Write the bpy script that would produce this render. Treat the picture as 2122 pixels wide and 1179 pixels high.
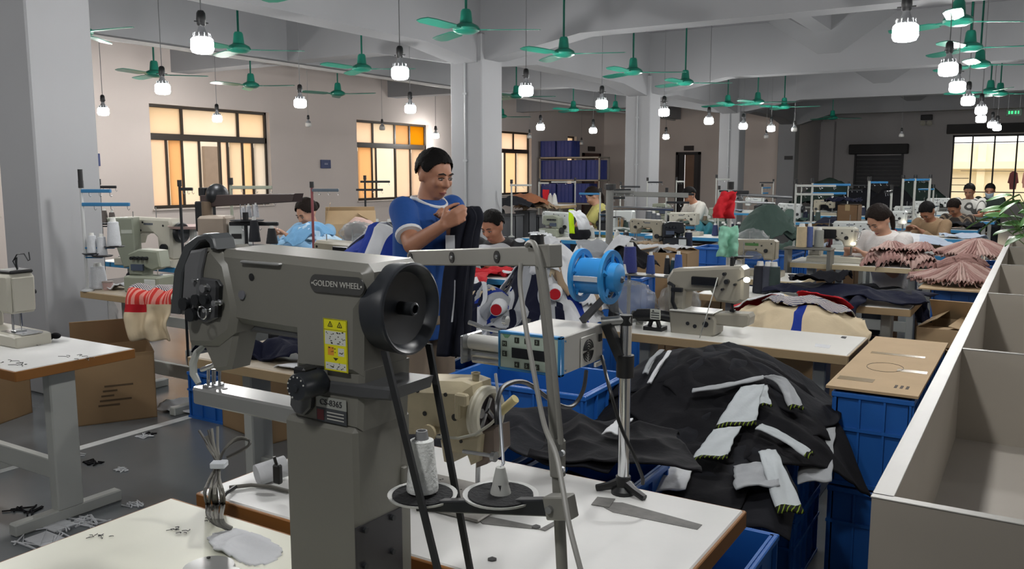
import bpy, bmesh, math, random
from mathutils import Vector, Matrix, noise as mnoise
R = math.radians; PI = math.pi
random.seed(7)
S = bpy.context.scene
for o in list(bpy.data.objects): bpy.data.objects.remove(o)
C = S.collection

# ---------------------------------------------------------------- camera
FPX, PITCH, YAW, HCAM = 1764.6, 0.13017, 0.55337, 1.55
FW = Vector((-math.sin(YAW)*math.cos(PITCH), math.cos(YAW)*math.cos(PITCH), -math.sin(PITCH)))
RT = Vector((math.cos(YAW), math.sin(YAW), 0)); UP = RT.cross(FW); CP = Vector((0, 0, HCAM))
cam = bpy.data.cameras.new('camera'); cam.sensor_width = 36; cam.lens = FPX/2122*36; cam.clip_start = .02; cam.clip_end = 200
camo = bpy.data.objects.new('camera', cam); C.objects.link(camo)
camo.matrix_world = Matrix.Translation(CP) @ Matrix((RT, UP, -FW)).transposed().to_4x4()
S.camera = camo
def ray(x, y): return FW + RT*((x-1061)/FPX) - UP*((y-589.5)/FPX)
def at(x, y, t): return CP + ray(x, y)*t
def onz(x, y, z): d = ray(x, y); return CP + d*((z-HCAM)/d.z)
def onx(x, y, X): d = ray(x, y); return CP + d*(X/d.x)
def ony(x, y, Y): d = ray(x, y); return CP + d*(Y/d.y)

# ---------------------------------------------------------------- world, exposure
w = bpy.data.worlds.new('overcast_sky'); S.world = w; w.use_nodes = True
bg = w.node_tree.nodes['Background']; bg.inputs[0].default_value = (1, .96, .9, 1); bg.inputs[1].default_value = 3.0
S.view_settings.view_transform = 'Standard'; S.view_settings.look = 'None'
S.view_settings.gamma = 1; S.view_settings.use_curve_mapping = False
S.view_settings.exposure = 0.0
BULB = 225.0

# ---------------------------------------------------------------- materials
def lin(h):
    h = h.lstrip('#'); o = []
    for i in (0, 2, 4):
        c = int(h[i:i+2], 16)/255; o.append(c/12.92 if c <= .04045 else ((c+.055)/1.055)**2.4)
    return (*o, 1)
MATS = {}
def M(name, col='#808080', rough=.55, metal=0, var=.12, scale=6, bump=0, bscale=60, em=0, trans=0, ior=1.45, spec=.5, stripes=None, alpha=1):
    if name in MATS: return MATS[name]
    m = bpy.data.materials.new(name); m.use_nodes = True; MATS[name] = m
    nt = m.node_tree; N = nt.nodes; L = nt.links; b = N['Principled BSDF']
    c = lin(col)
    b.inputs['Roughness'].default_value = rough; b.inputs['Metallic'].default_value = metal
    b.inputs['Base Color'].default_value = c; b.inputs['Specular IOR Level'].default_value = spec
    tc = N.new('ShaderNodeTexCoord')
    if var or stripes:
        nz = N.new('ShaderNodeTexNoise'); nz.inputs['Scale'].default_value = scale; nz.inputs['Detail'].default_value = 4
        L.new(tc.outputs['Object'], nz.inputs['Vector'])
        mx = N.new('ShaderNodeMix'); mx.data_type = 'RGBA'
        d = tuple(max(0, v*(1-var*1.6)) for v in c[:3])+(1,); e = tuple(min(1, v*(1+var)) for v in c[:3])+(1,)
        mx.inputs[6].default_value = d; mx.inputs[7].default_value = e
        L.new(nz.outputs['Fac'], mx.inputs[0])
        src = mx.outputs[2]
        if stripes:
            axis, freq, frac, col2, dist = stripes
            wv = N.new('ShaderNodeTexWave'); wv.bands_direction = axis; wv.inputs['Scale'].default_value = freq
            wv.inputs['Distortion'].default_value = dist; wv.inputs['Detail'].default_value = 1
            L.new(tc.outputs['Object'], wv.inputs['Vector'])
            rp = N.new('ShaderNodeValToRGB'); rp.color_ramp.interpolation = 'CONSTANT'
            rp.color_ramp.elements[0].color = (0, 0, 0, 1); rp.color_ramp.elements[1].position = frac; rp.color_ramp.elements[1].color = (1, 1, 1, 1)
            L.new(wv.outputs['Fac'], rp.inputs[0])
            m2 = N.new('ShaderNodeMix'); m2.data_type = 'RGBA'; L.new(rp.outputs[0], m2.inputs[0]); L.new(src, m2.inputs[6])
            m2.inputs[7].default_value = lin(col2); src = m2.outputs[2]
        L.new(src, b.inputs['Base Color'])
    if bump:
        n2 = N.new('ShaderNodeTexNoise'); n2.inputs['Scale'].default_value = bscale; n2.inputs['Detail'].default_value = 5
        L.new(tc.outputs['Object'], n2.inputs['Vector'])
        bp = N.new('ShaderNodeBump'); bp.inputs['Strength'].default_value = bump; bp.inputs['Distance'].default_value = .02
        L.new(n2.outputs['Fac'], bp.inputs['Height']); L.new(bp.outputs[0], b.inputs['Normal'])
    if em:
        b.inputs['Emission Color'].default_value = c; b.inputs['Emission Strength'].default_value = em
    if trans:
        b.inputs['Transmission Weight'].default_value = trans; b.inputs['IOR'].default_value = ior
    if alpha < 1: b.inputs['Alpha'].default_value = alpha
    return m
def Mfilm(name, col, clear=.15):                      # frosted coloured film on a pane: lets the daylight through
    if name in MATS: return MATS[name]
    m = bpy.data.materials.new(name); m.use_nodes = True; MATS[name] = m
    nt = m.node_tree; N = nt.nodes; L = nt.links
    for n in list(N):
        if n.type != 'OUTPUT_MATERIAL': N.remove(n)
    out = [n for n in N if n.type == 'OUTPUT_MATERIAL'][0]
    tr = N.new('ShaderNodeBsdfTranslucent'); tp = N.new('ShaderNodeBsdfTransparent'); mx = N.new('ShaderNodeMixShader')
    nz = N.new('ShaderNodeTexNoise'); nz.inputs['Scale'].default_value = 1.3
    tc = N.new('ShaderNodeTexCoord'); L.new(tc.outputs['Object'], nz.inputs['Vector'])
    c = lin(col); cm = N.new('ShaderNodeMix'); cm.data_type = 'RGBA'
    cm.inputs[6].default_value = (c[0]*.97, c[1]*.9, c[2]*.82, 1); cm.inputs[7].default_value = c
    L.new(nz.outputs['Fac'], cm.inputs[0]); L.new(cm.outputs[2], tr.inputs[0]); tp.inputs[0].default_value = c
    mx.inputs[0].default_value = clear; L.new(tr.outputs[0], mx.inputs[1]); L.new(tp.outputs[0], mx.inputs[2]); L.new(mx.outputs[0], out.inputs[0])
    return m
def Mplastic(name, col='#9fa2a2', alpha=.16):          # thin clear polythene
    return M(name, col, rough=.18, var=.1, bump=.5, bscale=25, alpha=alpha)

# ---------------------------------------------------------------- mesh builder
class MB:
    def __init__(s, M=None): s.v = []; s.f = []; s.mi = []; s.M = M
    def add(s, vs, fs, mat=0):
        n = len(s.v)
        s.v += [(s.M @ Vector(p)) if s.M else Vector(p) for p in vs]
        s.f += [[n+i for i in f] for f in fs]; s.mi += [mat]*len(fs); return s
    def box(s, x0, x1, y0, y1, z0, z1, mat=0, b=0, rot=None, piv=None):
        x0, x1 = min(x0, x1), max(x0, x1); y0, y1 = min(y0, y1), max(y0, y1); z0, z1 = min(z0, z1), max(z0, z1)
        if b:
            b = min(b, (x1-x0)*.45, (y1-y0)*.45, (z1-z0)*.45); V = []; ix = {}
            for i, X in enumerate((x0, x1)):
                for j, Y in enumerate((y0, y1)):
                    for k, Z in enumerate((z0, z1)):
                        a = X+b*(1-2*i); c = Y+b*(1-2*j); d = Z+b*(1-2*k); ix[i, j, k] = len(V)
                        V += [(X, c, d), (a, Y, d), (a, c, Z)]
            g = lambda i, j, k, t: ix[i, j, k]+t
            F = []
            for i in (0, 1):
                F.append([g(i, 0, 0, 0), g(i, 1, 0, 0), g(i, 1, 1, 0), g(i, 0, 1, 0)])
                F.append([g(0, i, 0, 1), g(1, i, 0, 1), g(1, i, 1, 1), g(0, i, 1, 1)])
                F.append([g(0, 0, i, 2), g(1, 0, i, 2), g(1, 1, i, 2), g(0, 1, i, 2)])
                for j in (0, 1):
                    F.append([g(0, i, j, 1), g(1, i, j, 1), g(1, i, j, 2), g(0, i, j, 2)])
                    F.append([g(i, 0, j, 0), g(i, 1, j, 0), g(i, 1, j, 2), g(i, 0, j, 2)])
                    F.append([g(i, j, 0, 0), g(i, j, 1, 0), g(i, j, 1, 1), g(i, j, 0, 1)])
                    for k in (0, 1): F.append([g(i, j, k, 0), g(i, j, k, 1), g(i, j, k, 2)])
        else:
            V = [(x, y, z) for x in (x0, x1) for y in (y0, y1) for z in (z0, z1)]
            F = [[0, 1, 3, 2], [4, 5, 7, 6], [0, 1, 5, 4], [2, 3, 7, 6], [0, 2, 6, 4], [1, 3, 7, 5]]
        if rot is not None:
            p = Vector(piv) if piv is not None else Vector(((x0+x1)/2, (y0+y1)/2, (z0+z1)/2))
            V = [rot @ (Vector(q)-p)+p for q in V]
        return s.add(V, F, mat)
    def cyl(s, p, q, r, r2=None, n=12, mat=0):
        p = Vector(p); q = Vector(q); r2 = r if r2 is None else r2
        d = (q-p).normalized(); a = d.orthogonal().normalized(); b = d.cross(a)
        V = [p+(a*math.cos(t)+b*math.sin(t))*r for t in (2*PI*i/n for i in range(n))]+[q+(a*math.cos(t)+b*math.sin(t))*r2 for t in (2*PI*i/n for i in range(n))]
        F = [[i, (i+1) % n, n+(i+1) % n, n+i] for i in range(n)]+[list(range(n))[::-1], list(range(n, 2*n))]
        return s.add(V, F, mat)
    def tube(s, pts, r, n=6, mat=0, flat=None):
        pts = [Vector(p) for p in pts]; V = []; F = []; a = None
        rr = r if isinstance(r, (list, tuple)) else [r]*len(pts)
        for i, p in enumerate(pts):
            d = (pts[min(i+1, len(pts)-1)]-pts[max(i-1, 0)])
            d = d.normalized() if d.length > 1e-9 else Vector((0, 0, 1))
            if a is None: a = d.orthogonal().normalized()
            else:
                a = a-d*a.dot(d); a = a.normalized() if a.length > 1e-6 else d.orthogonal().normalized()
            b = d.cross(a)
            V += [p+(a*math.cos(2*PI*k/n)+b*math.sin(2*PI*k/n))*rr[i] for k in range(n)]
        m = len(pts)
        for i in range(m-1):
            for k in range(n): F.append([i*n+k, i*n+(k+1) % n, (i+1)*n+(k+1) % n, (i+1)*n+k])
        F += [list(range(n))[::-1], [(m-1)*n+k for k in range(n)]]
        return s.add(V, F, mat)
    def lathe(s, prof, n=20, c=(0, 0, 0), ax='z', mat=0, cap=True):
        V = []; F = []; c = Vector(c)
        for r, h in prof:
            for k in range(n):
                t = 2*PI*k/n; x, y = r*math.cos(t), r*math.sin(t)
                V.append(c+Vector({'z': (x, y, h), 'x': (h, x, y), 'y': (x, h, y)}[ax]))
        m = len(prof)
        for i in range(m-1):
            for k in range(n): F.append([i*n+k, i*n+(k+1) % n, (i+1)*n+(k+1) % n, (i+1)*n+k])
        if cap and prof[0][0] > 1e-5: F.append(list(range(n))[::-1])
        if cap and prof[-1][0] > 1e-5: F.append([(m-1)*n+k for k in range(n)])
        return s.add(V, F, mat)
    def prism(s, P, a0, a1, ax='y', mat=0, b=0):
        n = len(P); P = [Vector((p[0], p[1])) for p in P]
        area = sum(P[i].x*P[(i+1) % n].y-P[(i+1) % n].x*P[i].y for i in range(n))
        sg = 1 if area > 0 else -1
        def inset(d):
            o = []
            for i in range(n):
                e0 = (P[i]-P[i-1]).normalized(); e1 = (P[(i+1) % n]-P[i]).normalized()
                n0 = Vector((-e0.y, e0.x))*sg; n1 = Vector((-e1.y, e1.x))*sg; q = n0+n1
                q = q/max(.25, 1+n0.dot(n1)) if q.length > 1e-6 else n0
                o.append(P[i]+q*d)
            return o
        rings = [(P, a0), (P, a1)] if not b else [(inset(b), a0), (P, a0+b*(1 if a1 > a0 else -1)), (P, a1-b*(1 if a1 > a0 else -1)), (inset(b), a1)]
        V = []
        for pp, a in rings:
            for p in pp: V.append({'y': (p.x, a, p.y), 'x': (a, p.x, p.y), 'z': (p.x, p.y, a)}[ax])
        F = []
        for i in range(len(rings)-1):
            for k in range(n): F.append([i*n+k, i*n+(k+1) % n, (i+1)*n+(k+1) % n, (i+1)*n+k])
        F += [list(range(n))[::-1], [(len(rings)-1)*n+k for k in range(n)]]
        return s.add(V, F, mat)
    def ball(s, c, r, n=14, m=9, mat=0, rot=None):
        c = Vector(c); r = (r, r, r) if not isinstance(r, (tuple, list)) else r; V = []; F = []
        for i in range(m+1):
            ph = PI*i/m
            for k in range(n):
                t = 2*PI*k/n; q = Vector((r[0]*math.sin(ph)*math.cos(t), r[1]*math.sin(ph)*math.sin(t), r[2]*math.cos(ph)))
                V.append(c+(rot @ q if rot else q))
        for i in range(m):
            for k in range(n): F.append([i*n+k, i*n+(k+1) % n, (i+1)*n+(k+1) % n, (i+1)*n+k])
        return s.add(V, F, mat)
    def bone(s, p, q, r, r2=None, n=12):               # rounded tapered limb
        r2 = r if r2 is None else r2
        s.cyl(p, q, r, r2, n); s.ball(p, r, n, 8); return s.ball(q, r2, n, 8)
    def build(s, name, mats, parent=None, sharp=35, weld=False):
        me = bpy.data.meshes.new(name); me.from_pydata([tuple(p) for p in s.v], [], s.f)
        mats = mats if isinstance(mats, (list, tuple)) else [mats]
        for m in mats: me.materials.append(m)
        if any(s.mi): me.polygons.foreach_set('material_index', s.mi)
        bm = bmesh.new(); bm.from_mesh(me)
        bmesh.ops.remove_doubles(bm, verts=bm.verts, dist=1e-6)
        bmesh.ops.recalc_face_normals(bm, faces=bm.faces); bm.to_mesh(me); bm.free()
        me.polygons.foreach_set('use_smooth', [True]*len(me.polygons))
        if sharp: me.set_sharp_from_angle(angle=R(sharp))
        o = bpy.data.objects.new(name, me); C.objects.link(o)
        if parent: o.parent = parent
        return o
def tag(o, label, cat=None, group=None, kind=None):
    o['label'] = label
    if cat: o['category'] = cat
    if group: o['group'] = group
    if kind: o['kind'] = kind
    return o
def thing(name, label, cat, loc=(0, 0, 0), rz=0, group=None, sc=1):
    o = bpy.data.objects.new(name, None); C.objects.link(o); o.empty_display_size = .05
    o.location = loc; o.rotation_euler = (0, 0, rz); o.scale = (sc, sc, sc)
    return tag(o, label, cat, group)
def struct(o): o['kind'] = 'structure'; return o
def dup(root, loc, rz=0, label=None, group=None, sc=None):
    r = root.copy(); C.objects.link(r); r.location = loc; r.rotation_euler = (0, 0, rz)
    if sc: r.scale = (sc, sc, sc)
    if label: r['label'] = label
    if group: r['group'] = group
    for ch in list(root.children):
        c = ch.copy(); C.objects.link(c); c.parent = r
        for g in ch.children:
            d = g.copy(); C.objects.link(d); d.parent = c
    return r
def text(body, size, mat, parent, mtx, name='lettering', ext=.0006, align='CENTER'):
    cu = bpy.data.curves.new(name, 'FONT'); cu.body = body; cu.size = size; cu.extrude = ext; cu.align_x = align; cu.align_y = 'CENTER'
    t = bpy.data.objects.new(name, cu); C.objects.link(t)
    me = bpy.data.meshes.new_from_object(t); bpy.data.objects.remove(t); bpy.data.curves.remove(cu)
    me.materials.clear(); me.materials.append(mat)
    o = bpy.data.objects.new(name, me); C.objects.link(o); o.matrix_local = mtx
    if parent: o.parent = parent
    return o
def cr(P, n=5):                                         # smooth curve through points
    P = [Vector(p) for p in P]; Q = []
    for k in range(len(P)-1):
        p0, p1, p2, p3 = P[max(0, k-1)], P[k], P[k+1], P[min(len(P)-1, k+2)]
        for j in range(n):
            f = j/n; Q.append(.5*((2*p1)+(p2-p0)*f+(2*p0-5*p1+4*p2-p3)*f*f+(3*p1-p0-3*p2+p3)*f**3))
    return Q+[P[-1]]
ORD = ['nearest', 'second', 'third', 'fourth', 'fifth', 'sixth', 'seventh', 'eighth', 'ninth', 'tenth', 'eleventh']
# ---------------------------------------------------------------- the room
XW, XE, YS, YN = -11.6, 5.6, -3.2, 29.3      # window wall, far side wall, wall behind camera, back wall
YX = 24.19                                   # cross wall with the second door
ZC = 3.9
plaster = M('white_plaster', '#b4b4b5', .85, var=.05, scale=1.2, bump=.04, bscale=30)
wallm = M('warm_plaster', '#cdc2bb', .85, var=.06, scale=.8, bump=.05, bscale=25)
darkwall = M('taupe_plaster', '#ddd0c7', .85, var=.06, scale=.8, bump=.05, bscale=25)
backm = M('grey_back_plaster', '#d0cccb', .85, var=.06, scale=.8, bump=.05, bscale=25)
ceilm = M('ceiling_plaster', '#8f8f93', .9, var=.05, scale=.7)
floorm = M('epoxy_floor', '#64686b', .2, var=.14, scale=1.6, bump=.02, bscale=8, spec=.6)
mb = MB(); mb.box(XW-.3, XE+.3, YS-.3, YN+.3, -.12, 0); struct(mb.build('floor', floorm))
mb = MB(); mb.box(XW-.3, XE+.3, YS-.3, YN+.3, ZC, ZC+.15); struct(mb.build('ceiling', ceilm))
def wall_holes(name, axis, pos, th, a0, a1, holes, m):
    "wall with rectangular holes (a0,a1,z0,z1) along an axis"
    mb = MB(); cuts = sorted({a0, a1, *[h[0] for h in holes], *[h[1] for h in holes]})
    for p, q in zip(cuts, cuts[1:]):
        segs = [(0, ZC)]
        for h in holes:
            if h[0] <= p+1e-6 and h[1] >= q-1e-6:
                ns = []
                for s0, s1 in segs:
                    if h[3] <= s0 or h[2] >= s1: ns.append((s0, s1)); continue
                    if h[2] > s0: ns.append((s0, h[2]))
                    if h[3] < s1: ns.append((h[3], s1))
                segs = ns
        for s0, s1 in segs:
            if axis == 'y': mb.box(pos-th, pos, p, q, s0, s1)
            else: mb.box(p, q, pos, pos+th, s0, s1)
    return struct(mb.build(name, m))
WINS = [(8.30, 10.68), (12.93, 15.28), (17.40, 19.76)]
wall_holes('wall_left', 'y', XW, .26, YS, YX, [(a, b, 1.0, 2.6) for a, b in WINS]+[(3.6, 5.97, 1.0, 2.6), (21.8, 22.35, 1.0, 2.6), (22.75, 23.85, 0, 2.1)], wallm)
wall_holes('wall_cross', 'x', YX, .2, XW-.26, -6.2, [(-9.19, -8.52, 0, 2.13)], darkwall)
wall_holes('wall_recess', 'y', -6.2, .2, YX+.2, YN, [], backm)
wall_holes('wall_back', 'x', YN, .25, -6.4, XE, [(-2.39, .35, .65, 2.69)], backm)
mb = MB(); mb.box(XE, XE+.2, YS, YN, 0, ZC); struct(mb.build('wall_right', plaster))
mb = MB(); mb.box(XW-.26, XE+.2, YS-.2, YS, 0, ZC); struct(mb.build('wall_near', plaster))
# columns, beams
COLY = [3.47, 8.88, 14.06, 19.15, 24.19]
colm = M('column_plaster', '#9d9ea0', .8, var=.05, scale=1.1, bump=.03, bscale=18)
for i, y in enumerate([-1.75]+COLY):
    mb = MB(); mb.box(-6.23, -5.77, y-.23, y+.23, 0, 3.2, b=.012)
    o = struct(mb.build('column', colm))
mb = MB(); mb.box(-6.2, -5.77, YN-.3, YN, 0, 3.2, b=.012); struct(mb.build('column', backm))
beamm = M('beam_plaster', '#949597', .85, var=.05, scale=.9)
def beam_x(y):
    mb = MB(); zb = 3.1
    x1 = XE
    P = [(XW, ZC), (XW, zb), (-7.5, zb), (-6.35, 2.9), (-5.65, 2.9), (-4.5, zb), (x1, zb), (x1, ZC)]
    mb.prism(P, y-.16, y+.16, 'y'); struct(mb.build('beam', beamm))
for y in [-1.75]+COLY[:4]: beam_x(y)
mb = MB(); mb.prism([(-6.2, ZC), (-6.2, 2.85), (-5.7, 2.85), (-4.9, 3.1), (XE, 3.1), (XE, ZC)], YX-.16, YX+.16, 'y'); struct(mb.build('beam', beamm))
ys = [-1.75]+COLY
for a, b in zip(ys, ys[1:]):
    mb = MB(); mb.prism([(a+.16, ZC), (a+.16, 2.85), (a+1.2, 2.98), (b-1.2, 2.98), (b-.16, 2.85), (b-.16, ZC)], -6.17, -5.83, 'x'); struct(mb.build('beam', beamm))
for X, zb in ((-9.2, 3.1), (-2.9, 3.62), (2.4, 3.62)):
    for a, b in zip(ys, ys[1:]):
        mb = MB(); mb.box(X-.13, X+.13, a+.16, b-.16, zb, ZC)
        if zb > 3.3:                                    # pyramid-shaped haunches where it meets the cross beams
            for yy, s in ((b-.16, -1), (a+.16, 1)):
                mb.add([(X-.95, yy, ZC), (X+.95, yy, ZC), (X-.16, yy, 3.36), (X+.16, yy, 3.36), (X-.13, yy+s*.55, 3.62), (X+.13, yy+s*.55, 3.62), (X-.6, yy+s*.6, ZC), (X+.6, yy+s*.6, ZC)],
                       [[0, 1, 3, 2], [2, 3, 5, 4], [0, 2, 4, 6], [1, 7, 5, 3], [4, 5, 7, 6], [0, 6, 7, 1]])
        struct(mb.build('beam', beamm))
metal_grey = M('galvanised_metal', '#8b8d8f', .35, .8, var=.1, scale=20)
mb = MB(); mb.box(-9.22, -9.18, -1.5, 23.9, 3.055, 3.095); tag(mb.build('cable_tray', M('cable_tray_white', '#b9b6b2', .5)), 'thin white cable tray running along the beam near the window wall', 'cable tray')
# thin conduit on columns
for i, y in enumerate(COLY[1:4]):
    mb = MB(); mb.cyl((-6.0, y-.245, .6), (-6.0, y-.245, 2.9), .014, n=8)
    for z in (.9, 1.7, 2.5): mb.box(-6.03, -5.97, y-.262, y-.232, z-.012, z+.012)
    tag(mb.build('wall_conduit', M('conduit_grey', '#a4a7a9', .5)), ['thin grey conduit up the column behind the standing man', 'thin grey conduit up the first column right of the standing man', 'thin grey conduit up the second column right of the standing man'][i], 'conduit')
# exterior that is seen through the windows
mb = MB(); mb.box(-18, -17.6, -8, 40, -1, 9)
struct(mb.build('wall_neighbour', M('neighbour_facade', '#efe0d0', .9, var=.25, scale=.35)))
for i, y in enumerate(range(2, 34, 4)):
    mb = MB(); mb.box(-17.6, -17.5, y, y+1.6, .6, 2.2); struct(mb.build(f'window_{i+10}', M('neighbour_window', '#8a7c70', .4)))
mb = MB(); mb.box(-6.4, 6, 35, 35.4, -1, 2.6); mb.box(-6.4, 6, 34.6, 35.6, 1.7, 1.95)
for x in range(-6, 6, 2): mb.box(x, x+.25, 34.8, 35, -1, 2.6)
struct(mb.build('wall_yard', M('yard_facade', '#efe4c8', .9, var=.2, scale=.5)))
mb = MB(); mb.box(-30, XW-.26, -12, 45, -.3, -.1); mb.box(-12, 12, YN+.25, 45, -.3, -.1)
struct(mb.build('floor_yard', M('yard_concrete', '#b9a990', .9)))
# windows
frm = M('bronze_window_frame', '#33291f', .45, var=.1)
sillm = M('window_sill', '#cfc4bb', .7)
FC = dict(c='#fff8ee', o='#ffe6c8', p='#fffdfa', w=None, k='#fff0dc', y='#ffd45c', q='#fff5ee', b='#fbfdff')
def glass(k):
    if FC[k] is None: return M('clear_glass', '#ffffff', .02, var=0, trans=1, ior=1.02)
    return Mfilm('film_'+k, FC[k], .25)
def window(n, a, b, up, lo, x=XW, z0=1.0, z1=2.6, open_=None):
    zt = 2.11; root = bpy.data.objects.new(f'window_{n}', None); C.objects.link(root); root.location = (x-.12, a, 0); root['kind'] = 'structure'
    W = b-a
    fr = MB(); t = .045
    for p in ((0, W, z0, z0+t), (0, W, z1-t, z1), (0, W, zt-.05, zt+.05), (0, t, z0, z1), (W-t, W, z0, z1)): fr.box(-.04, .04, p[0], p[1], p[2], p[3], b=.004)
    fr.build('window_frame', frm, root)
    fr = MB()
    for p in ((-.03, W+.03, z0-.03, z0), ): fr.box(-.13, .16, p[0], p[1], p[2], p[3], b=.006)
    fr.build('window_sill', sillm, root)
    cuts = [0]+[u[0] for u in up]
    for (f0, (f1, k)) in zip(cuts, up):
        g = MB(); g.box(-.006, .006, f0*W+t/2, f1*W-t/2, zt+.04, z1-t+.01); g.build('pane', glass(k), root)
        if f1 < .99:
            g = MB(); g.box(-.03, .03, f1*W-.022, f1*W+.022, zt+.05, z1-t); g.build('mullion', frm, root)
    cuts = [0]+[u[0] for u in lo]
    for j, (f0, (f1, k)) in enumerate(zip(cuts, lo)):
        off = .018 if j % 2 else -.018
        g = MB(); g.box(off-.004, off+.004, f0*W+.02, f1*W-.02, z0+.04, zt-.05)
        if k != 'w': g.build('pane', glass(k), root)
        if f1 < .99:
            g = MB(); g.box(off-.02, off+.02, f1*W-.02, f1*W+.02, z0+t, zt-.05); g.build('sash_stile', frm, root)
    return root
window(1, 8.30, 10.68, [(.27, 'c'), (.74, 'p'), (1, 'c')], [(.15, 'q'), (.26, 'o'), (.41, 'p'), (.57, 'w'), (.65, 'q'), (.77, 'c'), (.875, 'k'), (1, 'b')])
window(2, 12.93, 15.28, [(.25, 'q'), (.55, 'p'), (.76, 'o'), (1, 'y')], [(.05, 'q'), (.23, 'o'), (.30, 'c'), (.55, 'w'), (.78, 'q'), (1, 'q')])
window(3, 17.40, 19.76, [(.3, 'c'), (.68, 'q'), (1, 'q')], [(.3, 'c'), (.5, 'w'), (.75, 'k'), (1, 'c')])
window(4, 3.6, 5.97, [(.27, 'c'), (.74, 'p'), (1, 'c')], [(.25, 'c'), (.5, 'o'), (.75, 'c'), (1, 'p')])
window(5, 21.8, 22.35, [(1, 'c')], [(1, 'c')])
# big window at the back with thin black bars
root = bpy.data.objects.new('window_6', None); C.objects.link(root); root.location = (-2.39, YN+.1, 0); root['kind'] = 'structure'
bk = M('black_steel_bar', '#17181a', .5)
mb = MB()
for p in ((0, 2.74, .65, .7), (0, 2.74, 2.63, 2.69), (0, .05, .65, 2.69), (2.69, 2.74, .65, 2.69)): mb.box(p[0], p[1], -.03, .03, p[2], p[3])
mb.build('window_frame', bk, root)
for x in (.54, 1.12, 1.7, 2.25): g = MB(); g.box(x-.022, x+.022, -.02, .02, .7, 2.63); g.build('mullion', bk, root)
for z in (2.46, .98): g = MB(); g.box(.05, 2.69, -.022, .022, z-.014, z+.014); g.build('crossbar', bk, root)
g = MB(); g.box(.05, .5, -.02, .02, 1.38, 1.4); g.box(.05, .5, -.02, .02, 1.18, 1.2); g.build('crossbar', bk, root)
g = MB(); g.box(.05, 2.69, -.004, .004, .7, 2.63); g.build('pane', glass('w'), root)
mb = MB(); mb.box(-2.55, .5, YN-.22, YN-.005, 2.72, 3.0, b=.01); struct(mb.build('trim_1', M('shutter_box_dark', '#3a3839', .6)))
# garments drying outside the back window
for i, (x, col, wd, hh) in enumerate(((-.75, '#6d3d40', .2, .5), (-.45, '#c89a93', .1, .45), (-.12, '#8a857c', .2, .6), (.28, '#cfc9c0', .2, .5))):
    mb = MB(); P = [(-wd/2, 0), (-wd*.2, .05), (wd*.2, .05), (wd/2, 0), (wd*.75, -.3), (wd*.5, -.32), (wd*.42, -hh), (-wd*.42, -hh), (-wd*.5, -.32), (-wd*.75, -.3)]
    mb.prism(P, -.03, .03, 'y', b=.01); o = mb.build('drying_garment', M(f'drying_{i}', col, .9, bump=.4, bscale=9)); o.location = (x, YN+1.2, 1.55)
    tag(o, ['dark maroon garment drying outside the barred window', 'narrow pink garment drying outside the barred window', 'grey long shirt drying outside the barred window', 'pale shirt drying at the right edge of the barred window'][i], 'garment', 'laundry outside the window')
mb = MB(); mb.tube([(-2.2, YN+1.2, 1.62), (-.5, YN+1.2, 1.6), (.9, YN+1.2, 1.62)], .008); tag(mb.build('clothes_line', bk), 'clothes line outside the barred window', 'clothes line')
# doors
dk = M('dark_door_frame', '#2a2323', .5); wood = M('door_leaf_brown', '#8a6a55', .5, scale=3)
root = bpy.data.objects.new('door_1', None); C.objects.link(root); root.location = (-9.19, YX, 0); root['kind'] = 'structure'
mb = MB(); mb.box(-.04, .03, -.06, .16, 0, 2.16); mb.box(.64, .71, -.06, .16, 0, 2.16); mb.box(-.04, .71, -.06, .16, 2.08, 2.16); mb.build('door_frame', dk, root)
mb = MB(); mb.box(.03, .20, .02, .06, 0, 2.08); mb.build('door_leaf', M('door_leaf_dark', '#3a3535', .5), root)
mb = MB(); mb.box(.20, .50, .07, .11, 0, 2.08, b=.004); mb.build('door_leaf', wood, root)
mb = MB(); mb.box(.50, .64, .02, .06, 0, 2.08); mb.build('door_leaf', M('door_leaf_dark'), root)
mb = MB(); mb.cyl((.45, .04, 1.0), (.45, .09, 1.0), .02); mb.build('door_handle', metal_grey, root)
def sign(name, loc, w_, h_, col, label, axis='y', txt='', tcol='#d8d8d8', cat='sign'):
    r = thing(name, label, cat, loc)
    mb = MB(); mb.box(-w_/2, w_/2, -.012, .012, -h_/2, h_/2, b=.004); mb.build('plate', M('plate_'+col, col, .5), r)
    if txt: text(txt, h_*.5, M('lettering_'+tcol, tcol, .6), r, Matrix.Translation((0, -.0135, 0)) @ Matrix.Rotation(PI/2, 4, 'X'))
    if axis == 'x': r.rotation_euler = (0, 0, PI/2)
    return r
sign('door_sign', (-8.85, YX-.02, 2.27), .3, .14, '#2d2422', 'small dark plate above the half-open door in the taupe wall')
root = bpy.data.objects.new('door_2', None); C.objects.link(root); root.location = (XW-.05, 22.75, 0); root['kind'] = 'structure'
mb = MB(); mb.box(-.1, .1, -.04, .06, 0, 2.14); mb.box(-.1, .1, 1.04, 1.14, 0, 2.14); mb.box(-.1, .1, -.04, 1.14, 2.06, 2.14); mb.build('door_frame', M('red_brown_frame', '#4a2a24', .5), root)
mb = MB(); mb.box(-.06, 0, .06, .92, 0, 2.06); mb.build('door_leaf', M('door_leaf_taupe', '#5a4b42', .5), root)
sign('door_sign', (XW+.02, 23.3, 2.27), .45, .14, '#2a2120', 'small dark plate above the brown door beside the crate rack', 'x')
sign('wall_notice', onx(195, 331, XW+.02), .18, .18, '#2c3a66', 'small square blue notice with a pale mark beside the nearest column', 'x', '?', '#e6e6ea')
sign('wall_notice', onx(675, 340, XW+.02), .26, .16, '#39456e', 'small oblong blue notice on the window wall between two windows', 'x', '==', '#c9cbd6')
sign('wall_notice', ony(1634, 327, YX-.25), .22, .1, '#262222', 'small dark plate on the farthest pillar left of the recess')
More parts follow.
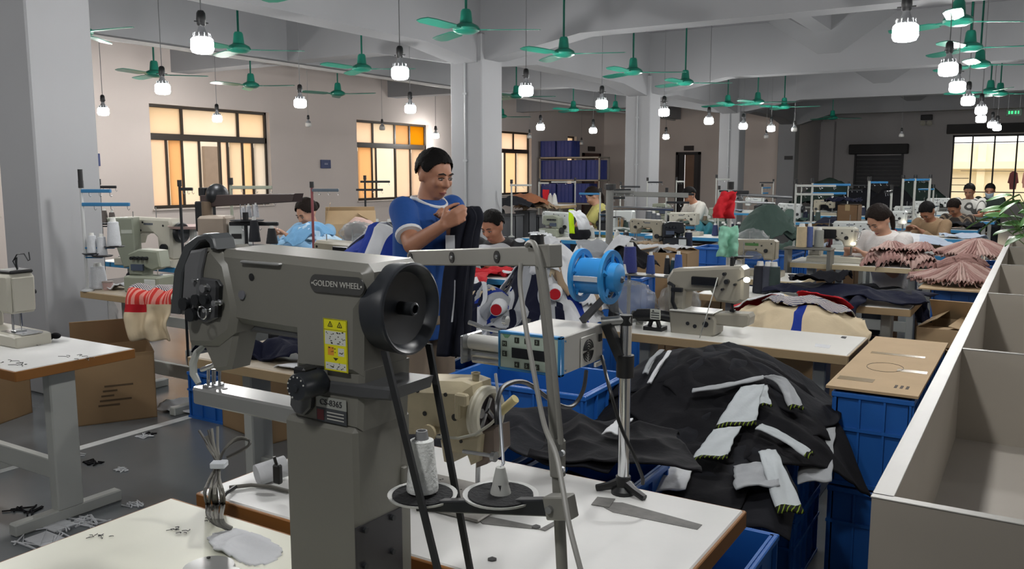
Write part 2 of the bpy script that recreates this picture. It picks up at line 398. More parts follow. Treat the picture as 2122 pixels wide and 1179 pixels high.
# roller shutter on the back wall
r = thing('roller_shutter', 'dark closed roller shutter with a wide box on the back wall', 'shutter', (-4.44, YN-.02, 0))
sh = M('shutter_dark', '#3c3b3e', .5, .2); mb = MB(); mb.box(-.86, .86, -.3, -.0, 2.14, 2.45, b=.02); mb.build('shutter_box', M('shutter_box_dark'), r)
for k in range(18):
    g = MB(); g.box(-.66, .66, -.02, .02, k*.117, k*.117+.109, b=.006); g.build('slat', sh, r)
for s in (-1, 1): g = MB(); g.box(s*.66, s*.72, -.05, .03, 0, 2.14); g.build('guide_rail', sh, r)
# emergency twin lamp and exit sign
r = thing('emergency_lamp', 'twin-headed emergency lamp high on the dark back wall', 'emergency lamp', ony(1920, 250, YN-.08))
mb = MB(); mb.box(-.16, .16, -.05, .05, .02, .18, b=.01); mb.build('housing', M('dark_plastic', '#202123', .5), r)
for s in (-1, 1):
    mb = MB(); mb.lathe([(.02, .04), (.075, -.02), (.085, -.06), (.07, -.065), (.001, -.03)], 14, (s*.09, -.03, -.08), 'y'); mb.build('lamp_head', M('lamp_glass', '#d6d2c4', .15), r)
r = thing('exit_sign', 'small green running-man exit sign hung from the ceiling at the far right', 'sign', onz(2101, 233, 2.75))
mb = MB(); mb.box(-.14, .14, -.02, .02, -.07, .07, b=.005); mb.build('sign_box', M('dark_green_sign', '#123b26', .4), r)
mb = MB()
for x, w_ in ((-.08, .03), (-.03, .035), (.03, .03), (.08, .025)): mb.box(x-w_/2, x+w_/2, -.024, -.02, -.03, .03)
mb.build('sign_symbol', M('exit_green_glow', '#3fe08a', em=1.0), r)
for s in (-1, 1): mb = MB(); mb.cyl((s*.1, 0, .07), (s*.1, 0, ZC-onz(2101, 233, 2.75).z), .004, n=6); mb.build('hanger', metal_grey, r)
# floor line
mb = MB(); mb.box(-4.58, -4.51, -1.5, 23, .0005, .002); o = struct(mb.build('trim_2', M('white_floor_paint', '#d4d6d5', .35, var=.25, scale=9)))

# ---------------------------------------------------------------- lamps and fans
blk = M('black_plastic', '#141517', .4)
bulb_glow = M('bulb_diffuser_lit', '#fbfaf8', .5, var=0, em=BULB)
bulb_off = M('bulb_diffuser_unlit', '#b9b8b4', .3, var=0)
def make_bulb(lit):
    root = bpy.data.objects.new('pendant_bulb', None); C.objects.link(root)
    mb = MB(); mb.lathe([(.001, .21), (.018, .205), (.027, .19), (.03, .15), (.026, .12), (.02, .112), (.001, .112)], 12); mb.cyl((-.05, 0, .135), (.05, 0, .135), .004, n=6)
    mb.build('socket', blk, root)
    mb = MB(); mb.lathe([(.001, .12), (.019, .118), (.021, .1), (.03, .075), (.052, .052), (.056, .04), (.001, .036)], 18)
    for k in range(10):
        t = 2*PI*k/10; mb.box(.03, .054, -.0025, .0025, .042, .068, rot=Matrix.Rotation(t, 3, 'Z'), piv=(0, 0, .05))
    mb.build('heat_sink', M('bulb_housing_grey', '#8f9194', .45), root)
    mb = MB(); mb.lathe([(.001, .038), (.06, .036), (.068, .026), (.07, -.03), (.06, -.05), (.04, -.056), (.001, -.058)], 16)
    mb.build('diffuser', bulb_glow if lit else bulb_off, root)
    return root
BL, BU = make_bulb(True), make_bulb(False)
cordm = M('lamp_cord', '#8b8c8e', .6)
def bulb(x, y, z, lit, label, group, first=[True, True], sc=1.0):
    src = BL if lit else BU; k = 0 if lit else 1
    if first[k]: r = src; r.location = (x, y, z); first[k] = False; r.scale = (sc,)*3
    else: r = dup(src, (x, y, z), random.uniform(0, 3), sc=sc)
    tag(r, label, 'lamp', group)
    top = (3.1 if abs(x+9.2) < .2 else ZC)
    mb = MB(); mb.cyl((0, 0, .205), (0, 0, (top-z)/sc), .004, n=6); mb.build('cord', cordm, r)
ROWS = {'over the right-hand aisle': [(1876, 65), (1965, 142), (1984, 179), (2006, 208), (2033, 228), (2033, 246), (2056, 258), (2066, 264)],
        'in the middle row': [(419, 92), (829, 150), (1090, 187), (1247, 215), (1376, 232), (1469, 250), (1540, 261), (1598, 266)],
        'in the row behind the columns': [(337, 183), (622, 213), (850, 225), (1120, 263), (1229, 270), (1380, 283)],
        'in the row by the window wall': [(214, 230), (450, 245), (903, 281)]}
for nm, L_ in ROWS.items():
    for i, (x, y) in enumerate(L_):
        p = onz(x, y, 2.35); bulb(p.x, p.y, 2.35, True, f'lit white pendant bulb, {ORD[i]} from the camera {nm}', 'lit pendant bulbs '+nm)
for i, (x, y) in enumerate(((639, 258), (792, 265), (1646, 268), (1868, 280), (1097, 283), (1205, 297), (1588, 283))):
    p = onz(x, y, 2.32); bulb(p.x, p.y, 2.32, False, 'small unlit pendant bulb '+['between the first two windows', 'in front of the top of the second window', 'beside the farthest pillar', 'in front of the dark back wall', 'at the right edge of the third window', 'above the brown door by the crate rack', 'in front of the taupe wall between two pillars'][i], 'unlit pendant bulbs', sc=.72)
# unseen lamps added for light: visible rows carried on, plus one right of camera
for i, (x, y) in enumerate(((-.73, 3.65), (-.73, 1.87), (-.73, 0.1), (-4.4, 1.87), (-4.4, .1), (-7.2, 3.5), (-7.2, 1.7), (2.9, 1.9), (2.9, 5.4), (2.9, 9.1), (2.9, 12.6))):
    bulb(x, y, 2.35, True, 'lit pendant bulb added for light out of view, extending the lamp rows', 'added lit pendant bulbs out of view')
green = M('fan_green', '#1d7a66', .32, var=.08)
def make_fan():
    root = bpy.data.objects.new('ceiling_fan', None); C.objects.link(root)
    mb = MB(); mb.lathe([(.001, .17), (.035, .168), (.045, .15), (.055, .06), (.06, .05)], 16)
    mb.build('motor_bell', green, root)
    mb = MB(); mb.lathe([(.001, .055), (.06, .055), (.105, .03), (.115, .01), (.11, -.01), (.07, -.03), (.001, -.035)], 20); mb.build('motor_housing', green, root)
    for k in range(3):
        a = Matrix.Rotation(2*PI*k/3, 4, 'Z'); b = MB(a @ Matrix.Rotation(R(9), 4, 'X'))
        b.box(.1, .2, -.022, .022, -.004, .006); b.prism([(.18, -.05), (.22, -.07), (.55, -.075), (.62, -.05), (.63, 0), (.6, .05), (.5, .06), (.22, .055), (.18, .03)], -.003, .004, 'z'); b.build('blade', green, root)
    return root
FAN = make_fan(); ff = [True]
def fan(x, y, z, rz, label, group):
    if ff[0]: r = FAN; r.location = (x, y, z); r.rotation_euler = (0, 0, rz); ff[0] = False
    else: r = dup(FAN, (x, y, z), rz)
    tag(r, label, 'fan', group)
    mb = MB(); mb.cyl((0, 0, .16), (0, 0, ZC-z), .011, n=8); mb.lathe([(.001, ZC-z-.09), (.03, ZC-z-.085), (.05, ZC-z-.01), (.05, ZC-z)], 12); mb.build('down_rod', green, r)
FR = {'over the right-hand aisle': [(1985, 45, .55), (2010, 100, .2), (2030, 135, .4), (2052, 190, 1.0), (2072, 195, .3)],
      'in the middle row': [(966, 62, .53), (1168, 112, .35), (1312, 150, .5), (1420, 172, .52), (1508, 217, .6), (1570, 212, .3), (1625, 222, .1), (1725, 245, .5)],
      'in the row behind the columns': [(495, 103, .7), (750, 143, .5), (1070, 200, .5), (1188, 228, .4), (1275, 228, .5)],
      'in the row by the window wall': [(320, 155, .8), (520, 178, .45), (700, 195, .3), (850, 248, .5), (1040, 242, .6)]}
for nm, L_ in FR.items():
    for i, (x, y, a) in enumerate(L_):
        p = onz(x, y, 2.75); fan(p.x, p.y, 2.75, a, f'green three-bladed ceiling fan, {ORD[i]} from the camera {nm}', 'green ceiling fans '+nm)
p = onz(745, -25, 2.78); fan(-4.23, 4.35, 2.78, .9, 'green ceiling fan cut off by the top edge, only a blade showing', 'green ceiling fans cut off')
p = onz(200, 62, 2.75); fan(p.x-.25, p.y, 2.75, .12, 'green ceiling fan half hidden behind the nearest column', 'green ceiling fans cut off')
# ---------------------------------------------------------------- builders of the workshop's things
laminate = M('white_laminate', '#d3d2cc', .38, var=.06, scale=5, bump=.015, bscale=40)
laminate_w = M('worn_laminate', '#d6d6d4', .4, var=.1, scale=4, bump=.02, bscale=30)
edge_wood = M('brown_edge_band', '#8a5a24', .5, var=.15, scale=9)
edge_tan = M('tan_edge_band', '#a08a68', .5, var=.1, scale=9)
edge_cream = M('cream_edge_band', '#b9a987', .5, var=.08, scale=9)
edge_blue = M('blue_edge_band', '#2f7fae', .42, var=.08, scale=9)
leg_grey = M('painted_leg_grey', '#a9aba6', .45, var=.06)
steel = M('brushed_steel', '#b8babc', .25, .95, var=.08, scale=30)
chrome = M('chrome', '#d8dadc', .12, 1, var=.02)
dkmetal = M('dark_metal', '#2b2d30', .4, .5, var=.1, scale=20)
mach_cream = M('machine_cream', '#b4b1a4', .38, var=.05, scale=8)
mach_beige = M('machine_beige', '#8c8676', .42, var=.07, scale=8)
mach_white = M('machine_white', '#bfc3c1', .33, var=.04, scale=8)
mach_green = M('machine_grey_green', '#8a8f80', .42, var=.07, scale=8)
blueplast = M('blue_plastic', '#1f5fae', .42, var=.08, scale=5)
blue_arm = M('blue_painted_arm', '#2b6f9c', .4)
def table(x0, x1, y0, y1, z, em, label, top=None, legs=True, th=.045, group=None):
    r = thing('sewing_table', label, 'table', ((x0+x1)/2, (y0+y1)/2, 0), group=group); w_, d = (x1-x0)/2, (y1-y0)/2
    mb = MB(); mb.box(-w_+.004, w_-.004, -d+.004, d-.004, z-th+.003, z, b=.004); mb.build('table_top', top or laminate, r)
    mb = MB()
    for a in ((-w_, w_, -d-.003, -d+.006), (-w_, w_, d-.006, d+.003), (-w_-.003, -w_+.006, -d, d), (w_-.006, w_+.003, -d, d)): mb.box(a[0], a[1], a[2], a[3], z-th, z-.003, b=.002)
    mb.build('edge_band', em, r)
    if legs:
        for s in (-1, 1):
            mb = MB(); mb.box(s*(w_-.16)-.03, s*(w_-.16)+.03, -.06, .06, .05, z-th, b=.006); mb.build('leg', leg_grey, r)
            mb = MB(); mb.box(s*(w_-.16)-.028, s*(w_-.16)+.028, -d+.02, d-.02, 0, .055, b=.006); mb.build('foot', leg_grey, r)
        mb = MB(); mb.box(-w_+.17, w_-.17, -.02, .02, .17, .26, b=.004); mb.build('crossbar', leg_grey, r)
    return r
def machine(loc, rz, m, label, sc=1.0, mirror=False, lamp=False, panel=None, group=None, name='sewing_machine', tension=True):
    r = thing(name, label, 'sewing machine', loc, rz, group, sc); X = -1 if mirror else 1
    q = lambda x: x*X
    mb = MB(); mb.prism([(q(-.13), 0), (q(.36), 0), (q(.36), .05), (q(.30), .06), (q(-.10), .055), (q(-.13), .05)], -.085, .085, 'y', b=.006); mb.build('bed', m, r)
    mb = MB(); mb.box(q(-.12), q(.06), -.05, .05, .055, .06); mb.build('needle_plate', steel, r)
    P = [(-.06, .17), (-.055, .15), (.03, .15), (.05, .2), (.1, .225), (.2, .225), (.23, .2), (.235, .055), (.35, .055), (.355, .3), (.34, .325), (.1, .33), (-.05, .335), (-.065, .32)]
    mb = MB(); mb.prism([(q(a), b) for a, b in P], -.065, .065, 'y', b=.014); mb.build('arm', m, r)
    mb = MB(); mb.box(q(-.063), q(-.075), -.05, .05, .16, .32, b=.004); mb.build('face_plate', m, r)
    mb = MB(); mb.cyl((q(-.03), 0, .16), (q(-.03), 0, .085), .006, n=8); mb.cyl((q(-.03), 0, .085), (q(-.03), 0, .06), .0018, n=6); mb.build('needle_bar', chrome, r)
    mb = MB(); mb.cyl((q(-.015), .03, .16), (q(-.015), .03, .07), .005, n=8); mb.box(q(-.045), q(.0), -.018, .035, .06, .068, b=.002); mb.build('presser_foot', steel, r)
    mb = MB(); mb.lathe([(.01, 0), (.06, .0), (.07, .01), (.07, .035), (.06, .045), (.03, .03), (.001, .03)] if X > 0 else [(.01, 0), (.06, .0), (.07, -.01), (.07, -.035), (.06, -.045), (.03, -.03), (.001, -.03)], 18, (q(.36), 0, .23), 'x'); mb.build('handwheel', dkmetal, r)
    if tension:
        mb = MB(); mb.cyl((q(.01), -.062, .235), (q(.01), -.085, .235), .018, n=12); mb.cyl((q(.01), -.085, .235), (q(.01), -.1, .235), .011, n=10)
        mb.cyl((q(.05), -.062, .28), (q(.05), -.08, .28), .007, n=8); mb.build('tension_knob', dkmetal, r)
        mb = MB(); mb.cyl((q(.295), -.062, .13), (q(.295), -.085, .13), .028, n=16); mb.build('stitch_dial', dkmetal, r)
        mb = MB(); mb.cyl((q(.18), 0, .325), (q(.18), 0, .40), .003, n=6); mb.cyl((q(.0), -.02, .33), (q(.0), -.02, .37), .003, n=6); mb.build('thread_pin', steel, r)
        for a, b in ((.12, .3), (.29, .28), (-.035, .3), (.1, .245)):
            mb = MB(); mb.cyl((q(a), -.066, b), (q(a), -.0665, b), .008, n=8); mb.build('screw_plug', blk, r)
        mb = MB()
        for k in range(6): mb.box(q(.13+k*.013), q(.139+k*.013), -.0668, -.0655, .283, .296)
        mb.build('maker_name', M('maker_print', '#3f4a5c', .6), r)
    if panel:
        mb = MB(); mb.box(q(.1), q(.26), -.085, -.066, .22, .31, b=.005); mb.build('control_panel', panel, r)
    if lamp:
        mb = MB(); mb.tube([(q(-.05), -.05, .3), (q(-.12), -.1, .29), (q(-.1), -.12, .22), (q(-.06), -.1, .2)], .005); mb.build('lamp_neck', steel, r)
        mb = MB(); mb.ball((q(-.055), -.095, .185), (.022, .016, .012)); mb.build('work_lamp', M('work_lamp_glow', '#fff3d8', em=14), r)
    mb = MB(); mb.tube([(q(.3), .06, .3), (q(.4), .1, .2), (q(.42), .12, .02)], .006); mb.build('power_cable', blk, r)
    return r
def overlock(loc, rz, m, label, sc=1.0, mirror=False, group=None):
    r = thing('overlock_machine', label, 'sewing machine', loc, rz, group, sc); X = -1 if mirror else 1; q = lambda x: x*X
    mb = MB(); mb.box(q(-.12), q(.2), -.1, .12, 0, .13, b=.012); mb.build('bed', m, r)
    mb = MB(); mb.prism([(q(a), b) for a, b in ((-.1, .2), (-.02, .17), (.06, .2), (.07, .13), (.2, .13), (.2, .3), (.1, .34), (-.08, .33))], -.03, .11, 'y', b=.012); mb.build('head', m, r)
    mb = MB(); mb.box(q(-.1), q(.0), -.108, -.1, .03, .11, b=.003); mb.build('front_cover', mach_white, r)
    for k in range(4):
        mb = MB(); mb.cyl((q(.02+k*.04), -.03, .27), (q(.02+k*.04), -.07, .27), .014, n=10); mb.build('tension_knob', dkmetal, r)
    mb = MB(); mb.cyl((q(-.05), 0, .2), (q(-.05), 0, .135), .005, n=8); mb.box(q(-.08), q(-.02), -.02, .02, .132, .14); mb.build('needle_bar', chrome, r)
    mb = MB(); mb.lathe([(.01, 0), (.05, 0), (.055, .02*X), (.05, .04*X), (.001, .04*X)], 16, (q(.2), .03, .1), 'x'); mb.build('handwheel', dkmetal, r)
    mb = MB(); mb.box(q(.05), q(.16), -.05, -.03, .17, .22); mb.build('maker_name', M('maker_print'), r)
    return r
def spool(loc, col, r_, h, label, cone=.6, group=None, coretop=True, rough=.75):
    r = thing('thread_cone', label, 'thread', loc, random.uniform(0, 3), group)
    n = 9; prof = [(.001, .004), (r_*.98, .004)]
    for i in range(n+1):
        f = i/n; prof.append((r_*(1-(1-cone)*f)*(1+.025*(i % 2)), .006+(h*.9-.006)*f))
    prof += [(r_*cone*.8, h*.92), (.001, h*.92)]
    mb = MB(); mb.lathe(prof, 18); mb.build('wound_thread', M('thread_'+col, col, rough, var=.08, scale=40, bump=.3, bscale=200), r)
    mb = MB(); mb.lathe([(r_*cone*.62, h*.91), (r_*cone*.5, h*1.06), (r_*cone*.38, h*1.06), (r_*cone*.38, h*.93)], 14); mb.build('cone_core', M('cone_core_white' if coretop else 'cone_core_grey', '#cfcfcb' if coretop else '#77787a', .5), r)
    return r
def stand(loc, h, label, arm=(0, .4), col=None, rz=0, trays=(), tcol=None, arm2=None, group=None, r_=.011, cap=True, hooks=3):
    col = col or leg_grey; tcol = tcol or col; r = thing('thread_stand', label, 'thread stand', loc, rz, group)
    mb = MB(); mb.cyl((0, 0, 0), (0, 0, h), r_, n=10); mb.build('pole', col, r)
    mb = MB(); mb.lathe([(.001, 0), (.04, 0), (.04, .008), (.015, .018), (.012, .03)], 14); mb.build('base', col, r)
    if cap: mb = MB(); mb.cyl((0, 0, h-.02), (0, 0, h+.03), r_*1.6, n=10); mb.build('cap', blk, r)
    for k, a in enumerate((arm, arm2)):
        if not a: continue
        z = h-.04-.09*k
        mb = MB(); mb.box(min(a), max(a), -.012, .012, z-.012, z+.012, b=.003); mb.build('thread_arm', tcol, r)
        for j in range(hooks):
            x = a[0]+(a[1]-a[0])*(.25+.7*j/max(1, hooks-1)); g = MB(); g.tube([(x, 0, z-.01), (x, 0, z-.03), (x+.008, 0, z-.04), (x+.016, 0, z-.03)], .002, 5); g.build('thread_guide', steel, r)
    for x, z in trays:
        mb = MB(); mb.box(min(0, x), max(0, x), -.01, .01, z-.014, z-.004); mb.build('tray_arm', tcol, r)
        mb = MB(); mb.lathe([(.001, z-.004), (.06, z-.004), (.068, z+.004), (.062, z+.002), (.001, z+.001)], 20, (x, 0, 0)); mb.build('spool_tray', M('tray_dark', '#4a4c50', .5), r)
        mb = MB(); mb.cyl((x, 0, z), (x, 0, z+.1), .003, n=6); mb.build('spool_pin', steel, r)
    return r
def crate(loc, rz, w_, d, h, label, m=None, group=None, ribs=True):
    m = m or blueplast; r = thing('plastic_crate', label, 'crate', loc, rz, group); t = .008; a, b = w_/2, d/2
    mb = MB()
    for p in ((-a, a, -b, -b+t), (-a, a, b-t, b), (-a, -a+t, -b, b), (a-t, a, -b, b)): mb.box(*p, 0, h)
    mb.box(-a, a, -b, b, 0, t); mb.build('body', m, r)
    mb = MB(); e = .014
    for p in ((-a-e, a+e, -b-e, -b), (-a-e, a+e, b, b+e), (-a-e, -a, -b, b), (a, a+e, -b, b)): mb.box(*p, h-.02, h, b=.003); mb.box(*p, h*.62-.008, h*.62+.004); mb.box(*p, .0, .014)
    mb.build('rim', m, r)
    if ribs:
        n = max(3, int(w_/.1))
        for i in range(n+1):
            x = -a+w_*i/n
            for s in (-1, 1): g = MB(); g.box(x-.004, x+.004, s*b, s*(b+.012), .01, h-.02); g.build('rib', m, r)
        n = max(2, int(d/.1))
        for i in range(n+1):
            y = -b+d*i/n
            for s in (-1, 1): g = MB(); g.box(s*a, s*(a+.012), y-.004, y+.004, .01, h-.02); g.build('rib', m, r)
    return r
kraft = M('kraft_cardboard', '#8d7353', .85, var=.1, scale=5, bump=.05, bscale=30)
kraft_l = M('pale_cardboard', '#b39a78', .85, var=.1, scale=5, bump=.05, bscale=30)
kraft_d = M('dark_cardboard', '#6a5138', .9, var=.1, scale=5)
tape = M('packing_tape', '#8e7a58', .25, var=.1)
printm = M('carton_print', '#3c3228', .8, var=.1)
def carton(loc, rz, w_, d, h, label, m=None, flaps=(70, -20, 100, 60), prints=True, group=None, closed=False):
    m = m or kraft; r = thing('cardboard_box', label, 'box', loc, rz, group); a, b, t = w_/2, d/2, .006
    mb = MB()
    for p in ((-a, a, -b, -b+t), (-a, a, b-t, b), (-a, -a+t, -b, b), (a-t, a, -b, b)): mb.box(*p, 0, h)
    mb.box(-a, a, -b, b, 0, t)
    if closed: mb.box(-a, a, -b, b, h-t, h)
    mb.build('body', m, r)
    if not closed:
        for k, ang in enumerate(flaps):
            if ang is None: continue
            L_ = (d if k < 2 else w_)*.42; W_ = (w_ if k < 2 else d)-.01
            mb = MB(Matrix.Translation({0: (0, -b, h), 1: (0, b, h), 2: (-a, 0, h), 3: (a, 0, h)}[k]) @ Matrix.Rotation({0: 0, 1: PI, 2: -PI/2, 3: PI/2}[k], 4, 'Z') @ Matrix.Rotation(R(-ang), 4, 'X'))
            mb.box(-W_/2, W_/2, -.002, .003, 0, L_); mb.build('flap', m, r)
    else:
        mb = MB(); mb.box(-.03, .03, -b-.001, b+.001, h, h+.001); mb.box(-.03, .03, -b-.001, -b, h-.08, h); mb.build('tape_strip', tape, r)
    if prints:
        mb = MB()
        for i in range(5):
            mb.box(-.1+.01*i, -.1+.01*i+w_*random.uniform(.15, .4), -b-.0012, -b, h*.25+i*.03, h*.25+i*.03+.012)
        mb.build('print', M('carton_print_soft', '#54432f', .9), r)
    return r
# ---------------------------------------------------------------- cloth
def fbm(p, o=3): return mnoise.fractal(p, 1.0, 2.0, o)
def ridge(p): return 1-abs(mnoise.noise(p))*2
def sheet(name, fn, nu, nv, mats, mat=None, mask=None, th=.004, parent=None, sub=False):
    V = []; ok = {}; F = []; MI = []
    for j in range(nv+1):
        for i in range(nu+1): V.append(tuple(fn(i/nu, j/nv)))
    for j in range(nv):
        for i in range(nu):
            u, v = (i+.5)/nu, (j+.5)/nv
            if mask and not mask(u, v): continue
            a = j*(nu+1)+i; F.append((a, a+1, a+nu+2, a+nu+1)); MI.append(mat(u, v) if mat else 0)
    me = bpy.data.meshes.new(name); me.from_pydata(V, [], F)
    for m in (mats if isinstance(mats, (list, tuple)) else [mats]): me.materials.append(m)
    if any(MI): me.polygons.foreach_set('material_index', MI)
    bm = bmesh.new(); bm.from_mesh(me); bmesh.ops.delete(bm, geom=[v for v in bm.verts if not v.link_faces], context='VERTS')
    bm.normal_update(); fs = bm.faces[:]; vs = bm.verts[:]; be = [e for e in bm.edges if len(e.link_faces) == 1]
    cp = {v: bm.verts.new(v.co-v.normal*th) for v in vs}
    for f_ in fs:
        nf = bm.faces.new([cp[v] for v in reversed(f_.verts)]); nf.material_index = f_.material_index
    for e in be:
        l = e.link_loops[0]; a, b = l.vert, l.link_loop_next.vert; nf = bm.faces.new((b, a, cp[a], cp[b])); nf.material_index = l.face.material_index
    bm.to_mesh(me); bm.free()
    me.polygons.foreach_set('use_smooth', [True]*len(me.polygons))
    o = bpy.data.objects.new(name, me); C.objects.link(o)
    if parent: o.parent = parent
    return o
def m_shirt(u, v):
    if .25 < u < .75: return not (v > .94 and abs(u-.5) < .1)
    return v > .62 and (.66+abs(u-.5)*-.0) < v+.25*(.5-abs(u-.5)) 
def m_trouser(u, v): return v > .62 or abs(u-.5) > .05+.02*(1-v)
def m_rect(u, v): return True
def m_round(u, v): return (abs(u-.5)**3+abs(v-.5)**3) < .115
def draped(label, cx, cy, w_, l, rz, hfn, off, mats, mat=None, mask=m_shirt, amp=.03, fr=5, seed=0, cat='garment', group=None, n=34, name='garment', crumple=.03, th=.005):
    ca, sa = math.cos(rz), math.sin(rz); sd = Vector((seed*3.7, seed*1.9, seed*.7))
    def f(u, v):
        a, b = (u-.5)*w_, (v-.5)*l
        q = Vector((a*fr, b*fr, 0))+sd
        a += crumple*mnoise.noise(q*1.1+Vector((9, 0, 0)))*2; b += crumple*mnoise.noise(q*1.1+Vector((0, 9, 0)))*2
        x, y = a*ca-b*sa, a*sa+b*ca
        e = max(abs(u-.5), abs(v-.5))*2
        z = hfn(cx+x, cy+y)+off+amp*max(0, ridge(q)*.6+ridge(q*2.3)*.25)-.012*max(0, e-.7)
        return (x, y, z)
    o = sheet(name, f, n, n, mats, mat, mask, th); o.location = (cx, cy, 0)
    return tag(o, label, cat, group)
def mound(cx, cy, a, b, h, z0, rz=0, p=1.2):
    ca, sa = math.cos(rz), math.sin(rz)
    def f(x, y):
        dx, dy = x-cx, y-cy; q = ((dx*ca+dy*sa)/a)**2+((-dx*sa+dy*ca)/b)**2
        return z0+h*math.exp(-(q**p))
    return f
def hang(label, path, width, mats, mat=None, mask=None, amp=.02, waves=4, seed=0, cat='garment', name='garment', group=None, side=None, nu=28, nv=40, taper=0, th=.006, phase=0):
    "cloth hanging along a path of points (top to bottom), width across direction 'side'"
    P = cr(path, 4) if len(path) > 2 else [Vector(p) for p in path]; L_ = [0]; amp = min(amp, .3*width); nu = max(6, min(nu, int(width/.006)))
    for a, b in zip(P, P[1:]): L_.append(L_[-1]+(b-a).length)
    sd = Vector((seed*2.3, seed*5.1, 0)); side = Vector(side).normalized(); base = P[0].copy()
    def f(u, v):
        s = v*L_[-1]
        for i in range(len(P)-1):
            if s <= L_[i+1]+1e-9: break
        k = (s-L_[i])/max(1e-9, L_[i+1]-L_[i]); p = P[i].lerp(P[i+1], k); d = (P[i+1]-P[i]).normalized(); nrm = d.cross(side)
        wd = width*(1-taper*v)
        fold = amp*math.sin(u*waves*2*PI+phase+2*mnoise.noise(Vector((u*2, v*2, seed))))*min(1, .25+v)+amp*.8*mnoise.noise(Vector((u*4, v*5, 0))+sd)
        return p+side*((u-.5)*wd+min(.015, .08*width)*mnoise.noise(Vector((u*3, v*6, 4))+sd))+nrm*fold-base
    o = sheet(name, f, nu, nv, mats, mat, mask, th); o.location = base
    return tag(o, label, cat, group)
cl = lambda n, c, **k: M('cloth_'+n, c, .9, var=k.get('var', .08), scale=k.get('scale', 8), bump=k.get('bump', .25), bscale=k.get('bs', 18), stripes=k.get('st'), spec=.2)
c_black = cl('black', '#131317'); c_char = cl('charcoal', '#1b1c21'); c_white = cl('white', '#c9cbce'); c_grey = cl('light_grey', '#9a9da0'); c_navy = cl('navy', '#14172a'); c_cream = cl('cream', '#c9b99c')
c_red = cl('red', '#b3222b'); c_royal = cl('royal_blue', '#1d3488'); c_pink = cl('dusty_pink', '#a98880', st=('X', 40, .62, '#8a6663', 1.0)); c_pinkp = cl('dusty_pink_plain', '#b59a92')
c_green = cl('dark_green', '#3f4f49'); c_lblue = cl('sky_blue', '#8fb8d8'); c_paleb = cl('pale_blue', '#a9b4c4'); c_mint = cl('mint', '#7fb39c'); c_teal = cl('teal', '#2f6f7c'); c_tan = cl('tan', '#8f7c66'); c_lime = cl('lime', '#b6d81e')
c_nst = cl('navy_stripe', '#c9c4bb', st=('Y', 26, .5, '#252b52', 1.5)); c_rst = cl('red_stripe', '#d98f84', st=('X', 12, .5, '#c03a34', 2.0))
# ---------------------------------------------------------------- foreground: tables and the big grey machine
def W(root): return MB(Matrix.Translation(-root.location))
def at_z(p, q, z): p, q = Vector(p), Vector(q); return p+(q-p)*((z-p.z)/(q.z-p.z))
T0 = table(-1.79, -.48, .68, 1.285, .75, edge_wood, 'white table at the bottom edge carrying the big grey machine', M('cream_laminate', '#d8d8c8', .42, var=.08, scale=4))
T1 = table(-1.766, -.55, 1.34, 1.955, .75, edge_wood, 'worn white table with brown edge in the foreground, tape strips across it', laminate_w)
TL = table(-4.75, -3.5, 1.82, 2.36, .75, edge_wood, 'white table with brown edge at the left picture edge', laminate_w)
T2 = table(-1.88, -.675, 3.92, 4.42, .75, edge_tan, 'white table with tan edge behind the black garment heap', laminate)
# tape strips, holes on the worn table
def flat(root, name, pts, z, m, h=.0012):
    mb = W(root); P = [onz(x, y, z) for x, y in pts]
    mb.prism([(p.x, p.y) for p in P], z, z+h, 'z'); return mb.build(name, m, root)
tp = M('grey_cloth_tape', '#6c6b68', .7, var=.3, scale=40)
flat(T1, 'tape_strip', [(1230, 1040), (1290, 1042), (1455, 1088), (1445, 1098), (1270, 1062)], .75, tp)
flat(T1, 'tape_strip', [(1238, 1030), (1275, 1034), (1262, 1052), (1225, 1046)], .7513, tp)
flat(T1, 'tape_strip', [(985, 1072), (1010, 1070), (1115, 1092), (1118, 1098), (1000, 1086)], .75, tp)
flat(T1, 'tape_strip', [(1118, 1097), (1150, 1080), (1156, 1085), (1130, 1100)], .7513, tp)
for x, y in ((1020, 1159), (1111, 1092)): flat(T1, 'cable_hole', [(x-9, y-2), (x, y-5), (x+9, y-2), (x+9, y+2), (x, y+4), (x-9, y+2)], .7515, blk)
GM = M('machine_dark_grey', '#6a6962', .4, var=.04, scale=7, bump=.02, bscale=120)
GM2 = M('machine_grey_dark_plate', '#3f4042', .42, var=.06, scale=9)  # darker grey of the band, plates, bracket, boss and arm underside
GD = M('wheel_black_grey', '#24272c', .35, var=.08, scale=9)
YF = 1.08
def g(x, y, Y=YF): p = ony(x, y, Y); return (p.x, p.z)
gw = thing('post_sewing_machine', 'big dark grey post sewing machine with black handwheel in the foreground', 'sewing machine', (-1.075, 1.157, .75))
mb = W(gw); mb.box(-1.165, -.988, 1.08, 1.236, .75, 1.106, b=.008); mb.build('post', GM, gw)
mb = W(gw); mb.box(-1.2, -.95, 1.05, 1.266, .75, .768, b=.005); mb.build('base_plate', GM, gw)
mb = W(gw); mb.prism([(-1.145, 1.1), (-.984, 1.1), (-.976, 1.21), (-1.14, 1.21)], 1.088, 1.226, 'y', b=.008); mb.build('neck', GM, gw)
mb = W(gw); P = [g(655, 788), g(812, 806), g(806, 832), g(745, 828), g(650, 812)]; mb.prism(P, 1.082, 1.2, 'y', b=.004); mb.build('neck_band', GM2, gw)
P = [g(*p) for p in ((452, 516), (752, 548), (764, 566), (764, 620), (744, 648), (743, 784), (607, 766), (605, 692), (530, 680), (500, 674), (470, 668))]
mb = W(gw); mb.prism(P, 1.08, 1.225, 'y', b=.014); mb.build('arm', GM, gw)
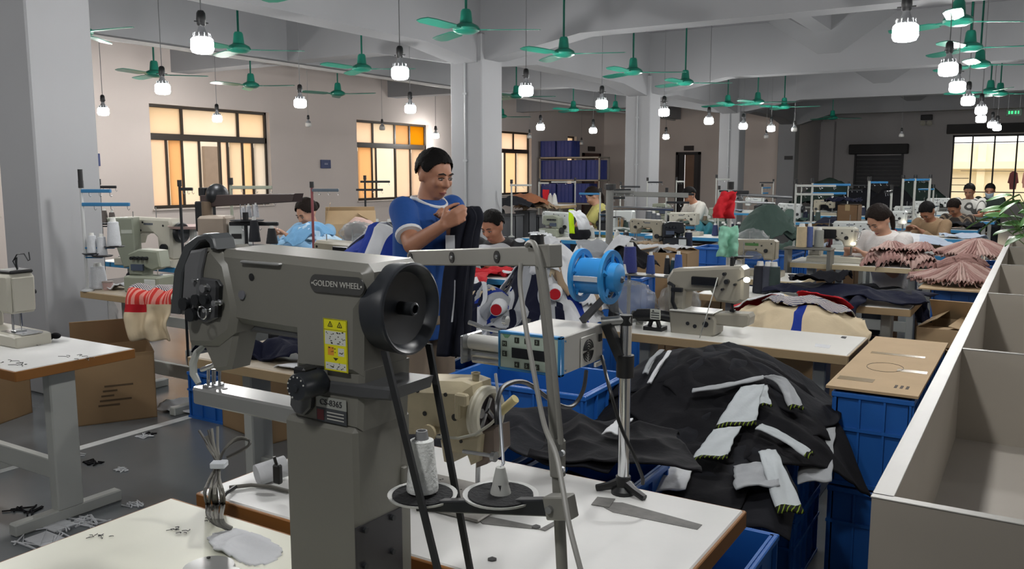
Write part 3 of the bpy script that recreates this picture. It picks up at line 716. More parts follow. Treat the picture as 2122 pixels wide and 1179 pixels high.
mb = W(gw); P = [g(*p) for p in ((520, 664), (607, 676), (607, 706), (500, 690))]; mb.prism(P, 1.095, 1.2, 'y', b=.006); mb.build('arm_underside', GM2, gw)
P = [g(*p) for p in ((396, 540), (406, 516), (446, 511), (474, 545), (494, 640), (486, 690), (450, 718), (394, 716), (388, 655))]
mb = W(gw); mb.prism(P, 1.072, 1.17, 'y', b=.012); mb.build('head', GM, gw)
P = [g(*p) for p in ((412, 712), (486, 686), (478, 730), (470, 768), (438, 772), (420, 730))]
mb = W(gw); mb.prism(P, 1.085, 1.145, 'y', b=.008); mb.build('needle_housing', GM, gw)
O_ = [(362, 648), (370, 560), (392, 505), (418, 487), (442, 484), (453, 494), (458, 516)]; I_ = [(446, 517), (443, 505), (436, 498), (424, 501), (405, 522), (388, 566), (381, 650)]
mb = W(gw); mb.prism([g(*p) for p in O_+I_], 1.068, 1.118, 'y', b=.003); mb.build('lever_guard', M('guard_grey', '#3c3f41', .4), gw)
mb = W(gw); P = [g(*p) for p in ((398, 545), (410, 518), (440, 513), (430, 560), (426, 640), (391, 650))]; mb.prism(P, 1.06, 1.075, 'y', b=.005); mb.build('face_plate', M('guard_light_grey', '#5d5e60', .4), gw)
mb = W(gw)
for c in ((522, 574), ): 
    p = ony(*c, YF); mb.cyl((p.x, 1.079, p.z), (p.x, 1.0785, p.z), .007, n=16)
mb.build('oil_hole', blk, gw)
p = ony(503, 611, YF); mb = W(gw); mb.lathe([(.001, 0), (.0085, 0), (.0085, .003), (.007, .004)], 18, (p.x, 1.0765, p.z), 'y'); mb.build('rubber_plug', M('plug_grey', '#5f6066', .5), gw)
P = [g(*p) for p in ((418, 572), (462, 578), (470, 590), (466, 655), (440, 668), (412, 655))]
mb = W(gw); mb.prism(P, 1.064, 1.08, 'y', b=.003); mb.build('tension_plate', GM2, gw)
P = [g(*p) for p in ((462, 580), (470, 592), (467, 655), (460, 655), (463, 600))]
mb = W(gw); mb.prism(P, 1.062, 1.07, 'y'); mb.build('thread_slot', blk, gw)
for (x, y, rr, d, m_) in ((408, 626, .0125, .02, dkmetal), (431, 618, .011, .018, dkmetal), (447, 617, .010, .017, dkmetal), (422, 648, .013, .02, dkmetal), (452, 639, .004, .02, chrome), (472, 624, .006, .02, steel), (425, 578, .004, .015, steel), (447, 594, .008, .018, steel)):
    p = ony(x, y, YF); mb = W(gw); mb.lathe([(.001, 0), (rr, 0), (rr, d*.3), (rr*.6, d*.4), (rr*.6, d*.6), (rr, d*.7), (rr*.8, d), (.001, d)], 16, (p.x, 1.066-d, p.z), 'y'); mb.build('tension_knob', m_, gw)
p = ony(419, 648, 1.03); mb = W(gw); mb.tube([(p.x+.012*math.cos(t), 1.03, p.z+.012*math.sin(t)) for t in [i*PI/8 for i in range(17)]], .0012, 5); mb.build('check_spring', chrome, gw)
# needle end
mb = W(gw)
for x, y0, y1, r_ in ((432, 765, 808, .0035), (443, 765, 802, .0045), (455, 765, 800, .003)):
    a, b = ony(x, y0, 1.13), ony(x, y1, 1.13); mb.cyl(a, b, r_, n=10)
mb.build('needle_bar', steel, gw)
pts = [ony(x, y, 1.11) for x, y in ((424, 716), (408, 730), (400, 752), (401, 775), (412, 795))]
mb = W(gw); mb.tube(pts, [.004, .007, .008, .008, .006], 8); mb.build('finger_guard', M('guard_pale', '#a7aaa5', .4), gw)
pts = [ony(x, y, 1.1) for x, y in ((478, 728), (462, 742), (440, 758), (418, 766))]
mb = W(gw); mb.tube(pts, .005, 8); mb.build('presser_lever', steel, gw)
mb = W(gw); P = [g(x, y, 1.1) for x, y in ((468, 705), (478, 712), (455, 745), (446, 740))]; mb.prism(P, 1.09, 1.11, 'y', b=.002); mb.build('lift_link', steel, gw)
p = ony(418, 806, 1.13); mb = W(gw); mb.lathe([(.001, -.006), (.016, -.006), (.018, 0), (.016, .005), (.001, .006)], 18, p); mb.build('needle_plate', chrome, gw)
p = ony(443, 806, 1.13); mb = W(gw); mb.box(p.x-.012, p.x+.012, 1.11, 1.15, p.z-.01, p.z+.012, b=.003); mb.build('presser_foot', steel, gw)
a, b = ony(398, 816, 1.10), ony(610, 820, 1.10); zt = ony(470, 818, 1.10).z
mb = W(gw); mb.box(a.x, b.x+.03, 1.10, 1.165, zt-.034, zt, b=.004); mb.build('bed_arm', M('bed_arm_steel', '#8e8f8d', .3, .3, var=.05), gw)
p = ony(466, 813, 1.13); mb = W(gw); mb.cyl((p.x, 1.13, zt), (p.x, 1.13, zt+.0012), .006, n=12); mb.build('bed_hole', blk, gw)
# stitch dial
p = ony(610, 805, 1.02); mb = W(gw); mb.lathe([(.001, 0), (.006, 0), (.007, .004), (.022, .004), (.0245, .008), (.0245, .06), (.001, .06)], 26, (p.x, 1.02, p.z), 'y'); mb.build('stitch_dial', GD, gw)
mb = W(gw)
for k in range(9):
    t = R(20+k*28); mb.cyl((p.x+.0195*math.cos(t), 1.0235, p.z+.0195*math.sin(t)), (p.x+.0195*math.cos(t), 1.0225, p.z+.0195*math.sin(t)), .0016, n=6)
mb.build('dial_mark', M('dial_white', '#c9c9c4', .6), gw)
p = ony(626, 770, 1.05); mb = W(gw); mb.box(p.x-.014, p.x+.014, 1.04, 1.075, p.z-.009, p.z+.009, b=.004); mb.build('reverse_lever', blk, gw)
mb = W(gw); P = [g(606, 815), g(648, 820), g(646, 845), g(632, 860), g(615, 855), g(604, 838)]; mb.prism(P, 1.074, 1.09, 'y', b=.003); mb.build('dial_bracket', GM2, gw)
# name plate, model plate, warning sticker
P0, P1 = ony(643, 585, 1.078), ony(757, 595, 1.078); d = (P1-P0); ang = math.atan2(d.z, d.x)
cpl = (P0+P1)/2; hh = .0165; L_ = d.length/2
F_ = Matrix.Translation(cpl-gw.location) @ Matrix.Rotation(-ang, 4, 'Y') @ Matrix.Rotation(PI/2, 4, 'X')
mb = MB(F_); mb.prism([((L_-hh)*sx+hh*.95*math.cos(t), hh*.95*math.sin(t)) for sx, tt in ((1, range(-80, 81, 20)), (-1, range(100, 261, 20))) for t in map(R, tt)], 0, .002, 'z'); npl = mb.build('name_plate', M('name_plate_dark', '#3b3b3a', .4), gw)
lt = M('plate_lettering', '#a8a7a1', .45)
text('GOLDEN WHEEL', .0142, lt, npl, F_ @ Matrix.Translation((0, 0, .0025)))
for s in (-1, 1): mb = MB(F_); mb.cyl((s*(L_-.007), 0, .002), (s*(L_-.007), 0, .003), .0018, n=8); mb.build('rivet', lt, npl)
Q = ony(688, 840, 1.086); F_ = Matrix.Translation(Vector((Q.x, 1.085, Q.z-.0))-gw.location) @ Matrix.Rotation(PI/2, 4, 'X')
mb = MB(F_); mb.box(-.036, .036, -.006, .014, 0, .0015); mpl = mb.build('model_plate', M('model_plate_grey', '#8b8d88', .4), gw)
text('CS-8365', .0155, M('plate_black_text', '#26272a', .5), mpl, F_ @ Matrix.Translation((0, .004, .002)))
mb = MB(F_); mb.box(-.036, .036, -.032, -.0065, 0, .0015); mpl = mb.build('model_plate', M('model_plate_dark', '#35383c', .4), gw)
mb = MB(F_); mb.box(-.034, -.018, -.029, -.010, .0015, .002); mb.build('plate_mark', M('plate_mark_red', '#6d2a30', .5), mpl)
mb = MB(F_); [mb.box(-.01, .03, -.014-k*.006, -.012-k*.006, .0015, .002) for k in range(3)]; mb.build('plate_print', lt, mpl)
Q = ony(695.5, 716, 1.078); F_ = Matrix.Translation(Vector((Q.x, 1.0785, Q.z))-gw.location) @ Matrix.Rotation(PI/2, 4, 'X')
yel = M('warning_yellow', '#c9c414', .5, var=.05); sb = M('sticker_black', '#2a2a18', .6); sw = M('sticker_white', '#b9bbb4', .6)
mb = MB(F_); mb.box(-.0275, .0275, -.0465, .0465, 0, .001); st = mb.build('warning_sticker', yel, gw)
mb = MB(F_)
for a in ((-.0265, .0265, .0455, .046), (-.0265, .0265, -.046, -.0455), (-.0265, -.026, -.046, .046), (.026, .0265, -.046, .046), (-.026, .026, .027, .0275)): mb.box(*a, .001, .0014)
for x in (-.011, .011):
    for k in range(3):
        t0, t1 = R(90+120*k), R(210+120*k); mb.tube([(x+.006*math.cos(t0), .036+.006*math.sin(t0), .0013), (x+.006*math.cos(t1), .036+.006*math.sin(t1), .0013)], .0007, 4)
    mb.box(x-.0006, x+.0006, .033, .0375, .001, .0015)
mb.build('warning_print', sb, st)
mb = MB(F_); mb.box(-.024, .024, .001, .025, .001, .0013); mb.box(-.024, .024, -.043, -.031, .001, .0013); mb.box(.006, .02, -.018, -.004, .001, .0013); mb.build('sticker_field', sw, st)
mb = MB(F_); random.seed(3)
for x0, x1, y0, y1, n in ((-.023, .022, .002, .024, 26), (-.022, .022, -.042, -.032, 14), (.007, .018, -.016, -.006, 4), (-.016, .002, -.016, -.005, 6)):
    for k in range(n):
        x, y = random.uniform(x0, x1), random.uniform(y0, y1); mb.box(x, x+random.uniform(.001, .004), y, y+random.uniform(.0008, .002), .0013, .0016)
mb.prism([(-.006, -.022), (.006, -.022), (0, -.027)], .001, .0014, 'z'); mb.build('sticker_print', sb, st)
mb = MB(F_); mb.box(-.018, -.004, -.018, -.003, .001, .0013); mb.build('sticker_field', M('sticker_orange', '#c8862a', .6), st)
# handwheel with belt
pw = ony(852, 640, 1.152); wx = pw.x
mb = W(gw); mb.lathe([(.012, -.075), (.035, -.07), (.045, -.062), (.068, -.06), (.076, -.052), (.079, -.03), (.0795, -.008), (.081, -.004), (.081, .001), (.077, .003), (.072, -.001), (.064, -.016), (.03, -.024), (.012, -.024)], 44, (wx, 1.152, pw.z), 'x'); mb.build('handwheel', GD, gw)
mb = W(gw); mb.lathe([(.012, -.03), (.012, .008), (.0085, .010), (.0075, .009), (.0075, -.005), (.001, -.005)], 20, (wx, 1.152, pw.z), 'x'); mb.build('wheel_hub', dkmetal, gw)
mb = W(gw); mb.lathe([(.001, -.17), (.04, -.17), (.045, -.15), (.045, -.07), (.001, -.07)], 24, (wx, 1.152, pw.z), 'x'); mb.build('wheel_boss', GM2, gw)
for (x0, y0, x1, y1, Y_) in ((797, 728, 908, 1185, 1.083), (888, 712, 975, 1185, 1.222)):
    a, b = ony(x0, y0, Y_), ony(x1, y1, Y_); b = at_z(a, b, .752); mb = W(gw); d = (b-a).normalized(); sx = Vector((1, 0, 0)); n_ = d.cross(sx).normalized()
    w2 = sx*.0065; t2 = n_*.003
    mb.add([a-w2-t2, a+w2-t2, a+w2+t2, a-w2+t2, b-w2-t2, b+w2-t2, b+w2+t2, b-w2+t2], [[0, 1, 2, 3], [4, 5, 6, 7], [0, 1, 5, 4], [1, 2, 6, 5], [2, 3, 7, 6], [3, 0, 4, 7]]); mb.build('drive_belt', M('belt_black', '#131518', .6), gw)
# side panel of post, inspection plate, bolts, base disc
mb = W(gw); q0 = onx(738, 1110, -.988); q1 = onx(832, 1060, -.988)
mb.add([(-.985, onx(737, 1095, -.988).y, onx(737, 1095, -.988).z), (-.985, onx(830, 1050, -.988).y, onx(830, 1050, -.988).z), (-.985, onx(830, 1050, -.988).y, .8), (-.985, onx(737, 1095, -.988).y, .8),
        (-.99, onx(737, 1095, -.988).y, onx(737, 1095, -.988).z), (-.99, onx(830, 1050, -.988).y, onx(830, 1050, -.988).z), (-.99, onx(830, 1050, -.988).y, .8), (-.99, onx(737, 1095, -.988).y, .8)], [[0, 1, 2, 3], [4, 5, 6, 7], [0, 1, 5, 4], [1, 2, 6, 5], [2, 3, 7, 6], [3, 0, 4, 7]])
mb.build('side_panel', M('side_panel_dark', '#201f24', .4), gw)
for x, y in ((755, 1098), (812, 1072), (755, 1172), (812, 1142)):
    p = onx(x, y, -.985); mb = W(gw); mb.cyl(p, p+Vector((.006, 0, 0)), .0055, n=10); mb.build('bolt', dkmetal, gw)
p = onx(835, 998, -.988); mb = W(gw); mb.prism([(p.y-.006, p.z-.03), (p.y+.006, p.z-.03), (p.y+.008, p.z-.02), (p.y+.008, p.z+.02), (p.y+.006, p.z+.03), (p.y-.006, p.z+.03)], -.989, -.981, 'x', b=.002); mb.build('cable_plate', GM, gw)
p = onz(432, 1172, .762); mb = W(gw); mb.lathe([(.001, 0), (.05, 0), (.052, .004), (.05, .01), (.001, .012)], 30, (p.x, p.y, .75)); mb.box(p.x, -1.17, p.y-.02, p.y+.03, .751, .76, b=.002); mb.build('base_disc', M('base_disc_steel', '#9a9b99', .3, .4), gw)
p = onz(432, 1155, .763); mb = W(gw); mb.cyl((p.x, p.y, .762), (p.x, p.y, .764), .004, n=10); mb.build('disc_screw', blk, gw)
P = [g(*p) for p in ((520, 538), (575, 545), (602, 552), (590, 549), (525, 534))]
mb = W(gw); mb.box(ony(522, 540, 1.1).x, ony(602, 548, 1.1).x, 1.07, 1.17, ony(560, 541, 1.1).z-.004, ony(560, 541, 1.1).z+.001, b=.002); mb.build('top_cover', M('cover_grey', '#7c7d7c', .35), gw)
mb = W(gw); p = ony(447, 512, 1.15); mb.box(p.x-.02, p.x-.002, 1.13, 1.17, p.z-.005, p.z+.028, b=.004); mb.build('oil_cup', M('oil_cup', '#8f9194', .35), gw)

# ---------------------------------------------------------------- grey thread stand in the foreground
sg = M('stand_grey', '#7b7a74', .42, .15, var=.06)
ps = ony(1165, 1185, 1.15); base = at_z(ony(1152, 920, 1.15), ps, .75)
ts = thing('thread_stand', 'grey foreground thread stand with long arm and two cone trays', 'thread stand', base)
pts = [ony(1113, 500, 1.15), ony(1127, 600, 1.15), ony(1140, 740, 1.15), ony(1152, 920, 1.15), ps, base]
mb = W(ts); mb.tube(pts, [.009, .009, .009, .0095, .0095, .0095], 14); mb.build('pole', sg, ts)
mb = W(ts); mb.lathe([(.001, 0), (.035, 0), (.035, .006), (.016, .012), (.014, .03), (.001, .03)], 20, base); mb.build('base', sg, ts)
A, B = at(1143, 530, 1.3), at(853, 534, 1.78); d = (B-A); L_ = d.length
Ma = Matrix.Translation(A-base) @ d.to_track_quat('X', 'Z').to_matrix().to_4x4()
mb = MB(Ma); mb.prism([(0, -.0155), (L_-.012, -.0155), (L_, -.008), (L_, .008), (L_-.012, .0155), (0, .0155)], -.011, .011, 'y', b=.002); arm = mb.build('arm', M('stand_arm_grey', '#8d8c86', .4, .2), ts)
for f in (.28, .6, .96):
    for s in (-1, 1):
        mb = MB(Ma); mb.lathe([(.001, 0), (.0105, 0), (.0105, .0015*s), (.001, .0015*s)], 18, (L_*f, s*.0112, 0), 'y'); e = mb.build('eyelet', blk, arm)
        mb = MB(Ma); mb.lathe([(.001, 0), (.004, 0), (.003, .002*s), (.001, .002*s)], 10, (L_*f, s*.0128, 0), 'y'); mb.build('eyelet_ring', steel, arm)
mb = MB(Ma); mb.box(-.012, .03, -.0125, .0125, -.018, .018, b=.002); mb.build('arm_clamp', sg, ts)
mb = W(ts); a = ony(1113, 512, 1.15); b = ony(1112, 486, 1.15); mb.cyl(a, b, .0115, n=18); mb.build('cap', blk, ts)
hose = M('hose_grey', '#8a8984', .45)
mb = W(ts); mb.tube(cr([at(*q) for q in ((1092, 508, 1.33), (1100, 502, 1.31), (1110, 512, 1.29), (1122, 560, 1.28), (1140, 680, 1.27), (1152, 800, 1.26), (1163, 920, 1.26))]), .0045, 8); mb.build('bent_tube', sg, ts)
mb = W(ts); mb.tube(cr([at(*q) for q in ((1080, 545, 1.36), (1078, 590, 1.36), (1090, 680, 1.34), (1108, 780, 1.32), (1128, 880, 1.3), (1152, 940, 1.28), (1166, 1010, 1.25), (1180, 1090, 1.22), (1203, 1180, 1.19), (1215, 1230, 1.18))]), .0042, 8); mb.build('air_hose', hose, ts)
mb = W(ts)
a, b = ony(1150, 905, 1.15), ony(1156, 985, 1.15); mb.cyl(a, b, .0125, n=14); mb.box(a.x-.002, a.x+.02, 1.135, 1.152, b.z, a.z, b=.003); mb.build('pole_sleeve', sg, ts)
for y in (938, 972): p = ony(1166, y, 1.134); mb = W(ts); mb.cyl(p, p+Vector((0, -.006, 0)), .005, n=8); mb.build('clamp_screw', steel, ts)
A, B = at(1180, 1050, 1.29), at(868, 1046, 1.5); d = B-A; L_ = d.length; Mt = Matrix.Translation(A-base) @ d.to_track_quat('X', 'Z').to_matrix().to_4x4()
mb = MB(Mt); mb.prism([(0, -.014), (L_, -.009), (L_, .009), (0, .014)], -.01, .01, 'y', b=.002); mb.build('tray_bar', dkmetal, ts)
mb = MB(Mt); mb.box(-.006, .04, -.013, .013, -.018, .018, b=.002); mb.build('bar_clamp', sg, ts)
mb = MB(Mt); mb.cyl((.027, .013, 0), (.027, .019, 0), .006, n=8); mb.build('clamp_screw', steel, ts)
for f, ys in ((.42, 0), (.97, 0)):
    c = A+d*f+Vector((0, 0, .013)); mb = W(ts); mb.lathe([(.001, .0), (.05, 0), (.06, .004), (.0615, .008), (.058, .007), (.05, .004), (.001, .004)], 32, c); mb.build('spool_tray', M('tray_white_rim', '#b9bab8', .4), ts)
    mb = W(ts); mb.lathe([(.001, .004), (.053, .004), (.053, .008), (.001, .009)], 28, c); mb.build('foam_pad', M('foam_black', '#1c1d1f', .95, bump=.4, bscale=120), ts)
    if f < .5:
        mb = W(ts); mb.lathe([(.017, .009), (.0165, .012), (.0085, .048), (.0075, .052), (.001, .052)], 16, c); ch = mb.build('cone_holder', M('cone_holder_grey', '#a3a4a0', .5), ts)
        for k in range(4): t = 2*PI*k/4+.5; mb = W(ts); mb.box(c.x-.002+.0125*math.cos(t), c.x+.002+.0125*math.cos(t), c.y-.002+.0125*math.sin(t), c.y+.002+.0125*math.sin(t), c.z+.012, c.z+.026); mb.build('holder_slot', blk, ch)
        mb = W(ts); mb.tube([c+Vector((0, 0, .05)), at(1043, 960, 1.4), at(1035, 840, 1.45), at(1027, 775, 1.5)], .0028, 8); mb.build('thread_rod', M('rod_grey', '#7c8086', .4, .4), ts)
        cone_c = c
    else: white_c = c+Vector((0, 0, .01))
pth = [at(1030, 880, 1.44), at(1030, 835, 1.45), at(1045, 800, 1.5), at(1090, 793, 1.6), at(1150, 835, 1.7), at(1185, 842, 1.8), at(1208, 810, 1.85), at(1215, 768, 1.88)]
spool(white_c, '#d2d4d2', .028, .105, 'white thread cone on the left tray of the foreground stand', .72, coretop=False)
# ---------------------------------------------------------------- old cream machine on the worn table
om = thing('old_sewing_machine', 'old chipped cream sewing machine with open ring-shaped head on worn table', 'sewing machine', (-1.3, 1.66, .75))
oc = M('old_cream_enamel', '#b5aa8e', .42, var=.18, scale=14, bump=.05, bscale=60)
YO = 1.6
def h(x, y, Y=YO): p = ony(x, y, Y); return (p.x, p.z)
P = [h(*p) for p in ((815, 800), (850, 792), (945, 795), (966, 803), (972, 860), (962, 915), (945, 930), (905, 925), (900, 905), (830, 905), (815, 870))]
mb = W(om); mb.prism(P, 1.6, 1.73, 'y', b=.025); mb.build('arm', oc, om)
P = [h(*p) for p in ((905, 915), (990, 905), (985, 960), (968, 968), (960, 945), (930, 942), (925, 965), (912, 960))]
mb = W(om); mb.prism(P, 1.61, 1.71, 'y', b=.006); mb.build('head_lower', oc, om)
xr = ony(972, 860, 1.6).x+.012; zr = ony(1008, 857, 1.665).z
mb = W(om); mb.lathe([(.05, -.02), (.066, -.02), (.068, -.012), (.066, -.008), (.068, .0), (.062, .008), (.052, .009), (.047, .0), (.047, -.016)], 32, (xr, 1.665, zr), 'x'); mb.build('face_ring', M('old_cream_light', '#cac6b5', .4, var=.1), om)
mb = W(om); mb.lathe([(.001, -.01), (.048, -.01), (.048, -.012)], 28, (xr, 1.665, zr), 'x'); mb.build('ring_interior', M('mechanism_dark', '#4c4548', .5, .4, var=.4, scale=60), om)
mb = W(om); mb.cyl((xr-.005, 1.64, zr-.03), (xr-.005, 1.68, zr+.035), .006, n=8); mb.cyl((xr-.004, 1.66, zr+.01), (xr-.004, 1.7, zr-.03), .009, n=8); mb.cyl((xr-.006, 1.63, zr+.01), (xr+.004, 1.63, zr+.01), .012, n=12); mb.build('crank_rod', steel, om)
P = [h(*p, 1.64) for p in ((985, 895), (1030, 885), (1032, 935), (1012, 960), (990, 968)) ] if False else [h(x, y, 1.64) for x, y in ((985, 895), (1030, 885), (1032, 935), (1012, 960), (990, 968))]
mb = W(om); mb.prism(P, 1.63, 1.7, 'y', b=.004); mb.build('needle_block', M('mechanism_brown', '#7c6f66', .45, .3), om)
p0, p1 = ony(991, 955, 1.66), ony(990, 1000, 1.66); mb = W(om); mb.cyl(p0, p1, .006, n=10); mb.cyl(p1, Vector((p1.x, 1.66, .757)), .0018, n=6); mb.build('needle_bar', steel, om)
a, b = ony(960, 935, 1.59), ony(1025, 945, 1.59); mb = W(om); mb.cyl(a, b, .005, n=10); mb.cyl(b+Vector((-.004, -.004, 0)), b+Vector((.006, -.004, 0)), .012, n=14); mb.build('thread_lever', steel, om)
for x, y, rr in ((942, 865, .0085), (880, 857, .006), (955, 915, .004), (923, 818, .005), (948, 838, .003), (865, 780+30, .005)):
    p = ony(x, y, 1.599); mb = W(om); mb.cyl((p.x, 1.601, p.z), (p.x, 1.598, p.z), rr, n=14); mb.build('oil_hole', blk, om)
p = ony(888, 897, 1.575); mb = W(om); mb.lathe([(.001, 0), (.02, 0), (.02, .008), (.012, .012), (.012, .03), (.001, .03)], 18, (p.x, 1.572, p.z), 'y'); mb.build('tension_dial', M('old_cream_dial', '#b4a78a', .45), om)
p = ony(986, 800, 1.66); mb = W(om); mb.lathe([(.014, -.01), (.014, .004), (.009, .006), (.009, .028), (.0115, .03), (.0115, .034), (.007, .034), (.007, .02), (.001, .02)], 16, p); mb.build('oil_cup', M('old_brass', '#a09880', .35, .5), om)
p = ony(950, 825, 1.6); mb = W(om); mb.box(p.x-.004, p.x+.03, 1.586, 1.605, p.z-.015, p.z+.014, b=.004); mb.box(p.x-.004, p.x+.012, 1.586, 1.605, p.z-.05, p.z-.01, b=.004); mb.build('side_bracket', oc, om)
mb = W(om); mb.tube([ony(*q, 1.58) for q in ((905, 905), (950, 908), (985, 900), (1015, 880), (1030, 866))], .0035, 8); mb.build('lamp_wire', M('wire_pale', '#a9a89c', .5), om)
a, b = ony(1038, 853, 1.6), ony(1068, 826, 1.6); mb = W(om); mb.cyl(a, b, .0105, .0105, 14); mb.build('thread_handle', M('handle_yellow', '#b5a878', .5), om)
mb = W(om); mb.tube([ony(1037, 856, 1.6), ony(1036, 890, 1.6), ony(1038, 910, 1.6), b*.0+ony(1036, 945, 1.62)], .003, 6); mb.build('lamp_wire', M('wire_pale'), om)
q = ony(880, 800, 1.64); mb = W(om); mb.box(-1.62, -1.05, 1.55, 1.75, .75, .758, b=.003); mb.build('bed_plate', M('old_bed_steel', '#9c9993', .4, .5, var=.15, scale=30), om)
mb = W(om); random.seed(5)
for k in range(26):
    x, y = random.uniform(-1.35, -1.1), random.uniform(1.57, 1.73); mb.cyl((x, y, .758), (x, y, .7585), .003, n=6)
mb.build('bed_hole', blk, om)
mb = W(om); mb.box(-1.6, -1.48, 1.6, 1.73, .758, 1.03, b=.02); mb.build('pillar', oc, om)
# ---------------------------------------------------------------- tape cutter control box on a chrome post
pb = Vector((-.845, 1.9, .75))
dv = thing('tape_feeder', 'control box with keypad and fan grille clamped on a chrome post', 'machine', pb)
mb = W(dv)
for k in range(3):
    t = [R(200), R(-20), R(90)][k]; e = pb+Vector((.07*math.cos(t), .05*math.sin(t), .006)); mb.box(-.0, .0, 0, 0, 0, 0) if False else mb.tube([pb+Vector((0, 0, .03)), pb+Vector((.035*math.cos(t), .025*math.sin(t), .016)), e], [.016, .011, .009], 8)
mb.lathe([(.001, 0), (.03, 0), (.03, .01), (.019, .02), (.019, .045), (.001, .045)], 18, pb); mb.build('post_foot', blk, dv)
mb = W(dv); mb.cyl(pb+Vector((0, 0, .04)), pb+Vector((0, 0, .44)), .0145, n=20); mb.build('post', chrome, dv)
YB = 1.66
c0, c1, c2, c3 = (ony(1032, 683, YB), ony(1164, 702, YB), ony(1161, 783, YB), ony(1032, 764, YB))
x0, x1 = (c0.x+c3.x)/2, (c1.x+c2.x)/2; z1 = (c0.z+c1.z)/2; z0 = (c2.z+c3.z)/2; yb = onx(1252, 667, x1).y
mb = W(dv); mb.box(x0+.003, x1-.003, YB+.012, yb, z0+.002, z1-.002, b=.002); bx_ = mb.build('case', M('case_grey', '#a8a7a2', .4), dv)
bz = M('bezel_blue', '#2f78ad', .4); mb = W(dv)
for a in ((x0, x1, z1-.006, z1), (x0, x1, z0, z0+.006), (x0, x0+.005, z0, z1), (x1-.009, x1, z0, z1)): mb.box(a[0], a[1], YB, YB+.016, a[2], a[3], b=.001)
mb.build('bezel', bz, dv)
mb = W(dv); mb.box(x0+.005, x1-.009, YB+.003, YB+.014, z0+.006, z1-.006); pn = mb.build('keypad_panel', M('panel_pale_green', '#a9b8ac', .45), dv)
w_, h_ = x1-x0, z1-z0
mb = W(dv); mb.box(x0+w_*.22, x0+w_*.78, YB+.001, YB+.004, z0+h_*.34, z0+h_*.6); mb.build('display', M('display_black', '#16181d', .15), pn)
key = M('key_black', '#22261f', .5); kt = M('key_text', '#9fb0a0', .5)
for lab, fx, fz in (('1', .3, .8), ('2', .46, .8), ('3', .62, .8), ('4', .3, .17), ('5', .46, .17), ('6', .62, .17), ('M', .1, .68), ('S', .1, .42)):
    mb = W(dv); cx_, cz_ = x0+w_*fx, z0+h_*fz; mb.box(cx_-.006, cx_+.006, YB+.001, YB+.004, cz_-.0065, cz_+.0065); kk = mb.build('key', key, pn)
    text(lab, .011, kt, kk, Matrix.Translation(Vector((cx_, YB+.0005, cz_))-pb) @ Matrix.Rotation(PI/2, 4, 'X'), ext=.0002)
mb = W(dv); cx_ = x0+w_*.13; mb.prism([(cx_-.011, z0+h_*.92), (cx_+.011, z0+h_*.92), (cx_+.004, z0+h_*.83), (cx_-.004, z0+h_*.83)], YB+.002, YB+.004, 'y'); mb.build('maker_emblem', M('emblem_green', '#5f8a6a', .5), pn)
gp = onx(1218, 726, x1); mb = W(dv)
for rr in (.008, .014, .02, .026):
    for k in range(4):
        mb.tube([(x1+.0015, gp.y+rr*math.cos(t), gp.z+rr*math.sin(t)) for t in [k*PI/2+.12+i*(PI/2-.24)/7 for i in range(8)]], .0018, 5)
mb.cyl((x1, gp.y, gp.z), (x1+.002, gp.y, gp.z), .004, n=10); mb.build('fan_grille', blk, dv)
mb = W(dv); mb.box(x1-.002, x1+.001, gp.y-.035, gp.y+.042, gp.z-.035, gp.z+.036, b=.001); mb.build('fan_cover', M('case_grey_light', '#b3b2ac', .4), dv)
mb = W(dv); mb.box(x1, x1+.0025, yb-.03, yb-.015, z0+h_*.55, z0+h_*.75); mb.build('socket_plate', dkmetal, dv)
mb = W(dv); q = onx(1238, 752, x1); mb.box(x1, x1+.006, q.y-.02, q.y+.03, z0-.008, z0+.002); mb.build('terminal_strip', M('terminal_white', '#c9c9c5', .5), dv)
for x, z in ((x1+.001, z1-.012), (x1+.001, z0+.012)): mb = W(dv); mb.cyl((x-.002, YB+.022, z), (x+.002, YB+.022, z), .0028, n=8); mb.build('case_screw', chrome, dv)
# clamp arm
mb = W(dv); mb.cyl(pb+Vector((0, 0, .30)), pb+Vector((0, 0, .355)), .022, n=18); mb.cyl(pb+Vector((0, 0, .14)), pb+Vector((0, 0, .17)), .02, n=18) if False else None; mb.build('post_collar', blk, dv)
mb = W(dv); a = pb+Vector((0, 0, .325)); b = Vector((x1+.012, yb-.01, z1+.0)); d = b-a; n_ = d.cross(Vector((0, 0, 1))).normalized()*.012
mb.tube([a, b], .016, 4); mb.build('clamp_arm', blk, dv)
mb = W(dv); mb.cyl(b+Vector((-.015, 0, .004)), b+Vector((.05, .03, .012)), .012, n=14); mb.build('clamp_handle', M('handle_steel', '#8f908e', .35, .6), dv)
mb = W(dv); mb.cyl(pb+Vector((0, 0, .43)), pb+Vector((0, 0, .455)), .016, n=14); mb.build('post_cap', blk, dv)
# rollers left of the box
for i, (px_, py_, rr, m_) in enumerate(((1000, 710, .019, M('roller_white', '#c3c3bf', .3)), (1005, 735, .01, steel), (1006, 748, .008, steel))):
    p = ony(px_, py_, YB+.04); mb = W(dv); mb.cyl((p.x-.035, p.y, p.z), (x0+.005, p.y, p.z), rr, n=22); mb.build('roller', m_, dv)
pl = ony(970, 712, YB+.03); mb = W(dv); mb.box(pl.x-.004, pl.x+.003, YB+.0, YB+.09, pl.z-.045, pl.z+.025, b=.003); mb.build('end_plate', steel, dv)
mb = W(dv); mb.tube([ony(*q, YB+.05) for q in ((972, 668), (985, 672), (1000, 680), (1035, 686))], .006, 8); mb.build('guide_rod', steel, dv)
p = ony(1048, 664, YB+.1); mb = W(dv); mb.lathe([(.008, -.005), (.012, -.005), (.012, .005), (.008, .005)], 16, p, 'x'); mb.build('guide_eye', chrome, dv)
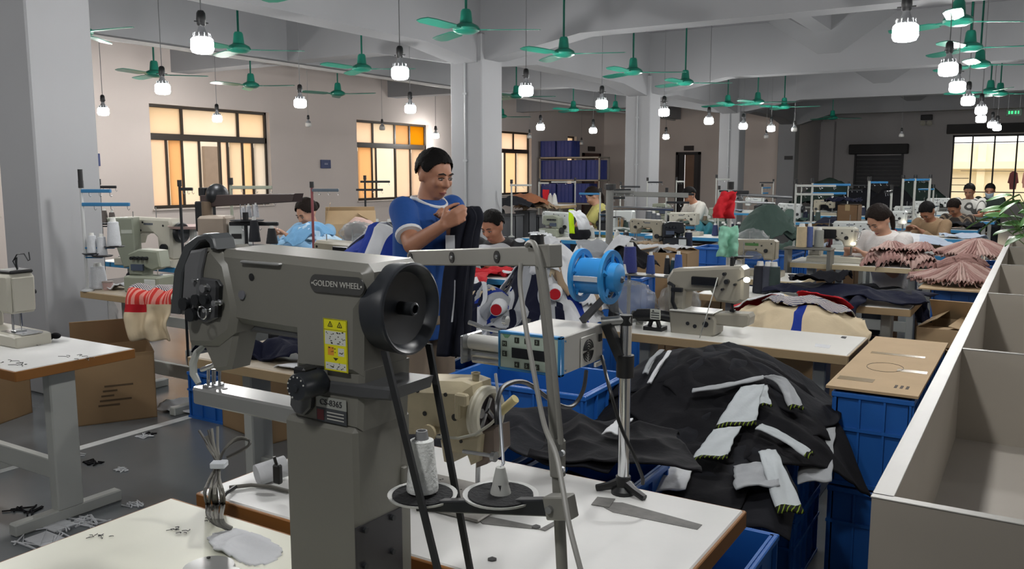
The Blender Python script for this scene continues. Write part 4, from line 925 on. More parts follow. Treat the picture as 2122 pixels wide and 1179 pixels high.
# blue tape reel on strut
YR = 1.86; rc = ony(1233, 572, YR); blu = M('reel_blue', '#2a86c6', .35, var=.05)
xl, xr_ = ony(1205, 572, YR).x, ony(1266, 572, YR).x; Rr = .0655
for X_, s in ((xl, -1), (xr_, 1)):
    mb = W(dv); mb.lathe([(Rr-.014, -.004), (Rr, -.005), (Rr+.001, .0), (Rr, .005), (Rr-.014, .004), (Rr-.014, -.004)], 36, (X_, YR, rc.z), 'x', cap=False)
    for k in range(5):
        t = 2*PI*k/5+.3; a = Vector((X_, YR+.034*math.cos(t), rc.z+.03*math.sin(t))); b = Vector((X_, YR+(Rr-.01)*math.cos(t), rc.z+(Rr-.01)*math.sin(t))); mb.cyl(a, b, .0075, n=6)
    mb.lathe([(.001, -.004), (.038, -.004), (.038, .004), (.001, .004)], 24, (X_, YR, rc.z), 'x'); mb.build('reel_flange', blu, dv)
mb = W(dv); mb.lathe([(.001, 0), (.044, 0), (.044, xr_-xl), (.001, xr_-xl)], 32, (xl, YR, rc.z), 'x'); mb.build('reel_drum', M('reel_drum_blue', '#2b7fc0', .35), dv)
mb = W(dv); mb.lathe([(.001, 0), (.036, 0), (.034, .02), (.02, .026), (.001, .026)], 28, (xr_+.002, YR, rc.z), 'x'); mb.build('reel_hub', blu, dv)
t = R(205); mb = W(dv); mb.box(xl+.003, xr_-.003, YR-.052, YR-.046, rc.z-.008, rc.z+.004); mb.build('tape_end', M('white_tape', '#c6cbd0', .6), dv)
a = Vector((xr_+.03, YR-.0, rc.z-.002)); b = ony(1200, 668, YB+.16); b = Vector((x1-.05, yb-.02, z1+.004)); mb = W(dv); mb.tube([a, b], [.008, .011], 4); mb.build('reel_strut', M('strut_grey', '#55565a', .4, .5), dv)
mb = W(dv); mb.cyl(Vector((xr_, YR, rc.z)), Vector((xr_+.035, YR, rc.z)), .005, n=8); mb.build('reel_axle', steel, dv)
# cables of the box
mb = W(dv); mb.tube(cr(pth), .0045, 8); mb.build('power_cable', blk, dv)
mb = W(dv); mb.tube(cr([Vector((x1, yb-.01, z0+.01)), at(1262, 800, 1.95), at(1285, 880, 1.95), at(1312, 940, 1.95), at(1330, 985, 1.97), at(1332, 1003, 1.98)]), .0045, 8); mb.build('power_cable', blk, dv)
# ---------------------------------------------------------------- cable bundle, white roll and rag on the tables
cb = thing('cable_bundle', 'bundle of grey cables tied with white tape at the table corner', 'cable', onz(440, 1030, .75))
random.seed(17)
for i in range(9):
    s = -1+2*i/8; j = lambda a: random.uniform(-a, a)
    low = [at(452+3*s, 963, 1.95), at(446+12*s+j(4), 992, 1.94+j(.02)), at(440+20*s+j(5), 1022, 1.9+j(.02)), onz(444+18*s+j(4), 1046, .757), at(442+14*s+j(5), 1068, 1.845), at(452+10*s+j(6), 1085, 1.86), at(472+8*s, 1098+j(6), 1.9)]
    top = [at(432+14*s+j(6), 895+j(14), 1.97), at(440+9*s+j(4), 925, 1.96), at(449+5*s, 948, 1.95)]
    if i in (2, 6): top = [at(470, 948, 1.95), at(508+i, 930-i, 1.96), at(515, 912, 1.97), at(492, 905+i, 1.97), at(466, 930, 1.95)]
    Q = cr(top+low, 3)
    mb = W(cb); mb.tube(Q, .0032, 7); mb.build('cable', M('cable_grey' if i % 3 else 'cable_dark', '#77756e' if i % 3 else '#4c4a47', .5), cb)
mb = W(cb); p = at(454, 962, 1.94); mb.box(p.x-.017, p.x+.017, p.y-.014, p.y+.014, p.z-.007, p.z+.007, b=.002, rot=Matrix.Rotation(YAW, 3, 'Z')); mb.build('tie_tape', M('white_tape'), cb)
mb = W(cb); mb.tube([onz(490, 1008, .757), onz(468, 1022, .76), onz(455, 1040, .758), onz(448, 1052, .757), at(446, 1075, 1.86)], .005, 7); mb.build('cable_tie', blk, cb)
mb = W(cb); mb.tube([onz(475, 1010, .757), onz(520, 1005, .757), onz(560, 1008, .757), onz(600, 1018, .757)], .005, 7); mb.build('cable', M('cable_grey'), cb)
rl = thing('interfacing_roll', 'small white fabric roll with black clip on the worn table', 'fabric roll', onz(565, 985, .75))
mb = W(rl); a, b = onz(532, 985, .775), onz(592, 965, .785); mb.cyl(a, b, .028, n=18); mb.build('roll', c_white, rl)
mb = W(rl); a, b = onz(575, 970, .82), onz(560, 962, .835); mb.box(a.x-.012, a.x+.012, a.y-.008, a.y+.008, .78, .83, b=.004); mb.tube([(a.x, a.y, .82), (a.x-.005, a.y-.005, .85)], .004); mb.build('clip', blk, rl)
q = onz(500, 1135, .75)
draped('crumpled white rag lying on the bottom-edge table beside the grey post', q.x, q.y, .2, .1, -.1, lambda x, y: .752, .002, c_white, mask=m_round, amp=.018, fr=9, seed=4, cat='rag', name='rag', n=26, crumple=.01)
random.seed(11)
for i, (x, y, lab) in enumerate(((205, 1112, 'tiny dark thread snips at the left of the bottom-edge table'), (372, 1100, 'dark thread snips in the middle of the bottom-edge table'), (440, 1078, 'dark thread snips near the back edge of the bottom-edge table'))):
    c = onz(x, y, .7505); mb = MB()
    for k in range(12):
        a = Vector((random.uniform(-.02, .02), random.uniform(-.012, .012), .001)); b = a+Vector((random.uniform(-.012, .012), random.uniform(-.012, .012), .0005)); mb.tube([a, (a+b)/2+Vector((.002, .002, .001)), b], .0008, 4)
    o = mb.build('thread_snips', blk); o.location = c; tag(o, lab, 'thread scraps', kind='stuff')
# ---------------------------------------------------------------- machine at the left picture edge
p = onz(47, 712, .75)
lm = machine((p.x-.03, p.y, .75), PI, mach_cream, 'cream sewing machine seen end-on at the left picture edge', 1.0)
mb = MB(); mb.tube([(-.03, 0, .33), (-.03, 0, .38), (-.035, 0, .41), (-.02, 0, .40), (-.025, 0, .36), (.0, 0, .39), (-.04, 0, .425), (-.1, 0, .43), (-.13, 0, .40), (-.145, 0, .405), (-.14, 0, .44)], .003, 6); mb.build('thread_guide_wire', dkmetal, lm)
mb = MB(); mb.box(-.06, .08, -.06, .05, .335, .352, b=.006); mb.build('cloth_tie', blk, lm)
q = onz(95, 697, .77); mb = MB(); mb.ball((0, 0, .02), (.05, .03, .02)); mb.ball((.05, .02, .025), (.03, .02, .015)); o = mb.build('fabric_scrap', c_black); o.location = (q.x, q.y, .75); tag(o, 'small black fabric scrap under the needle of the left-edge machine', 'scrap')
# ---------------------------------------------------------------- grey divided trough on the right
tr = thing('divided_trough', 'long grey board trough with dividers along the right edge', 'trough', (.15, 5.2, 0)); tm = M('trough_board', '#a19a8f', .5, var=.05, scale=4); tw = M('trough_white_edge', '#8d8b85', .45)
tin = M('trough_inner', '#a8a299', .5, var=.05, scale=3)
mb = W(tr); mb.box(-.23, -.196, 1.668, 9.4, 0, .949); mb.build('side_board', tm, tr)
mb = W(tr); mb.box(.60, .634, 1.668, 9.4, 0, .949); mb.build('side_board', tm, tr)
mb = W(tr); mb.box(-.232, -.194, 1.666, 9.4, .9492, .952, b=.001); mb.build('edge_strip', tw, tr)
mb = W(tr); mb.box(.598, .636, 1.666, 9.4, .9492, .952, b=.001); mb.build('edge_strip', tw, tr)
mb = W(tr); mb.box(-.23, .634, 1.65, 1.67, 0, .949); mb.build('end_board', tm, tr)
mb = W(tr); mb.box(-.232, .636, 1.648, 1.672, .9492, .952, b=.001); mb.build('edge_strip', tw, tr)
mb = W(tr); mb.box(-.2, .605, 1.67, 9.4, .61, .63); mb.build('trough_floor', tin, tr)
for y in (3.28, 4.9, 6.5, 8.1, 9.38):
    mb = W(tr); mb.box(-.198, .602, y-.009, y+.009, .63, .945); mb.build('divider', tm, tr)
    mb = W(tr); mb.box(-.198, .602, y-.0095, y+.0095, .9451, .949); mb.build('edge_strip', tw, tr)
# ---------------------------------------------------------------- black garment heap between the two right-hand tables
def zt(t): return 358+.79*FPX/t
crate((-1.02, 2.62, 0), 0, .5, .36, .26, 'lower blue crate in front under the black garment heap')
crate((-1.02, 2.62, .265), 0, .5, .36, .26, 'upper blue crate in front under the black garment heap')
crate((-.98, 3.3, 0), 0, .56, .4, .27, 'lower blue crate at the back under the black garment heap')
crate((-.98, 3.3, .275), 0, .56, .4, .27, 'upper blue crate at the back under the black garment heap')
crate((-.72, 2.16, 0), 0, .3, .3, .55, 'tall blue crate just behind the worn table corner')
def bh(x, y):
    z = .535+.25*math.exp(-(((x+1.08)/.42)**2+((y-3.3)/.42)**2)**1.2)
    ex = max(0, abs(x+1.0)-.34); ey = max(0, 2.42-y); eb = max(0, y-3.62)
    return max(.08, z-3.2*ex*ex-2.2*ey*ey-.25*ey-1.5*eb)
pan = lambda a, b, c, d: (lambda u, v: 1 if (a < u < b and c < v < d) else 0)
pan2 = lambda *Q: (lambda u, v: 1 if any(a < u < b and c < v < d for a, b, c, d in Q) else 0)
c_hem = cl('black_lime_hem', '#131411', st=('X', 26, .85, '#6f8326', 1.5)); c_silver = cl('silver_white', '#b4babd')
G_ = 'black and white sportswear in the front heap'
K = dict(group=G_, n=56, crumple=.04)
def onheap(px, py, off=.0, fn=bh):
    d = ray(px, py); t = 1.9
    while t < 6:
        p = CP+d*t
        if p.z <= fn(p.x, p.y)+off: return p
        t += .01
    return at(px, py, 2.95)
def panel(parent, pts, wd, m_=None, off=.1, side=None, hem=True, taper=0, fn=bh, amp=.007, seed=1):
    P = [onheap(x, y, off, fn) for x, y in pts]
    o = hang('x', P, wd, [m_ or c_silver, c_hem], lambda u, v: 1 if (hem and v > .93) else 0, None, amp, .8, seed, side=side or RT, nu=14, nv=24, taper=taper, th=.005)
    del o['label']; del o['category']; o.name = 'white_panel'; o.parent = parent; o.location = Vector(o.location)-Vector(parent.location)
g1 = draped('big charcoal jacket spread on top of the black garment heap', -1.16, 3.36, .8, .62, .25, bh, .04, c_char, None, m_rect, .05, 3.2, 1, **K)
g2 = draped('black jacket with white sleeve strip at the left of the black heap', -1.3, 2.95, .62, .6, .9, bh, .02, c_black, None, m_rect, .05, 3.4, 2, **K)
g3 = draped('black shirt with large white hemmed panel in the middle of the black heap', -.95, 2.98, .55, .6, -.55, bh, .045, c_black, None, m_rect, .045, 3.8, 3, **K)
g4 = draped('black shirt with white hemmed sleeves at the right of the black heap', -.78, 3.05, .5, .56, 1.0, bh, .05, c_black, None, m_rect, .045, 4, 4, **K)
g5 = draped('crumpled black trousers low in front of the black heap', -1.05, 2.55, .62, .6, .1, bh, .02, c_black, None, m_rect, .055, 3.6, 5, **K)
g6 = draped('charcoal shirt with long white hemmed strip at the front right of the heap', -.82, 2.62, .46, .62, .12, bh, .035, c_char, None, m_rect, .05, 4, 6, **K)
g7 = draped('charcoal shirt draped at the back right of the black heap', -.82, 3.36, .5, .46, -.2, bh, .045, c_char, None, m_rect, .05, 3.8, 7, **K)
D1 = (RT+Vector((0, 0, .15))).normalized()
panel(g4, [(1435, 810), (1500, 800), (1582, 782)], .05, c_grey, .115, Vector((-.3, 1, .1)), False)
panel(g3, [(1560, 800), (1545, 830), (1524, 884)], .09, c_silver, .12, D1, True, -.55)
panel(g3, [(1508, 888), (1490, 915), (1470, 952)], .1, c_silver, .115, D1, True, -.1)
panel(g4, [(1590, 778), (1625, 795), (1652, 848)], .05, c_grey, .125, D1, True)
panel(g4, [(1578, 800), (1580, 820), (1588, 842)], .045, c_silver, .115, D1)
panel(g6, [(1572, 884), (1622, 905), (1682, 945)], .05, c_silver, .11, Vector((.2, 1, .2)), True)
panel(g6, [(1590, 935), (1612, 990), (1640, 1064)], .06, c_silver, .1, D1, True, -.25)
panel(g5, [(1412, 958), (1400, 985), (1385, 1018)], .08, c_white, .09, D1, False, -.3)
panel(g6, [(1560, 962), (1565, 985), (1570, 1010)], .13, c_grey, .085, D1, False)
panel(g1, [(1388, 728), (1366, 760), (1346, 795)], .014, c_white, .105, D1, False)
panel(g2, [(1372, 726), (1352, 745), (1338, 775)], .02, c_grey, .1, D1, False)
panel(g7, [(1702, 890), (1695, 940), (1688, 1000)], .11, c_tan if 0 else c_grey, .04, D1, False)
def bl(x, y): return .71+.03*math.exp(-((x+1.25)/.4)**2)-2.0*max(0, y-2.45)**1.2
draped('black garments lying low behind the worn table', -1.32, 2.22, .72, .44, .05, bl, .0, c_char, None, m_rect, .05, 3.6, 8, **K)
g8 = draped('black sleeve with white cuff lying beside the chrome post', -1.0, 2.2, .42, .36, .4, bl, .02, c_black, None, m_rect, .05, 4, 9, **K)
panel(g8, [(1296, 870), (1282, 883), (1266, 900)], .05, c_white, .07, D1, False, fn=bl)
for x, lab in ((-1.5, 'left'), (-1.1, 'right')):
    crate((x, 2.22, 0), 0, .34, .36, .33, f'lower {lab} blue crate behind the worn table'); crate((x, 2.22, .335), 0, .34, .36, .33, f'upper {lab} blue crate behind the worn table')
# blue crate seen behind the control box
crate((-1.72, 2.98, 0), .03, .62, .42, .36, 'lower blue crate behind the control box'); crate((-1.72, 2.98, .365), .03, .62, .42, .36, 'upper open blue crate behind the control box')
# crate stack with a cardboard sheet beside the trough
for k in range(2): crate((-.48, 3.62, .37*k), 0, .26, .58, .36, ['lowest', 'topmost'][k]+' blue crate under the cardboard sheet by the trough')
crate((-.48, 4.22, 0), 0, .26, .5, .36, 'lower rear blue crate under the cardboard sheet by the trough'); crate((-.48, 4.22, .37), 0, .26, .5, .36, 'upper rear blue crate under the cardboard sheet by the trough')
r = thing('cardboard_sheet', 'flat cardboard sheet with tape lying on crates by the trough', 'cardboard', (-.485, 3.87, .742))
mb = W(r); mb.box(-.645, -.325, 3.31, 4.46, .742, .752); mb.build('board', kraft_l, r)
for x0, x1, y0, y1 in ((-.63, -.5, 3.44, 3.5), (-.6, -.38, 4.02, 4.06), (-.45, -.34, 3.7, 3.75)): mb = W(r); mb.box(x0, x1, y0, y1, .752, .7528); mb.build('tape_strip', tape, r)
mb = W(r); [mb.box(-.42+.02*k, -.41+.02*k, 3.4, 3.45, .752, .7526) for k in range(3)]; mb.tube([(-.5+.07*math.cos(a), 3.75+.09*math.sin(a), .7525) for a in [i*PI/10 for i in range(21)]], .0012, 4); mb.build('print', printm, r)
# ---------------------------------------------------------------- machine on the tan-edged table
fm = thing('feed_arm_machine', 'pale cylinder-bed sewing machine with black motor on the tan-edged table', 'sewing machine', onz(1440, 690, .75))
fmm = M('feed_machine_grey', '#8f8b7f', .4, var=.06, scale=9); YM = 4.1
def q(x, y, Y=YM): p = ony(x, y, Y); return (p.x, p.z)
mb = W(fm); mb.prism([q(*p) for p in ((1388, 575), (1400, 556), (1540, 550), (1547, 558), (1545, 620), (1532, 628), (1490, 622), (1478, 600), (1428, 602), (1424, 640), (1392, 640))], YM-.05, YM+.07, 'y', b=.012); mb.build('arm', fmm, fm)
mb = W(fm); mb.prism([q(*p) for p in ((1396, 640), (1430, 640), (1484, 648), (1492, 660), (1490, 690), (1480, 696), (1400, 690))], YM-.07, YM+.07, 'y', b=.008); mb.build('base_block', fmm, fm)
mb = W(fm); mb.prism([q(*p) for p in ((1480, 646), (1556, 648), (1560, 656), (1557, 672), (1545, 676), (1482, 670))], YM-.05, YM+.05, 'y', b=.008); mb.build('cylinder_bed', fmm, fm)
mb = W(fm); a = q(1400, 647); b = q(1490, 645); mb.box(a[0], b[0], YM-.09, YM+.06, b[1]-.004, b[1]+.003, b=.002); mb.build('work_plate', M('plate_white', '#cfcfca', .3), fm)
mb = W(fm); a = q(1330, 650); b = q(1372, 650); mb.cyl((a[0], YM-.05, a[1]), (b[0], YM-.05, b[1]), .033, n=22); mb.cyl((a[0]-.03, YM-.05, a[1]), (a[0], YM-.05, a[1]), .022, n=18); mb.cyl((b[0], YM-.05, b[1]), (b[0]+.09, YM-.03, b[1]-.01), .028, n=16); mb.build('motor', blk, fm)
a = q(1357, 652, YM-.09); mb = W(fm); mb.box(a[0]-.028, a[0]+.028, YM-.086, YM-.08, a[1]-.026, a[1]+.026, b=.002); mp = mb.build('motor_label', M('label_pale', '#b9bdb2', .5), fm)
mb = W(fm); [mb.box(a[0]-.022, a[0]+.022, YM-.0868, YM-.086, a[1]-.018+.012*k, a[1]-.014+.012*k) for k in range(3)]; mb.prism([(a[0]-.018, a[1]+.014), (a[0]-.004, a[1]+.014), (a[0]-.011, a[1]+.024)], YM-.0868, YM-.086, 'y'); mb.build('label_print', dkmetal, mp)
mb = W(fm); a = q(1345, 690); mb.box(a[0], a[0]+.1, YM-.08, YM, .75, .77); mb.tube([(a[0]+.02, YM-.05, .76), (a[0]+.04, YM-.05, .82)], .012, 6); mb.tube([(a[0]+.08, YM-.05, .76), (a[0]+.06, YM-.05, .82)], .012, 6); mb.build('motor_bracket', blk, fm)
mb = W(fm); a, b = q(1434, 572, YM-.06), q(1487, 594, YM-.06); mb.box(a[0], b[0], YM-.075, YM-.052, b[1], a[1], b=.004); mb.build('control_panel', M('panel_black', '#0d0f14', .25), fm)
mb = W(fm); p0, p1 = ony(1517, 622, YM), ony(1518, 646, YM); mb.cyl(p0, p1, .007, n=10); mb.box(p1.x-.012, p1.x+.012, YM-.012, YM+.012, p1.z, p1.z+.012, b=.002); mb.build('needle_bar', dkmetal, fm)
for x, y, rr in ((1500, 568, .008), (1505, 584, .012), (1496, 600, .006), (1522, 590, .006), (1440, 676, .01), (1462, 672, .015), (1470, 660, .006), (1425, 670, .009)):
    p = ony(x, y, YM-.07); mb = W(fm); mb.cyl((p.x, YM-.045, p.z), (p.x, YM-.074, p.z), rr, n=14); mb.build('knob', dkmetal, fm)
mb = W(fm); p = ony(1405, 600, YM-.06); mb.tube([(p.x-.05, YM-.06, p.z+.03), (p.x-.02, YM-.07, p.z+.02), (p.x-.02, YM-.08, p.z-.06), (p.x-.01, YM-.06, p.z-.1)], .01, 8); mb.box(p.x-.03, p.x+.03, YM-.085, YM-.065, p.z-.01, p.z+.012, b=.003); mb.build('drive_bracket', dkmetal, fm)
mb = W(fm); p = ony(1528, 582, YM-.06); e = ony(1545, 578, YM-.1); mb.tube([(p.x, YM-.05, p.z), e+Vector((-.01, 0, .004)), e], .004, 6); mb.build('lamp_neck', steel, fm)
mb = W(fm); mb.ball(e+Vector((.006, 0, -.004)), (.016, .013, .013)); mb.build('work_lamp', M('work_lamp_glow', '#fff3d8', em=14), fm)
mb = W(fm); p = ony(1517, 545, YM); mb.cyl((p.x, YM, p.z-.02), (p.x, YM, p.z+.02), .01, n=12); mb.ball((p.x, YM, p.z+.025), .009); mb.build('top_knob', blk, fm)
mb = W(fm); mb.tube([onz(1450, 700, .752), at(1462, 660, 4.0), at(1480, 600, 4.0), at(1487, 575, 4.02)], .0025, 5); mb.build('air_line', M('hose_pale', '#b7bab4', .4), fm)
# spool rack behind it with blue cones
rk = thing('spool_rack', 'grey spool shelf on the tan-edged table behind the blue reel', 'spool rack', onz(1300, 690, .75)); rk.location.y = 4.3
rz_ = ony(1340, 568, 4.3).z; xa, xb = ony(1290, 565, 4.3).x, ony(1432, 575, 4.3).x
mb = W(rk); mb.box(xa, xb, 4.24, 4.36, rz_-.008, rz_, b=.002); mb.build('shelf', M('rack_grey', '#77766f', .4, .3), rk)
for x in (xa+.04, xb-.03): mb = W(rk); mb.cyl((x, 4.3, .75), (x, 4.3, rz_), .01, n=10); mb.build('support', M('rack_grey'), rk)
for i, (x, y0, y1, wd, c_, lab) in enumerate(((1305, 562, 502, 32, '#27306e', 'largest dark blue thread cone beside the blue reel'), (1348, 566, 522, 20, '#26407c', 'mid blue thread cone with white tip on the grey spool shelf'), (1405, 574, 520, 20, '#274a90', 'right-hand blue thread cone with white tip on the grey spool shelf'), (1378, 572, 530, 15, '#16181c', 'black thread cone between two blue cones'), (1390, 573, 535, 14, '#27474f', 'dark teal thread cone right of the black cone'))):
    b = ony(x, y1, 4.3).z-rz_; p = ony(x, y0, 4.3); spool((p.x, 4.3 if i < 3 else 4.33, rz_), c_, wd/2*4.4/FPX, b*.94, lab, .7 if i else .8)
p = onz(1308, 660, .75); spool((p.x, 4.08, .75), '#0f1116', .034, .2, 'tall black thread cone standing on the tan-edged table', .5)
mb = MB(); mb.lathe([(.02, 0), (.018, .01), (.009, .05), (.001, .052)], 14); o = mb.build('cone_holder', M('cone_holder_white', '#c9cbc6', .5)); p = ony(1297, 560, 4.28); o.location = (p.x+.0, 4.27, rz_); tag(o, 'small white empty cone holder at the left end of the spool shelf', 'cone holder')
def bag(c, a, b, h_, label, seed, col='#a4a7a7', alpha=.2):
    def f(u, v):
        th = u*2*PI; ph = v*PI; d = Vector((math.sin(ph)*math.cos(th), math.sin(ph)*math.sin(th), math.cos(ph)))
        k = 1+.22*ridge(d*2.2+Vector((seed, 0, 0)))+.1*ridge(d*5+Vector((0, seed, 0)))-.15
        return (d.x*a*k, d.y*b*k, max(0.002, h_*.5+d.z*h_*.5*k))
    o = sheet('plastic_bag', f, 30, 18, Mplastic('polythene_'+col+str(alpha), col, alpha), th=.001); o.location = c
    return tag(o, label, 'plastic bag')
p = at(1310, 625, 4.5); bag((p.x, p.y, .76), .13, .1, .22, 'crumpled clear plastic bag behind the blue reel', 2)
p = at(1365, 640, 4.35); bag((p.x, 4.34, .752), .11, .09, .2, 'second crumpled plastic bag beside the black motor', 5)
# cord that hangs from the machine, labels on the table, scraps
flat(T2, 'paper_scrap', [(1690, 712), (1722, 716), (1718, 722), (1688, 718)], .75, c_white)
flat(T2, 'paper_scrap', [(1745, 697), (1755, 698), (1752, 702), (1742, 700)], .75, blk)
# ---------------------------------------------------------------- striped bundle and table with dark trousers
T3 = table(-1.9, -.6, 5.4, 5.95, .76, edge_tan, 'table with tan edge under the black trousers', laminate)
sb_ = mound(-1.15, 4.95, .42, .3, .2, .59, .2, 1.2)
carton((-1.2, 4.97, 0), .05, .7, .4, .58, 'closed cardboard box under the striped bundle', closed=True, prints=False)
draped('cream cloth half of the red striped garment bundle', -1.12, 4.9, .75, .5, .1, sb_, .0, [c_cream, c_royal], pan(.5, .56, 0, .55), m_round, .07, 5, 31, n=48)
draped('red and navy striped garment folded on top of the bundle', -1.1, 5.02, .5, .36, .2, sb_, .035, [c_nst, c_rst], lambda u, v: 1 if v > .55 else 0, m_round, .05, 6, 32, n=44)
draped('plain red garment on the left of the striped bundle', -1.42, 5.05, .26, .26, .4, sb_, .06, [c_red, c_white], lambda u, v: 1 if v < .3 else 0, m_round, .04, 6, 33)
draped('small red garment on the right of the striped bundle', -1.02, 5.12, .24, .2, .4, sb_, .08, c_red, None, m_round, .04, 6, 34)
hang('white striped sleeve hanging at the right of the bundle', [onz(1620, 610, .8), onz(1640, 640, .74), at(1660, 690, 4.75)], .12, [c_white, c_cream], lambda u, v: 1 if u > .6 else 0, amp=.02, waves=1, seed=3, side=(1, -.2, 0))
# black trousers hanging over the end of the table
tsx = lambda x, y: .765+.05*math.exp(-(((y-5.6)/.25)**2+((x+1.0)/.5)**2))
draped('navy black trousers laid across the end of the tan-edged table', -1.0, 5.62, .95, .42, -.05, tsx, .0, [c_navy, c_char], pan(.6, .9, .5, .9), m_rect, .06, 4, 41)
draped('charcoal garment pointed up on the pile of black trousers', -1.15, 5.66, .4, .3, .3, tsx, .06, c_char, None, m_round, .09, 5, 42)
hang('black trouser leg hanging off the front of the table', [onz(1760, 606, .80), onz(1758, 625, .79), at(1745, 640, 5.02), at(1742, 665, 5.0), at(1738, 688, 5.0)], .24, c_navy, None, amp=.02, waves=1.5, seed=5, side=RT, taper=.35)
hang('black sleeve end drooping at the right end of the table', [onz(1890, 600, .82), at(1905, 625, 5.45), at(1912, 650, 5.43), at(1915, 668, 5.43)], .11, c_navy, None, amp=.02, waves=1, seed=6, side=RT, taper=.2)
carton((-.98, 5.18, 0), 0, .62, .36, .56, 'closed brown cardboard box below the black trousers', kraft, closed=True)
carton((-.43, 5.05, 0), .35, .3, .5, .5, 'open cardboard box with raised flaps beside the trough', kraft, (70, 60, 75, 40))
carton((-.42, 5.85, 0), -.1, .3, .45, .62, 'second open cardboard box further along the trough', kraft_l, (95, 45, 60, 80))
# ---------------------------------------------------------------- woman's table with pink garments
T4 = table(-1.9, -.73, 7.75, 8.32, .76, edge_cream, 'cream-edged table of the woman in white with pink garments', laminate)
def pleat(label, px, py, an, L_, w_, h_, zfn, m_, group, seed):
    "a bunched garment: a fan of fine pleats running along its length"
    ca, sa = math.cos(an), math.sin(an)
    def f(u, v):
        x = (v-.5)*L_; wd = w_*(.55+.75*abs(v-.15)); y = (u-.5)*wd+.006*mnoise.noise(Vector((u*5, v*5, seed)))
        hh = h_*(1-(2*u-1)**2)**.6*(1-.55*max(0, v-.2))
        z = hh+.011*math.sin(u*7*2*PI+2.5*mnoise.noise(Vector((u*2, v*2, seed))))*(.3+.7*v)+.008*mnoise.noise(Vector((u*6, v*6, seed+3)))
        X, Y = px+x*ca-y*sa, py+x*sa+y*ca
        return (X-px, Y-py, zfn(X, Y)+max(.002, z))
    o = sheet('garment', f, 54, 18, m_, None, None, .004); o.location = (px, py, 0); return tag(o, label, 'garment', group)
def tz(x, y): return .762-(1.2*max(0, 7.78-y))
for k in range(7):
    f = k/6; pleat(f'dusty pink bunched garment, {ORD[k]} from the left on the woman\'s table'.replace('nearest', 'first'), -1.22+.44*f, 8.02+.03*math.sin(k*2), -1.35+.2*math.sin(k*1.7), .5, .2, .085+.05*math.sin(PI*f), lambda X, Y, k=k: tz(X, Y)+.012*(k % 3), c_pinkp if k % 2 else c_pink, 'dusty pink garments on the table', 50+k)
for k in range(4):
    f = k/3; pleat(f'dusty pink bunched garment, {ORD[k]} from the left in the upper layer on the table'.replace('nearest', 'first'), -1.12+.3*f, 8.1, -1.5+.3*math.sin(k*2.1), .42, .22, .08, lambda X, Y: tz(X, Y)+.1, c_pink if k % 2 else c_pinkp, 'dusty pink garments on the table', 70+k)
crate((-.48, 7.6, 0), 0, .36, .6, .36, 'lower blue crate beside the pink garment fan'); crate((-.48, 7.6, .37), 0, .36, .6, .3, 'upper blue crate beside the pink garment fan')
r = thing('cardboard_sheet', 'pale cardboard sheet under the pink garment fan', 'cardboard', (-.5, 7.5, .685)); mb = W(r); mb.box(-.74, -.26, 7.05, 8.1, .68, .69); mb.build('board', kraft_l, r)
fz = lambda X, Y: .69+.11*math.exp(-(((X+.5)/.2)**2+((Y-7.75)/.4)**2))-.8*max(0, 7.12-Y)
for k in range(11):
    an = R(-168+k*17); c = Vector((-.5, 7.7)); x, y = c.x+.17*math.cos(an), c.y+.33*math.sin(an)
    pleat(f'dusty pink bunched garment, {ORD[k]} of the fan beside the trough'.replace('nearest', 'first'), x, y, an, .42, .17, .07, fz, c_pinkp if k % 2 else c_pink, 'fanned dusty pink garments', 90+k)
for k in range(3):
    pleat(f'dusty pink garment tie, {ORD[k]} across the fan centre'.replace('nearest', 'first'), -.52+.06*k, 7.62+.1*k, .5+.5*k, .36, .1, .05, lambda X, Y: fz(X, Y)+.06, c_pink, 'fanned dusty pink garments', 110+k)
uz = lambda X, Y: .78+.12*math.exp(-(((X+.45)/.3)**2+((Y-8.6)/.35)**2))
for k in range(8):
    an = R(-170+k*24); pleat(f'dusty pink bunched garment, {ORD[k]} of the upper fan'.replace('nearest', 'first'), -.45+.14*math.cos(an), 8.6+.2*math.sin(an), an, .38, .17, .07, uz, c_pink if k % 2 else c_pinkp, 'upper fanned dusty pink garments', 120+k)
crate((-.42, 8.55, 0), 0, .36, .5, .38, 'lower blue crate behind the pink garment fan'); crate((-.42, 8.55, .385), 0, .36, .5, .38, 'upper blue crate behind the pink garment fan')
draped('pale blue garment heap behind the pink garments', -1.05, 9.3, .8, .5, .1, mound(-1.05, 9.3, .4, .3, .14, .78, 0, 1.2), 0, [c_paleb, c_white], pan(.4, .6, 0, 1), m_round, .05, 5, 91)
T4b = table(-1.9, -.75, 9.1, 9.6, .76, edge_blue, 'blue-edged table behind the woman in white', laminate)
T5 = table(-1.9, -.69, 11.25, 11.8, .78, edge_blue, 'blue-edged table of the person in tan', laminate)
T6 = table(-1.9, -.69, 13.1, 13.65, .78, edge_blue, 'blue-edged table of the person in plaid', laminate)
T7 = table(-1.9, -.6, 15.6, 16.2, .78, edge_blue, 'blue-edged table of the man in the white shirt', laminate)
T8 = table(-1.9, -.6, 17.6, 18.2, .78, edge_blue, 'farthest blue-edged table by the barred window', laminate)
for i, (cx, cy, m_, lab) in enumerate(((-1.3, 13.4, c_tan, 'brown folded cloth in the middle of the plaid person\'s table'), (-.75, 11.5, c_paleb, 'pale cloth at the end of the tan person\'s table'), (-.8, 15.9, c_green, 'dark green cloth on the table of the man in white shirt'), (-.85, 13.36, c_char, 'dark cloth heap on the plaid person\'s table beside the trough'))):
    draped(lab, cx, cy, .5, .45, .2*i, lambda x, y: .785, 0, m_, None, m_round, .12 if i == 3 else .06, 5, 95+i)
